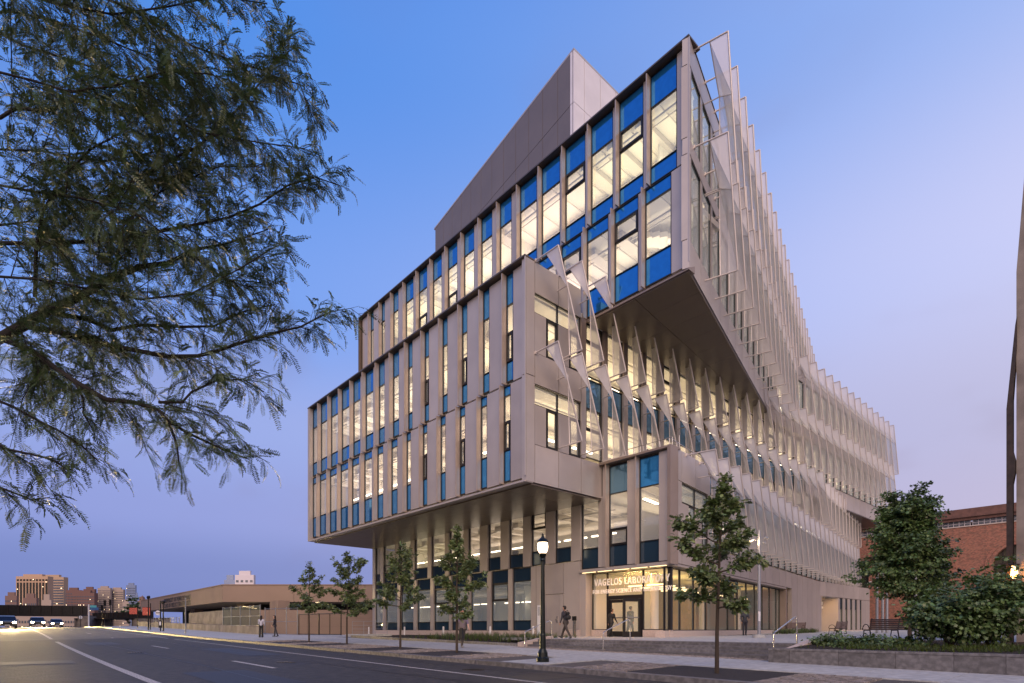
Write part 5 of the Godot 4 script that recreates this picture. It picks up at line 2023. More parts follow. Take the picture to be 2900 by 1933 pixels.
func far_signs() -> void:
	var S := func(px: float, z: float): 
		var r := (px - 1450.0) / 1615.0
		var far := z / -(0.74207 * r + 0.67033)
		return Vector3((0.67033 * r - 0.74207) * far, 0, z)
	var face := Basis(Vector3(0.55, 0, -0.83), Vector3.UP, Vector3(0.83, 0, 0.55))
	var p: Vector3 = S.call(455.0, -13.2)
	p.y = side_y(p.x, p.z)
	var t := thing("bus_stop", p, "bus stop post with a white oval sign and timetable case", "bus stop")
	var b := MB.new()
	b.tube(Vector3.ZERO, Vector3(0, 3.3, 0), 0.06)
	put("post", b, M.iron, t)
	b = MB.new()
	b.tube(face * Vector3(-0.25, 2.0, -0.02), face * Vector3(-0.25, 2.0, 0.02), 0.26, 0.26, 20)
	var sg := put("sign_disc", b, M.sign_white, t)
	b = MB.new()
	b.cube(Transform3D(face, face * Vector3(-0.25, 2.0, 0.03)), Vector3(0.4, 0.09, 0.01))
	put("sign_stripe", b, M.dark_letters, sg)
	b = MB.new()
	b.cube(Transform3D(face, face * Vector3(0, 0.75, 0.0)), Vector3(0.3, 0.75, 0.14))
	put("timetable_case", b, M.iron, t)
	b = MB.new()
	b.cube(Transform3D(face, face * Vector3(0, 0.85, 0.08)), Vector3(0.18, 0.4, 0.01))
	put("timetable", b, M.sign_white, t)
	for q in [[463.0, -13.6, 3.2, "globe street lamp beside the bus stop"], [421.0, -13.4, 3.9, "taller far street lamp that carries the red banner"]]:
		p = S.call(q[0], q[1])
		p.y = side_y(p.x, p.z)
		t = thing("street_lamp", p, q[3], "street lamp", "far street lamps")
		b = MB.new()
		b.tube(Vector3.ZERO, Vector3(0, q[2], 0), 0.08, 0.05, 8)
		put("shaft", b, M.iron, t)
		b = MB.new()
		b.tube(Vector3(-0.35, q[2] - 0.2, 0), Vector3(0.35, q[2] - 0.2, 0), 0.03)
		for s in [-0.35, 0.35]:
			b.ball(Vector3(s, q[2] - 0.02, 0), Vector3(0.14, 0.2, 0.14))
		put("lantern", b, M.iron, t)
	for q in [[415.0, -13.4, 1.75, 2.7, 0.85, "large red banner hanging on the far lamp post"], [378.0, -13.5, 1.9, 2.75, 0.95, "smaller red banner near the green tree"]]:
		p = S.call(q[0], q[1])
		p.y = side_y(p.x, p.z)
		t = thing("banner", p, q[5], "banner", "red street banners")
		b = MB.new()
		b.cube(Transform3D(face, Vector3(0, (q[2] + q[3]) / 2, 0)), Vector3(q[4], q[3] - q[2], 0.02))
		put("cloth", b, M.banner, t)
		b = MB.new()
		b.tube(face * Vector3(q[4] / 2 + 0.05, 0, 0), face * Vector3(q[4] / 2 + 0.05, 3.2, 0), 0.05)
		b.tube(face * Vector3(-q[4] / 2, q[3], 0), face * Vector3(q[4] / 2, q[3], 0), 0.02)
		put("post", b, M.iron, t)
	p = S.call(252.0, -12.9)
	p.y = side_y(p.x, p.z)
	t = thing("street_sign", p, "white post with a teal and blue street sign far left", "street sign")
	b = MB.new()
	b.tube(Vector3.ZERO, Vector3(0, 4.2, 0), 0.12, 0.12, 8)
	put("post", b, M.sign_white, t)
	b = MB.new()
	b.cube(Transform3D(face, face * Vector3(0.95, 3.4, 0)), Vector3(1.5, 0.5, 0.05))
	put("lower_plate", b, M.sign_blue, t)
	b = MB.new()
	b.cube(Transform3D(face, face * Vector3(0.8, 3.85, 0)), Vector3(1.1, 0.4, 0.05))
	put("upper_plate", b, M.sign_teal, t)
	p = S.call(229.0, -12.9)
	p.y = side_y(p.x, p.z)
	t = thing("round_sign", p, "small white oval sign on a thin post before the bridge", "sign")
	b = MB.new()
	b.tube(Vector3.ZERO, Vector3(0, 2.6, 0), 0.05)
	put("post", b, M.iron, t)
	b = MB.new()
	b.tube(face * Vector3(0, 2.0, -0.02), face * Vector3(0, 2.0, 0.02), 0.35, 0.35, 18)
	put("plate", b, M.sign_white, t)
	for q in [[290.0, 3.6, "thin dark signal post left of two others"], [298.0, 4.3, "tallest thin dark signal post in the middle"], [313.0, 4.2, "thin dark signal post nearest the grey slab"], [526.0, 3.4, "tall thin pale pole before the concrete panels"]]:
		p = S.call(q[0], -13.3)
		p.y = side_y(p.x, p.z)
		t = thing("signal_post", p, q[2], "post", "thin roadside posts")
		b = MB.new()
		b.tube(Vector3.ZERO, Vector3(0, q[1], 0), 0.06, 0.045, 6)
		put("shaft", b, M.pole_grey if q[0] > 400 else M.iron, t)
		if q[0] < 400:
			b = MB.new()
			b.cube(Transform3D(face, Vector3(0, q[1] - 0.4, 0)), Vector3(0.3, 0.9, 0.2))
			put("signal_head", b, M.iron, t)


func car(at: Vector3, yaw: float, label: String, lit: bool) -> void:
	# nose towards +x
	var t := thing("parked_car" if not lit else "moving_car", at, label, "car", "cars coming up the street with lights on")
	t.rotation.y = yaw
	var prof2 := [[2.25, 0.35], [2.3, 0.62], [2.2, 0.92], [1.25, 1.06], [0.55, 1.58], [-0.2, 1.68], [-1.6, 1.66], [-2.1, 1.15], [-2.25, 0.95], [-2.28, 0.4]]
	var b := MB.new()
	var W := func(y): return 0.9 if y < 1.1 else 0.9 - (y - 1.08) * 0.32
	for i in prof2.size():
		var a: Array = prof2[i]
		var e: Array = prof2[(i + 1) % prof2.size()]
		var wa: float = W.call(a[1])
		var we: float = W.call(e[1])
		b.quad(Vector3(a[0], a[1], wa), Vector3(a[0], a[1], -wa), Vector3(e[0], e[1], -we), Vector3(e[0], e[1], we))
	for s in [-1, 1]:
		for i in prof2.size():
			var a: Array = prof2[i]
			var e: Array = prof2[(i + 1) % prof2.size()]
			var c := Vector3(0, 0.85, 0.9 * s)
			var pa := Vector3(a[0], a[1], W.call(a[1]) * s)
			var pe := Vector3(e[0], e[1], W.call(e[1]) * s)
			if s > 0:
				b.tri(c, pa, pe)
			else:
				b.tri(c, pe, pa)
	put("body", b, M.car_paint, t)
	b = MB.new()
	b.quad(Vector3(1.22, 1.09, 0.82), Vector3(1.22, 1.09, -0.82), Vector3(0.60, 1.56, -0.72), Vector3(0.60, 1.56, 0.72))
	put("windscreen", b, M.car_glass, t)
	for s in [-1, 1]:
		b = MB.new()
		b.hexa([Vector3(0.95, 1.1, 0.86 * s), Vector3(-1.8, 1.1, 0.86 * s), Vector3(-1.5, 1.54, 0.76 * s), Vector3(0.45, 1.54, 0.76 * s), Vector3(0.95, 1.1, 0.91 * s), Vector3(-1.8, 1.1, 0.91 * s), Vector3(-1.5, 1.54, 0.79 * s), Vector3(0.45, 1.54, 0.79 * s)])
		put("side_window", b, M.car_glass, t)
		b = MB.new()
		b.ball(Vector3(2.2, 0.75, 0.66 * s), Vector3(0.14, 0.14, 0.22))
		put("headlight", b, M.headlight, t)
		var sp := SpotLight3D.new()
		sp.name = "headlight_beam"
		sp.position = Vector3(2.45, 0.72, 0.66 * s)
		sp.light_energy = 520.0
		sp.light_color = Color(1.0, 0.86, 0.58)
		sp.spot_angle = 32.0
		sp.spot_range = 90.0
		sp.light_size = 0.1
		sp.shadow_enabled = true
		sp.basis = Basis.looking_at(Vector3(1, -0.035, 0), Vector3.UP)
		t.add_child(sp, true)
		b = MB.new()
		b.cube(Transform3D(Basis(), Vector3(0.75, 1.12, 1.0 * s)), Vector3(0.12, 0.16, 0.2), 0.02)
		put("door_mirror", b, M.car_paint, t)
		for x in [1.4, -1.4]:
			b = MB.new()
			b.tube(Vector3(x, 0.35, 0.72 * s), Vector3(x, 0.35, 0.93 * s), 0.35, 0.35, 16)
			var wh := put("wheel", b, M.tyre, t)
			b = MB.new()
			b.tube(Vector3(x, 0.35, 0.93 * s), Vector3(x, 0.35, 0.945 * s), 0.21, 0.19, 12)
			put("rim", b, M.steel, wh)
	b = MB.new()
	b.box(Vector3(2.24, 0.5, -0.45), Vector3(2.32, 0.78, 0.45))
	put("grille", b, M.tyre, t)
	b = MB.new()
	b.box(Vector3(2.3, 0.4, -0.25), Vector3(2.33, 0.5, 0.25))
	put("number_plate", b, M.sign_white, t)


# ---------------------------------------------------------------- plants
func leaf_mesh(outline: Array, fold := 0.15, droop := 0.15) -> ArrayMesh:
	# outline: half widths along the midrib, from the stalk to the tip
	var b := MB.new()
	b.colored = true
	var n := outline.size()
	for i in n - 1:
		var a: Vector2 = outline[i]
		var e: Vector2 = outline[i + 1]
		var ya := -droop * a.y * a.y
		var ye := -droop * e.y * e.y
		for s in [-1.0, 1.0]:
			var p := Vector3(0, ya, a.y)
			var q := Vector3(0, ye, e.y)
			var r := Vector3(e.x * s, ye + fold * absf(e.x), e.y)
			var t := Vector3(a.x * s, ya + fold * absf(a.x), a.y)
			if s > 0:
				b.quad(p, q, r, t)
			else:
				b.quad(t, r, q, p)
	return b.mesh()


func swarm(called: String, mesh: Mesh, xs: Array, tints: Array, m: Material, parent: Node3D) -> void:
	var mm := MultiMesh.new()
	mm.transform_format = MultiMesh.TRANSFORM_3D
	mm.use_colors = true
	mm.mesh = mesh
	mm.instance_count = xs.size()
	for i in xs.size():
		mm.set_instance_transform(i, xs[i])
		mm.set_instance_color(i, tints[i])
	var o := MultiMeshInstance3D.new()
	o.name = called
	o.multimesh = mm
	o.material_override = m
	parent.add_child(o, true)
	stuff(o)


func tint(r: RandomNumberGenerator, low := 0.6, high := 1.35) -> Color:
	var v := r.randf_range(low, high)
	var y := r.randf_range(0.85, 1.2)
	return Color(v * y, v, v * r.randf_range(0.8, 1.1))


func leaf_pose(r: RandomNumberGenerator, out: Vector3, size: float) -> Basis:
	var f := (out + Vector3(r.randfn(0, 0.5), r.randf_range(-0.75, 0.25), r.randfn(0, 0.5))).normalized()
	var b := Basis.looking_at(-f, Vector3.UP if absf(f.y) < 0.95 else Vector3.RIGHT)
	b = b * Basis(Vector3(0, 0, 1), r.randfn(0, 0.6))
	return b.scaled_local(Vector3.ONE * size)


var OAK := [Vector2(0.01, 0.0), Vector2(0.02, 0.12), Vector2(0.20, 0.26), Vector2(0.09, 0.36), Vector2(0.32, 0.52), Vector2(0.13, 0.62), Vector2(0.26, 0.78), Vector2(0.09, 0.85), Vector2(0.0, 1.0)]
var MAPLE := [Vector2(0.01, 0.0), Vector2(0.05, 0.2), Vector2(0.40, 0.30), Vector2(0.24, 0.5), Vector2(0.46, 0.66), Vector2(0.16, 0.76), Vector2(0.0, 1.0)]


func young_tree(at: Vector3, high: float, from: float, half: float, seed_: int, label: String, leaves: int, shape: Callable, group := "young oak street trees", lean := 0.0) -> void:
	var r := RandomNumberGenerator.new()
	r.seed = seed_
	var t := thing("street_tree", at, label, "tree", group)
	var b := MB.new()
	var pts := []
	for i in 11:
		var u := i / 10.0
		pts.append(Vector3(lean * u * u + r.randfn(0, 0.02) * u, u * high * 0.985, r.randfn(0, 0.02) * u))
	b.pipe(pts, 0.058, 0.010, 8)
	put("trunk", b, M.bark, t)
	var xs := []
	var ts := []
	var limbs := 17
	for i in limbs:
		var u := (i + 0.5) / limbs
		var h: float = lerpf(from, high * 0.93, u)
		var a := i * 2.4 + r.randfn(0, 0.3)
		var l: float = half * shape.call(u) * r.randf_range(0.75, 1.15)
		var d := Vector3(cos(a), 0, sin(a))
		var p0 := Vector3(lean * pow(h / high, 2), h, 0)
		var rise := lerpf(0.15, 0.9, u)
		var line := [p0]
		for k in range(1, 6):
			var w := k / 5.0
			line.append(p0 + d * l * w + Vector3(r.randfn(0, 0.03), l * rise * w * (0.6 + 0.5 * w), r.randfn(0, 0.03)))
		b = MB.new()
		b.pipe(line, 0.018 + 0.008 * (1.0 - u), 0.004, 5)
		put("limb", b, M.bark, t)
		var n := int(2.3 * leaves * (0.35 + l / half) / limbs)
		# sprays: short twigs with a bunch of leaves each, so that the crown has gaps
		var sprays := maxi(3, int(n / 16.0))
		for s in sprays:
			var w := pow(r.randf_range(0.12, 1.0), 0.7)
			var k := clampf(w * 5.0, 0.0, 4.999)
			var q: Vector3 = line[int(k)].lerp(line[int(k) + 1], k - int(k))
			var out := (d * r.randf_range(0.1, 1.0) + Vector3(r.randfn(0, 0.6), r.randf_range(-0.3, 0.7), r.randfn(0, 0.6))).normalized()
			var tip := q + out * r.randf_range(0.10, 0.34) * (0.5 + 0.5 * l / half)
			var shade := r.randf_range(0.75, 1.2)
			for j in 16:
				var z := q.lerp(tip, pow(r.randf(), 0.6)) + Vector3(r.randfn(0, 0.05), r.randfn(0, 0.045), r.randfn(0, 0.05))
				xs.append(Transform3D(leaf_pose(r, out, r.randf_range(0.11, 0.18)), z))
				ts.append(tint(r) * shade)
	# the leader
	for j in int(leaves * 0.06):
		var z := Vector3(lean, high, 0) + Vector3(r.randfn(0, 0.07), -absf(r.randfn(0, 0.28)), r.randfn(0, 0.07))
		xs.append(Transform3D(leaf_pose(r, Vector3(r.randfn(0, 1), 0.3, r.randfn(0, 1)).normalized(), r.randf_range(0.09, 0.14)), z))
		ts.append(tint(r))
	swarm("crown", oak_mesh, xs, ts, M.leaf_oak, t)


var oak_mesh: ArrayMesh
var maple_mesh: ArrayMesh


func leafy_mass(t: Node3D, centre: Vector3, size: Vector3, n: int, r: RandomNumberGenerator, lump := 0.35, leaf := 0.12) -> void:
	# clumps on the shell and inside an uneven ovoid, each a tier of leaves that hang outwards
	var xs := []
	var ts := []
	var clumps := int(n / 34.0)
	for c in clumps:
		var d := Vector3(r.randfn(0, 1), r.randfn(0, 1), r.randfn(0, 1)).normalized()
		var rad := pow(r.randf(), 0.30)
		var bump := 1.0 + lump * sin(d.x * 5.0 + centre.x * 3.0) * cos(d.y * 6.0 + d.z * 4.0)
		var p := centre + d * size * rad * bump
		var out := (d * Vector3(1, 0.3, 1) + Vector3(0, -0.1, 0)).normalized()
		var shade := r.randf_range(0.6, 1.35)
		for j in 34:
			var z := p + Vector3(r.randfn(0, 0.15), r.randfn(0, 0.055), r.randfn(0, 0.15)) + out * r.randf_range(0.0, 0.12)
			xs.append(Transform3D(leaf_pose(r, out, leaf * r.randf_range(0.7, 1.25)), z))
			ts.append(tint(r, 0.65, 1.3) * shade)
	swarm("crown", maple_mesh, xs, ts, M.leaf_maple, t)


func tuft_mesh(r: RandomNumberGenerator, blades: int, high: float) -> ArrayMesh:
	var b := MB.new()
	b.colored = true
	for i in blades:
		var a := r.randf() * TAU
		var d := Vector3(cos(a), 0, sin(a))
		var side := Vector3(-d.z, 0, d.x) * 0.006
		var lean := r.randf_range(0.15, 0.8)
		var h := high * r.randf_range(0.6, 1.0)
		var last := d * 0.03 * r.randf()
		var root := last
		for k in range(1, 4):
			var u := k / 3.0
			var p := root + d * lean * h * u * u + Vector3(0, h * (u - 0.25 * lean * u * u), 0)
			var w := 1.0 - u * 0.8
			b.quad(last - side * (1.25 - u * 0.8 + 0.2), last + side * (1.25 - u * 0.8 + 0.2), p + side * w, p - side * w)
			last = p
	return b.mesh()


func make_plants() -> void:
	oak_mesh = leaf_mesh(OAK)
	maple_mesh = leaf_mesh(MAPLE, 0.1, 0.3)
	var S := func(x, z): return Vector3(x, side_y(x, z) - 0.01, z)
	var cone := func(u): return 0.55 + 0.55 * sin(PI * pow(1.0 - u, 1.3)) - 0.55 * u
	var wide := func(u): return 0.95 - 0.6 * u + 0.15 * sin(u * 9.0)
	var slim := func(u): return 0.75 + 0.3 * sin(u * 5.0) - 0.42 * u
	young_tree(S.call(-34.5, -14.3), 4.95, 1.75, 1.25, 21, "leftmost young oak, thin crown against the tan hall", 1500, slim, "young oak street trees", 0.1)
	young_tree(S.call(-30.0, -14.6), 4.75, 1.5, 1.55, 22, "broad leafy young oak at the left corner of the laboratory", 2600, wide, "young oak street trees", 0.35)
	young_tree(S.call(-23.45, -14.1), 4.5, 1.75, 1.3, 23, "young oak in front of the dark ground floor panes", 1800, wide, "young oak street trees", 0.12)
	young_tree(S.call(-18.87, -14.0), 5.2, 1.35, 1.05, 24, "tall narrow young oak beside the man in the striped shirt", 2600, slim, "young oak street trees", 0.05)
	young_tree(S.call(-7.2, -13.45), 4.95, 1.55, 1.12, 25, "young oak in the gravel pit in front of the granite steps", 2600, cone, "young oak street trees", 0.22)
	var r := RandomNumberGenerator.new()
	r.seed = 41
	# maple behind the planter
	var mt := thing("maple_tree", Vector3(-6.17, -0.50, -26.7), "dense dark maple with an egg shaped crown by the bench", "tree")
	var b := MB.new()
	b.pipe([Vector3(0, 0, 0), Vector3(-0.02, 0.8, 0), Vector3(-0.04, 1.8, 0), Vector3(-0.05, 3.2, 0.05), Vector3(-0.1, 5.2, 0)], 0.085, 0.015, 9)
	put("trunk", b, M.bark, mt)
	for i in 14:
		var a := i * 2.4
		var h := 1.7 + i * 0.24
		var l := 1.3 * sin(PI * clampf((6.4 - h) / 5.4, 0.1, 0.9))
		b = MB.new()
		b.pipe([Vector3(-0.04, h, 0), Vector3(cos(a) * l * 0.5, h + 0.3, sin(a) * l * 0.5), Vector3(cos(a) * l, h + 0.8, sin(a) * l)], 0.03, 0.006, 5)
		put("limb", b, M.bark, mt)
	leafy_mass(mt, Vector3(-0.15, 3.0, 0), Vector3(1.38, 1.3, 1.38), 12000, r)
	leafy_mass(mt, Vector3(-0.15, 4.35, 0), Vector3(0.98, 1.2, 0.98), 7500, r)
	leafy_mass(mt, Vector3(-0.35, 5.4, 0), Vector3(0.45, 0.7, 0.45), 1700, r)
	leafy_mass(mt, Vector3(0.45, 5.2, 0.2), Vector3(0.4, 0.6, 0.4), 1500, r)
	# shrubs in the raised bed
	for q in [[Vector3(-3.95, -0.5, -21.5), 0.85, 1.85, 5600, "broad dark shrub in front of the maple in the raised planter"], [Vector3(-3.05, -0.5, -21.95), 0.92, 2.2, 6500, "taller shrub at the right end of the raised planter under the wall lantern"]]:
		var sh := thing("shrub", q[0], q[4], "shrub", "large shrubs in the raised planter")
		b = MB.new()
		for i in 9:
			var a := TAU * i / 9.0
			b.pipe([Vector3(cos(a) * 0.08, 0, sin(a) * 0.08), Vector3(cos(a) * 0.3, 0.6, sin(a) * 0.3), Vector3(cos(a) * q[1] * 0.6, q[2] * 0.7, sin(a) * q[1] * 0.6)], 0.02, 0.006, 5)
		put("stems", b, M.bark, sh)
		leafy_mass(sh, Vector3(0, q[2] * 0.56, 0), Vector3(q[1], q[2] * 0.44, q[1]), q[3], r, 0.45)
		leafy_mass(sh, Vector3(-0.5, q[2] * 0.42, 0.3), Vector3(q[1] * 0.6, q[2] * 0.3, q[1] * 0.6), int(q[3] * 0.25), r, 0.45)
	for q in [[Vector3(-7.0, -0.56, -20.9), 0.55, 0.3, "low round shrub in the planter below the bench"], [Vector3(-5.6, -0.56, -20.6), 0.45, 0.3, "low leafy shrub at the foot of the maple trunk"]]:
		var sh := thing("low_shrub", q[0], q[3], "shrub", "low shrubs in the raised planter")
		leafy_mass(sh, Vector3(0, q[2] * 0.5, 0), Vector3(q[1], q[2] * 0.55, q[1]), 1300, r, 0.4, 0.1)
	# distant tree by the bridge
	var ft := thing("far_tree", Vector3(-178.0, -1.0, -26.5), "far dark green tree between the grey slab and the banner", "tree")
	b = MB.new()
	b.pipe([Vector3.ZERO, Vector3(0, 3, 0), Vector3(0, 6, 0)], 0.25, 0.08, 6)
	put("trunk", b, M.bark_dark, ft)
	leafy_mass(ft, Vector3(0, 5.4, 0), Vector3(2.6, 2.6, 2.6), 2600, r, 0.4, 0.45)
	leafy_mass(ft, Vector3(0.2, 7.8, 0), Vector3(1.1, 1.7, 1.1), 800, r, 0.4, 0.4)
	# grasses
	var tufts := [tuft_mesh(r, 26, 0.42), tuft_mesh(r, 22, 0.34)]
	var beds := [["bed_grasses", "tall ornamental grasses in the bed left of the steps", 260, [-33.5, -20.9, -24.6, -20.6], 0.9, 1.5], ["far_grasses", "clipped green grasses along the blank wall near the far door", 180, [-20.0, -17.6, -54.0, -43.0], 0.9, 1.35],
		["planter_grasses", "loose low grasses scattered in the raised planter", 150, [-7.4, -0.5, -22.6, -18.5], 0.35, 0.62], ["sedge", "soft yellow green sedge covering the middle of the planter", 420, [-6.2, -2.2, -21.5, -18.6], 0.3, 0.5]]
	for q in beds:
		var g := thing(q[0], Vector3.ZERO, q[1], "grass", "", "stuff")
		for v in 2:
			var xs := []
			var ts := []
			for i in q[2] / 2:
				var x := r.randf_range(q[3][0], q[3][1])
				var z := r.randf_range(q[3][2], q[3][3])
				if q[0] == "far_grasses":
					x = U * (-14.43) - 0.155 * (-z - 26.9) + r.randf_range(0.5, 1.9)
				var y: float = plaza_y(z) if q[0] == "far_grasses" else -0.64 + 0.0256 * (-z - 18.1) if x > -8.0 else lerpf(-0.75, -0.52, clampf((-z - 19.3) / 7.0, 0, 1))
				xs.append(Transform3D(Basis(Vector3.UP, r.randf() * TAU).scaled(Vector3.ONE * r.randf_range(q[4], q[5])), Vector3(x, y, z)))
				var c := tint(r, 0.6, 1.25)
				if q[0] == "sedge":
					c = c * Color(1.0, 1.05, 0.5)
				ts.append(c)
			swarm("blades", tufts[v], xs, ts, M.blade, g)


# ---------------------------------------------------------------- people
func nets(mb: MB, bones: Array, cell: float, k: float, colors: Array, xf: Transform3D) -> void:
	# bones: [a, b, radius at a, radius at b, colour]; a smooth union of tapered capsules, meshed as surface nets
	var lo := Vector3.INF
	var hi := -Vector3.INF
	for q in bones:
		var m := maxf(q[2], q[3]) + k + 2.0 * cell
		for p in [q[0], q[1]]:
			lo = lo.min(p - Vector3.ONE * m)
			hi = hi.max(p + Vector3.ONE * m)
	var nx := int((hi.x - lo.x) / cell) + 2
	var ny := int((hi.y - lo.y) / cell) + 2
	var nz := int((hi.z - lo.z) / cell) + 2
	var val := PackedFloat32Array()
	val.resize(nx * ny * nz)
	val.fill(1.0)
	var best := val.duplicate()
	var who := PackedByteArray()
	who.resize(nx * ny * nz)
	for q in bones:
		var a: Vector3 = q[0]
		var ab: Vector3 = q[1] - a
		var l2 := maxf(ab.length_squared(), 1e-9)
		var m := maxf(q[2], q[3]) + k + cell * 2.0
		var p0: Vector3 = (a.min(q[1]) - Vector3.ONE * m - lo) / cell
		var p1: Vector3 = (a.max(q[1]) + Vector3.ONE * m - lo) / cell
		for z in range(maxi(0, int(p0.z)), mini(nz, int(p1.z) + 1)):
			for y in range(maxi(0, int(p0.y)), mini(ny, int(p1.y) + 1)):
				for x in range(maxi(0, int(p0.x)), mini(nx, int(p1.x) + 1)):
					var p := lo + Vector3(x, y, z) * cell - a
					var t := clampf(p.dot(ab) / l2, 0.0, 1.0)
					var d := (p - ab * t).length() - lerpf(q[2], q[3], t)
					var i := x + nx * (y + ny * z)
					if d < best[i]:
						best[i] = d
						who[i] = q[4]
					var h := maxf(k - absf(val[i] - d), 0.0) / k
					val[i] = minf(val[i], d) - h * h * k * 0.25
	var ids := {}
	var pos := []
	var nor := []
	var co := []
	var offs := [0, 1, nx, nx + 1, nx * ny, nx * ny + 1, nx * ny + nx, nx * ny + nx + 1]
	for z in nz - 1:
		for y in ny - 1:
			for x in nx - 1:
				var i := x + nx * (y + ny * z)
				var c := 0
				for j in 8:
					if val[i + offs[j]] < 0.0:
						c += 1
				if c == 0 or c == 8:
					continue
				var s := Vector3.ZERO
				var n := 0
				for e in [[0, 1], [2, 3], [4, 5], [6, 7], [0, 2], [1, 3], [4, 6], [5, 7], [0, 4], [1, 5], [2, 6], [3, 7]]:
					var va := val[i + offs[e[0]]]
					var vb := val[i + offs[e[1]]]
					if (va < 0.0) != (vb < 0.0):
						var t := va / (va - vb)
						var pa := Vector3(e[0] & 1, (e[0] >> 1) & 1, e[0] >> 2)
						var pb := Vector3(e[1] & 1, (e[1] >> 1) & 1, e[1] >> 2)
						s += pa.lerp(pb, t)
						n += 1
				var g := Vector3.ZERO
				for j in 8:
					g += Vector3((j & 1) * 2 - 1, ((j >> 1) & 1) * 2 - 1, (j >> 2) * 2 - 1) * val[i + offs[j]]
				ids[i] = pos.size()
				pos.append(xf * (lo + (Vector3(x, y, z) + s / n) * cell))
				nor.append((xf.basis * g).normalized())
				co.append(who[i])
	for i in ids:
		var va: float = val[i]
		for ax in 3:
			var step: int = [1, nx, nx * ny][ax]
			var u: int = [nx, nx * ny, 1][ax]
			var w: int = [nx * ny, 1, nx][ax]
			var vb: float = val[i + step]
			if (va < 0.0) == (vb < 0.0):
				continue
			if not (ids.has(i - u) and ids.has(i - w) and ids.has(i - u - w)):
				continue
			var f := [ids[i], ids[i - u], ids[i - u - w], ids[i - w]]
			if va < 0.0:
				f.reverse()
			mb.col = colors[co[f[0]]]
			mb.tri_n(pos[f[0]], pos[f[2]], pos[f[1]], nor[f[0]], nor[f[2]], nor[f[1]])
			mb.tri_n(pos[f[0]], pos[f[3]], pos[f[2]], nor[f[0]], nor[f[3]], nor[f[2]])


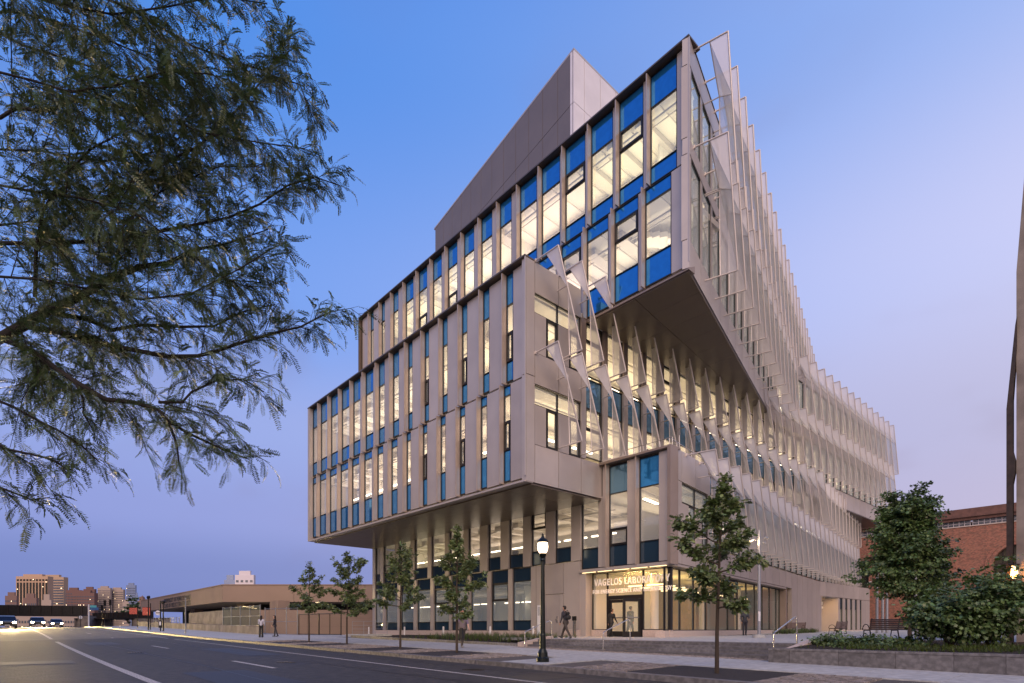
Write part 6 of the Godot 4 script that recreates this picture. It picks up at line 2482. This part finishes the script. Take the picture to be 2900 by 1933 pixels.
# pose: th/kn thigh and knee angles left and right, ar/el arm and elbow angles, lean
func person(at: Vector3, facing: Vector3, high: float, label: String, p: Dictionary) -> Node3D:
	var t := thing("person", at, label, "person")
	var k := high / 1.75
	t.basis = Basis(Vector3.UP.cross(facing).normalized(), Vector3.UP, facing.normalized())
	var colors := [p.top, p.legs, p.skin, p.shoes, p.get("stripe", p.top)]
	var hip := Vector3(0, 0.93, 0) * k
	var lean: float = p.get("lean", 0.04)
	var chest := hip + Vector3(0, 0.40 * cos(lean), 0.40 * sin(lean)) * k
	var neck := hip + Vector3(0, 0.56 * cos(lean), 0.56 * sin(lean)) * k
	var head := neck + Vector3(0, 0.17, 0.035) * k
	var w: float = p.get("wide", 1.0)
	var bones := [
		[hip + Vector3(-0.07, 0, 0) * k, hip + Vector3(0.07, 0, 0) * k, 0.115 * k * w, 0.115 * k * w, 1],
		[hip + Vector3(0, 0.08, 0) * k, chest + Vector3(0, -0.1, 0) * k, 0.115 * k * w, 0.125 * k * w, 0],
		[chest + Vector3(-0.09, 0, 0) * k, chest + Vector3(0.09, 0, 0) * k, 0.115 * k * w, 0.115 * k * w, 0],
		[chest + Vector3(-0.15 * w, 0.1, 0) * k, chest + Vector3(0.15 * w, 0.1, 0) * k, 0.07 * k, 0.07 * k, 0],
		[neck + Vector3(0, -0.04, 0) * k, neck + Vector3(0, 0.07, 0.015) * k, 0.056 * k, 0.054 * k, 2],
	]
	var ankles := []
	for s in 2:
		var sx: float = -0.085 if s == 0 else 0.085
		var a: float = p.th[s]
		var kn: float = p.kn[s]
		var h0 := hip + Vector3(sx, -0.03, 0) * k
		var h1 := h0 + Vector3(sx * 0.1, -cos(a) * 0.42, sin(a) * 0.42) * k
		var h2 := h1 + Vector3(0, -cos(a - kn) * 0.41, sin(a - kn) * 0.41) * k
		bones.append([h0, h1, 0.088 * k * w, 0.062 * k, 1])
		bones.append([h1, h2, 0.062 * k, p.get("cuff", 0.052) * k, 1])
		ankles.append([h2, a - kn])
	var low := minf(ankles[0][0].y, ankles[1][0].y)
	for s in 2:
		var a: Vector3 = ankles[s][0]
		var tilt: float = clampf(ankles[s][1], -0.6, 0.4)
		bones.append([a + Vector3(0, -0.03, -0.03) * k, a + Vector3(0, -0.045 + 0.17 * sin(tilt), 0.17) * k, 0.042 * k, 0.034 * k, 3])
	var wrists := []
	for s in 2:
		var sx: float = -0.205 if s == 0 else 0.205
		var a: float = p.ar[s]
		var e: float = p.el[s]
		var s0 := chest + Vector3(sx * w, 0.09, 0) * k
		var s1 := s0 + Vector3(sx * 0.16, -cos(a) * 0.29, sin(a) * 0.29) * k
		var d2 := Vector3(-sx * p.get("cross", 0.1), -cos(a + e), sin(a + e)).normalized()
		var s2 := s1 + d2 * 0.25 * k
		bones.append([s0, s1, 0.057 * k, 0.045 * k, 0])
		bones.append([s1, s2, 0.044 * k, 0.032 * k, 0 if p.get("sleeves", true) else 2])
		wrists.append([s2, d2, -signf(sx)])
	var mb := MB.new()
	mb.colored = true
	var drop := Transform3D(Basis(), Vector3(0, -(low - 0.078 * k), 0))
	nets(mb, bones, 0.018, 0.035, colors, drop)
	# head with a face
	var face := [[head + Vector3(0, 0.03, -0.015) * k, head + Vector3(0, 0.035, 0.02) * k, 0.086 * k, 0.078 * k, 2], [head + Vector3(0, -0.05, 0.03) * k, head + Vector3(0, -0.07, 0.045) * k, 0.055 * k, 0.034 * k, 2],
		[head + Vector3(0, 0.0, 0.095) * k, head + Vector3(0, -0.03, 0.108) * k, 0.011 * k, 0.015 * k, 2], [head + Vector3(-0.02, -0.058, 0.085) * k, head + Vector3(0.02, -0.058, 0.085) * k, 0.01 * k, 0.01 * k, 2],
		[head + Vector3(-0.085, 0.015, 0.0) * k, head + Vector3(-0.088, -0.02, 0.0) * k, 0.017 * k, 0.012 * k, 2], [head + Vector3(0.085, 0.015, 0.0) * k, head + Vector3(0.088, -0.02, 0.0) * k, 0.017 * k, 0.012 * k, 2]]
	nets(mb, face, 0.009, 0.015, colors, drop)
	mb.col = p.skin
	for q in wrists:
		# palm, four fingers of their own lengths and a thumb from the side of the palm
		var d: Vector3 = q[1]
		var across := Vector3(0, 0, 1).cross(d).cross(d).normalized()
		var flat := d.cross(across).normalized()
		var base: Vector3 = drop * q[0]
		mb.tube(base - d * 0.01, base + d * 0.08 * k, 0.026 * k, 0.036 * k, 8)
		for f in 4:
			var root := base + d * 0.078 * k + across * (0.017 * (f - 1.5)) * k
			var l: float = [0.062, 0.074, 0.07, 0.055][f] * k
			mb.pipe([root, root + d * l * 0.5 + flat * 0.006 * q[2], root + d * l * 0.9 + flat * 0.022 * q[2]], 0.0095 * k, 0.0075 * k, 6)
		var tr := base + d * 0.025 * k - across * 0.028 * k
		mb.pipe([tr, tr + (d - across * 0.8).normalized() * 0.035 * k, tr + (d * 1.4 - across * 0.5).normalized() * 0.068 * k], 0.0115 * k, 0.008 * k, 6)
	var body := put("body", mb, M.person, t)
	var e := MB.new()
	for s in [-1, 1]:
		e.ball(drop * (head + Vector3(0.032 * s, 0.012, 0.088) * k), Vector3.ONE * 0.009 * k, 5, 8)
	put("eyes", e, M.furniture, body)
	var hb := MB.new()
	hb.colored = true
	var hair := [[head + Vector3(0, 0.06, -0.03) * k, head + Vector3(0, 0.075, 0.015) * k, 0.088 * k, 0.072 * k, 0], [head + Vector3(0, 0.0, -0.05) * k, head + Vector3(0, 0.04, -0.05) * k, 0.07 * k, 0.075 * k, 0]]
	if p.get("long", false):
		hair.append([head + Vector3(0, 0.0, -0.06) * k, head + Vector3(0, -0.30, -0.12) * k, 0.075 * k, 0.04 * k, 0])
		hair.append([head + Vector3(-0.05, 0.0, -0.04) * k, head + Vector3(-0.06, -0.2, -0.08) * k, 0.05 * k, 0.03 * k, 0])
		hair.append([head + Vector3(0.05, 0.0, -0.04) * k, head + Vector3(0.06, -0.2, -0.08) * k, 0.05 * k, 0.03 * k, 0])
	nets(hb, hair, 0.012, 0.02, [p.get("hair", Color(0.012, 0.01, 0.009))], drop)
	put("hair", hb, M.person, t)
	if p.has("stripe"):
		var sb := MB.new()
		for i in 9:
			var c := drop * (hip.lerp(chest, -0.02 + i * 0.125))
			var r0 := lerpf(0.125, 0.13, i / 8.0) * k * w
			for j in 20:
				var a0 := TAU * j / 20.0
				var a1 := TAU * (j + 1) / 20.0
				var q0 := Vector3(cos(a0) * (r0 + 0.072 * k), 0, sin(a0) * (r0 + 0.006))
				var q1 := Vector3(cos(a1) * (r0 + 0.072 * k), 0, sin(a1) * (r0 + 0.006))
				sb.quad(c + q1, c + q0, c + q0 + Vector3(0, 0.022, 0), c + q1 + Vector3(0, 0.022, 0))
		put("shirt_stripes", sb, M.far_grey, t)
	t.set_meta("drop", drop.origin.y)
	return t


func make_people() -> void:
	var skin := Color(0.42, 0.25, 0.17)
	var pale := Color(0.55, 0.34, 0.26)
	var black := Color(0.012, 0.012, 0.015)
	var navy := Color(0.02, 0.022, 0.035)
	var man := person(Vector3(-21.79, side_y(-21.79, -16.48), -16.48), Vector3(0.95, 0, 0.25), 1.74, "balding man in a striped shirt walking past the narrow oak", {
		"top": Color(0.16, 0.13, 0.20), "stripe": Color(0.4, 0.36, 0.45), "legs": Color(0.07, 0.055, 0.05), "skin": pale, "shoes": Color(0.3, 0.28, 0.26), "hair": Color(0.35, 0.16, 0.10), "th": [0.30, -0.22], "kn": [0.08, 0.22], "ar": [-0.25, 0.3], "el": [0.25, 0.35], "sleeves": false, "wide": 1.08})
	var jk := thing("jacket", man.position + Vector3(0.28, 0.48, 0.25), "dark jacket hanging from the hand of the striped shirt man", "jacket")
	var b := MB.new()
	b.hexa([Vector3(-0.16, 0, -0.05), Vector3(0.14, -0.02, -0.05), Vector3(0.14, -0.02, 0.06), Vector3(-0.16, 0, 0.06), Vector3(-0.06, 0.46, -0.03), Vector3(0.07, 0.46, -0.03), Vector3(0.07, 0.46, 0.05), Vector3(-0.06, 0.46, 0.05)])
	put("cloth", b, M.pack, jk)
	var wp := Vector3(-19.9, plaza_y(-21.9), -21.7)
	person(wp, Vector3(-1, 0, 0.05), 1.72, "person in dark clothes striding left above the steps", {
		"top": navy, "legs": Color(0.04, 0.034, 0.03), "skin": skin, "shoes": Color(0.06, 0.05, 0.045), "th": [0.52, -0.42], "kn": [0.12, 0.18], "ar": [0.35, 0.1], "el": [0.35, 0.3], "lean": 0.13})
	var bp := thing("backpack", wp + Vector3(0.17, 1.02, 0.0), "dark backpack worn by the person striding above the steps", "backpack")
	b = MB.new()
	b.colored = true
	nets(b, [[Vector3(-0.02, 0.03, -0.07), Vector3(-0.02, 0.03, 0.07), 0.085, 0.085, 0], [Vector3(-0.03, 0.28, -0.06), Vector3(-0.03, 0.28, 0.06), 0.07, 0.07, 0], [Vector3(0.03, 0.08, -0.05), Vector3(0.03, 0.08, 0.05), 0.07, 0.07, 0]], 0.02, 0.12, [black], Transform3D())
	put("bag", b, M.person, bp)
	b = MB.new()
	for s in [-0.1, 0.1]:
		b.pipe([Vector3(-0.05, 0.3, s), Vector3(-0.16, 0.44, s), Vector3(-0.30, 0.36, s), Vector3(-0.31, 0.15, s), Vector3(-0.10, 0.0, s)], 0.016, 0.016, 5)
	put("strap", b, M.pack, bp)
	person(Vector3(-20.75, plaza_y(-26.6), -26.5), Vector3(0.12, 0, -1), 1.62, "person in black stepping in at the open entrance door", {
		"top": black, "legs": black, "skin": skin, "shoes": black, "th": [-0.35, 0.3], "kn": [0.2, 0.1], "ar": [0.2, -0.15], "el": [0.5, 0.2], "lean": 0.12, "wide": 1.12})
	person(Vector3(-20.5, plaza_y(-28.0), -28.0), Vector3(0.1, 0, -1), 1.78, "taller person in black ahead inside the entrance door", {
		"top": black, "legs": black, "skin": skin, "shoes": black, "th": [0.25, -0.2], "kn": [0.1, 0.15], "ar": [-0.1, 0.2], "el": [0.2, 0.2]})
	person(Vector3(-16.95, plaza_y(-35.2), -35.2), Vector3(0.55, 0, 0.83), 1.66, "person in a dark patterned top before the amber lobby glazing", {
		"top": Color(0.035, 0.036, 0.05), "legs": navy, "skin": skin, "shoes": black, "th": [0.06, -0.18], "kn": [0.02, 0.15], "ar": [0.15, 0.25], "el": [0.3, 1.1], "cross": 0.5, "wide": 1.05})
	person(Vector3(-45.2, side_y(-45.2, -15.0), -15.0), Vector3(-0.8, 0, -0.5), 1.62, "woman in a white blouse with long dark hair by the fence", {
		"top": Color(0.45, 0.45, 0.52), "legs": black, "skin": skin, "shoes": Color(0.05, 0.04, 0.04), "th": [0.05, -0.05], "kn": [0.02, 0.04], "ar": [0.15, 0.3], "el": [0.6, 1.3], "long": true, "cuff": 0.085, "wide": 0.92, "cross": 0.3})
	person(Vector3(-46.2, side_y(-46.2, -16.4), -16.4), Vector3(-0.6, 0, 0.8), 1.64, "woman in dark clothes facing the white bloused woman", {
		"top": navy, "legs": navy, "skin": skin, "shoes": black, "th": [0.1, -0.25], "kn": [0.02, 0.12], "ar": [0.2, 0.05], "el": [0.7, 0.4], "long": true, "wide": 0.92})


# ---------------------------------------------------------------- the tree over the camera
func compound_leaf(r: RandomNumberGenerator, bend: float) -> ArrayMesh:
	# a pinnate leaf one unit long: a stalk and eleven pairs of leaflets
	var b := MB.new()
	b.colored = true
	var at := func(u: float): return Vector3(0, -bend * u * u, u * (1.0 - 0.3 * bend * u))
	for i in 6:
		var p: Vector3 = at.call(i / 6.0)
		var q: Vector3 = at.call((i + 1) / 6.0)
		b.quad(p + Vector3(-0.005, 0, 0), p + Vector3(0.005, 0, 0), q + Vector3(0.004, 0, 0), q + Vector3(-0.004, 0, 0))
	for i in 12:
		var u := 0.12 + 0.88 * i / 11.5
		var p: Vector3 = at.call(u)
		var l := 0.155 * (0.65 + 0.5 * sin(PI * u)) * r.randf_range(0.85, 1.1)
		for s in [-1.0, 1.0]:
			var d := Vector3(s * 0.9, r.randf_range(-0.35, 0.15), 0.45 + r.randf_range(-0.12, 0.12)).normalized()
			var side := Vector3(-s * d.z, 0.15, s * d.x).normalized() * l * 0.19
			var tip := p + d * l
			var m := p + d * l * 0.5
			if s > 0:
				b.quad(p, m - side, tip, m + side)
			else:
				b.quad(p, m + side, tip, m - side)
	return b.mesh()


func make_locust() -> void:
	var r := RandomNumberGenerator.new()
	r.seed = 77
	var base := Vector3(-6.6, -1.15, 3.9)
	var t := thing("locust_tree", base, "large honey locust with feathery leaves reaching in from the upper left", "tree")
	var fork := Vector3(-6.5, 1.3, 3.2)
	var b := MB.new(1.0, base)
	b.pipe([base, base + Vector3(0.05, 1.0, -0.1), fork], 0.17, 0.13, 10)
	put("trunk", b, M.bark_dark, t)
	var branches := [
		[Vector3(-5.64, 2.14, -0.02), Vector3(-5.53, 2.23, -0.14), Vector3(-5.48, 2.36, -0.27), Vector3(-5.40, 2.49, -0.44), Vector3(-5.31, 2.72, -0.68), Vector3(-5.30, 2.86, -0.85), Vector3(-5.27, 2.95, -1.03), Vector3(-5.25, 3.12, -1.20), Vector3(-5.18, 3.24, -1.43), Vector3(-5.04, 3.43, -1.73)],
		[Vector3(-5.53, 2.23, -0.14), Vector3(-5.29, 2.16, -0.34), Vector3(-5.07, 2.06, -0.50), Vector3(-4.92, 2.02, -0.67), Vector3(-4.76, 1.98, -0.92), Vector3(-4.67, 2.01, -1.10), Vector3(-4.62, 2.07, -1.22), Vector3(-4.53, 2.17, -1.40), Vector3(-4.41, 2.27, -1.61), Vector3(-4.36, 2.33, -1.74), Vector3(-4.27, 2.40, -1.84), Vector3(-4.19, 2.46, -1.93)],
		[Vector3(-5.63, 2.13, -0.04), Vector3(-5.23, 1.96, -0.17), Vector3(-5.00, 1.80, -0.28), Vector3(-4.83, 1.67, -0.39), Vector3(-4.64, 1.53, -0.54), Vector3(-4.51, 1.51, -0.68), Vector3(-4.40, 1.46, -0.80), Vector3(-4.35, 1.38, -0.85), Vector3(-4.26, 1.30, -0.95), Vector3(-4.22, 1.25, -1.07), Vector3(-4.19, 1.21, -1.18), Vector3(-4.10, 1.16, -1.28)],
		[Vector3(-4.40, 1.51, -0.80), Vector3(-4.35, 1.53, -0.93), Vector3(-4.36, 1.62, -0.99), Vector3(-4.31, 1.72, -1.13), Vector3(-4.23, 1.75, -1.28), Vector3(-4.13, 1.66, -1.39)],
		[Vector3(-5.48, 2.36, -0.27), Vector3(-5.58, 2.44, -0.53), Vector3(-5.51, 2.38, -0.68), Vector3(-5.42, 2.45, -0.86), Vector3(-5.30, 2.49, -1.15), Vector3(-5.19, 2.52, -1.34), Vector3(-5.08, 2.67, -1.54), Vector3(-4.90, 2.73, -1.74)],
		[Vector3(-6.18, 4.80, -0.02), Vector3(-6.05, 4.70, -0.16), Vector3(-5.91, 4.66, -0.40), Vector3(-5.75, 4.60, -0.65), Vector3(-5.61, 4.52, -0.95), Vector3(-5.49, 4.49, -1.24)],
		[Vector3(-6.15, 5.47, -0.35), Vector3(-5.93, 5.35, -0.59), Vector3(-5.70, 5.21, -0.86), Vector3(-5.62, 5.13, -1.01), Vector3(-5.48, 5.01, -1.25), Vector3(-5.33, 4.97, -1.56), Vector3(-5.15, 4.88, -1.75), Vector3(-5.07, 5.11, -1.92), Vector3(-5.13, 5.37, -1.93)],
		[Vector3(-5.61, 3.47, -0.65), Vector3(-5.48, 3.78, -0.95), Vector3(-5.33, 4.06, -1.26), Vector3(-5.28, 4.37, -1.47), Vector3(-5.28, 4.63, -1.62), Vector3(-5.14, 4.86, -1.76), Vector3(-5.05, 4.86, -2.01), Vector3(-4.98, 4.58, -2.09)],
		[Vector3(-5.78, 2.91, -0.02), Vector3(-5.58, 2.94, -0.32), Vector3(-5.36, 3.00, -0.63), Vector3(-5.21, 3.13, -0.94), Vector3(-5.06, 3.23, -1.19), Vector3(-4.95, 3.32, -1.39), Vector3(-4.88, 3.50, -1.61), Vector3(-4.77, 3.69, -1.80), Vector3(-4.67, 3.80, -1.99), Vector3(-4.60, 3.78, -2.15)],
		[Vector3(-5.38, 3.59, -0.02), Vector3(-5.30, 3.65, -0.10), Vector3(-5.22, 3.68, -0.27), Vector3(-5.13, 3.81, -0.44), Vector3(-5.07, 3.85, -0.65), Vector3(-4.98, 3.86, -0.91), Vector3(-4.93, 3.90, -1.26), Vector3(-4.81, 3.93, -1.54), Vector3(-4.64, 3.96, -1.88)],
		[Vector3(-5.47, 2.44, -0.21), Vector3(-5.33, 2.72, -0.21), Vector3(-5.18, 2.92, -0.24), Vector3(-5.01, 3.13, -0.34), Vector3(-4.82, 3.28, -0.48), Vector3(-4.71, 3.38, -0.61)],
		[Vector3(-4.65, 1.16, 0.08), Vector3(-4.54, 1.07, -0.05), Vector3(-4.44, 1.04, -0.15), Vector3(-4.44, 1.03, -0.24), Vector3(-4.43, 0.99, -0.31)],
		[Vector3(-4.79, 0.93, 0.08), Vector3(-4.69, 0.86, -0.03), Vector3(-4.62, 0.82, -0.11), Vector3(-4.56, 0.78, -0.18)],
		[Vector3(-5.03, 1.51, 0.05), Vector3(-4.91, 1.44, -0.08), Vector3(-4.80, 1.35, -0.20), Vector3(-4.78, 1.30, -0.31), Vector3(-4.74, 1.22, -0.42), Vector3(-4.66, 1.11, -0.51)],
		[Vector3(-5.23, 1.96, -0.17), Vector3(-5.08, 1.80, -0.27), Vector3(-5.14, 1.72, -0.20), Vector3(-5.23, 1.69, -0.11)],
		[Vector3(-4.83, 1.67, -0.39), Vector3(-4.73, 1.53, -0.43), Vector3(-4.74, 1.44, -0.43), Vector3(-4.70, 1.34, -0.47)],
		[Vector3(-4.35, 1.38, -0.85), Vector3(-4.26, 1.21, -0.88), Vector3(-4.25, 1.09, -0.89)],
		[Vector3(-5.31, 2.72, -0.68), Vector3(-5.42, 2.95, -0.71), Vector3(-5.51, 3.25, -0.76), Vector3(-5.50, 3.55, -0.93), Vector3(-5.45, 3.74, -1.12), Vector3(-5.32, 3.97, -1.42), Vector3(-5.08, 3.97, -1.69)],
		[Vector3(-5.74, 4.66, -0.06), Vector3(-5.51, 4.58, -0.31), Vector3(-5.37, 4.55, -0.62), Vector3(-5.26, 4.51, -0.89), Vector3(-5.11, 4.41, -1.20), Vector3(-5.07, 4.31, -1.40)],
		[Vector3(-5.27, 3.04, 0.02), Vector3(-5.08, 2.99, -0.20), Vector3(-4.93, 2.98, -0.43), Vector3(-4.74, 2.92, -0.71), Vector3(-4.63, 2.74, -1.00), Vector3(-4.53, 2.57, -1.25), Vector3(-4.46, 2.61, -1.48)],
		[Vector3(-5.14, 3.72, 0.02), Vector3(-4.96, 3.65, -0.17), Vector3(-4.85, 3.62, -0.37), Vector3(-4.71, 3.72, -0.61), Vector3(-4.60, 3.91, -0.88), Vector3(-4.49, 3.99, -1.15), Vector3(-4.39, 3.85, -1.41)],
		[Vector3(-5.14, 2.35, 0.02), Vector3(-4.92, 2.33, -0.23), Vector3(-4.76, 2.29, -0.48), Vector3(-4.59, 2.25, -0.73), Vector3(-4.48, 2.35, -1.01), Vector3(-4.35, 2.59, -1.30), Vector3(-4.28, 2.81, -1.52)],
		[Vector3(-5.38, 4.51, -0.02), Vector3(-5.11, 4.38, -0.31), Vector3(-4.97, 4.42, -0.62), Vector3(-4.81, 4.58, -0.94), Vector3(-4.67, 4.77, -1.24), Vector3(-4.53, 4.82, -1.55)],
		[Vector3(-6.49, 3.39, 0.02), Vector3(-6.17, 3.45, -0.33), Vector3(-5.93, 3.70, -0.74), Vector3(-5.76, 3.96, -1.08), Vector3(-5.58, 4.04, -1.43)],
		[Vector3(-6.22, 3.87, 0.02), Vector3(-5.95, 3.85, -0.27), Vector3(-5.77, 3.84, -0.62), Vector3(-5.57, 4.01, -0.99), Vector3(-5.45, 4.31, -1.28), Vector3(-5.35, 4.49, -1.54)]
	]
	var meshes := [compound_leaf(r, 0.1), compound_leaf(r, 0.35), compound_leaf(r, 0.6)]
	var xs := [[], [], []]
	var ts := [[], [], []]
	var twigs := MB.new(1.0, base)
	for n in branches.size():
		var pts: Array = branches[n]
		var from_trunk: bool = n in [0, 2, 5, 6, 8, 9, 11, 12, 13, 18, 19, 20, 21, 22, 23, 24]
		var line := pts.duplicate()
		if from_trunk:
			var mid: Vector3 = fork.lerp(pts[0], 0.55) + Vector3(0, 0.25, 0)
			line.insert(0, mid)
			line.insert(0, fork)
		b = MB.new(1.0, base)
		var thick: float = [0.05, 0.022, 0.026, 0.010, 0.02, 0.014, 0.014, 0.012, 0.018, 0.014, 0.014, 0.012, 0.012, 0.012][n] if n < 14 else 0.010
		b.pipe(line, thick, 0.004, 7)
		put("branch", b, M.bark_dark, t)
		# side branches, twigs on them, feathery leaves along the twigs
		var sparse: bool = n in [11, 12, 13, 14, 15, 16]
		var runs := [[pts, 1.0]]
		for i in pts.size() - 1:
			var a: Vector3 = pts[i]
			var e: Vector3 = pts[i + 1]
			var tan_ := (e - a).normalized()
			var steps := maxi(1, int(a.distance_to(e) / (0.12 if sparse else 0.072)))
			for s in steps:
				var u := (i + (s + 0.5) / steps) / (pts.size() - 1.0)
				var p := a.lerp(e, (s + r.randf()) / steps)
				var d := (tan_ * r.randf_range(0.5, 1.3) + Vector3(r.randfn(0, 0.5), r.randfn(0, 0.45), r.randfn(0, 0.5))).normalized()
				var l := r.randf_range(0.22, 0.60) * (1.2 - 0.8 * u) * (0.5 if sparse else 1.0)
				var m := p + d * l * 0.55 + Vector3(r.randfn(0, 0.02), 0.02, r.randfn(0, 0.02))
				var tip := p + d * l + Vector3(0, -0.16 * l, 0)
				twigs.pipe([p, m, tip], 0.0036, 0.0014, 4)
				runs.append([[p, m, tip], 0.6])
		for run in runs:
			var rp: Array = run[0]
			for i in rp.size() - 1:
				var a: Vector3 = rp[i]
				var e: Vector3 = rp[i + 1]
				var tan_ := (e - a).normalized()
				var steps := maxi(1, int(a.distance_to(e) / 0.055 + 0.5))
				for s in steps:
					var p := a.lerp(e, (s + r.randf()) / steps)
					var d := (tan_ * r.randf_range(0.3, 1.1) + Vector3(r.randfn(0, 0.5), r.randfn(0, 0.4), r.randfn(0, 0.5))).normalized()
					var l: float = r.randf_range(0.07, 0.19) * run[1]
					var tip := p + d * l + Vector3(0, -0.10 * l, 0)
					twigs.tube(p, tip, 0.0018, 0.001, 3, false)
					var k := maxi(2, int(l / 0.026))
					for j in k:
						var w := (j + 0.6) / k
						var q := p.lerp(tip, w)
						var side := d.cross(Vector3.UP).normalized() * (1.0 if j % 2 else -1.0)
						var f := (d * 0.65 + side * 0.8 + Vector3(r.randfn(0, 0.25), r.randf_range(-0.6, 0.25), r.randfn(0, 0.25))).normalized()
						if j == k - 1:
							f = (d + Vector3(0, -0.35, 0)).normalized()
						var bs := Basis.looking_at(-f, Vector3.UP if absf(f.y) < 0.95 else Vector3.RIGHT) * Basis(Vector3(0, 0, 1), r.randfn(0, 0.5))
						var v := r.randi() % 3
						xs[v].append(Transform3D(bs.scaled_local(Vector3.ONE * r.randf_range(0.10, 0.17)), q - base))
						ts[v].append(tint(r, 0.55, 1.35))
	stuff(put("twigs", twigs, M.bark_dark, t))
	var single := 0
	for v in 3:
		var rest := []
		var rt := []
		for i in xs[v].size():
			if i % 83 == 0 and single < 290:
				single += 1
				share("leaf", meshes[v], M.leaf_locust, t, xs[v][i])
			else:
				rest.append(xs[v][i])
				rt.append(ts[v][i])
		swarm("foliage", meshes[v], rest, rt, M.leaf_locust, t)
	print("locust leaves ", xs[0].size() + xs[1].size() + xs[2].size())
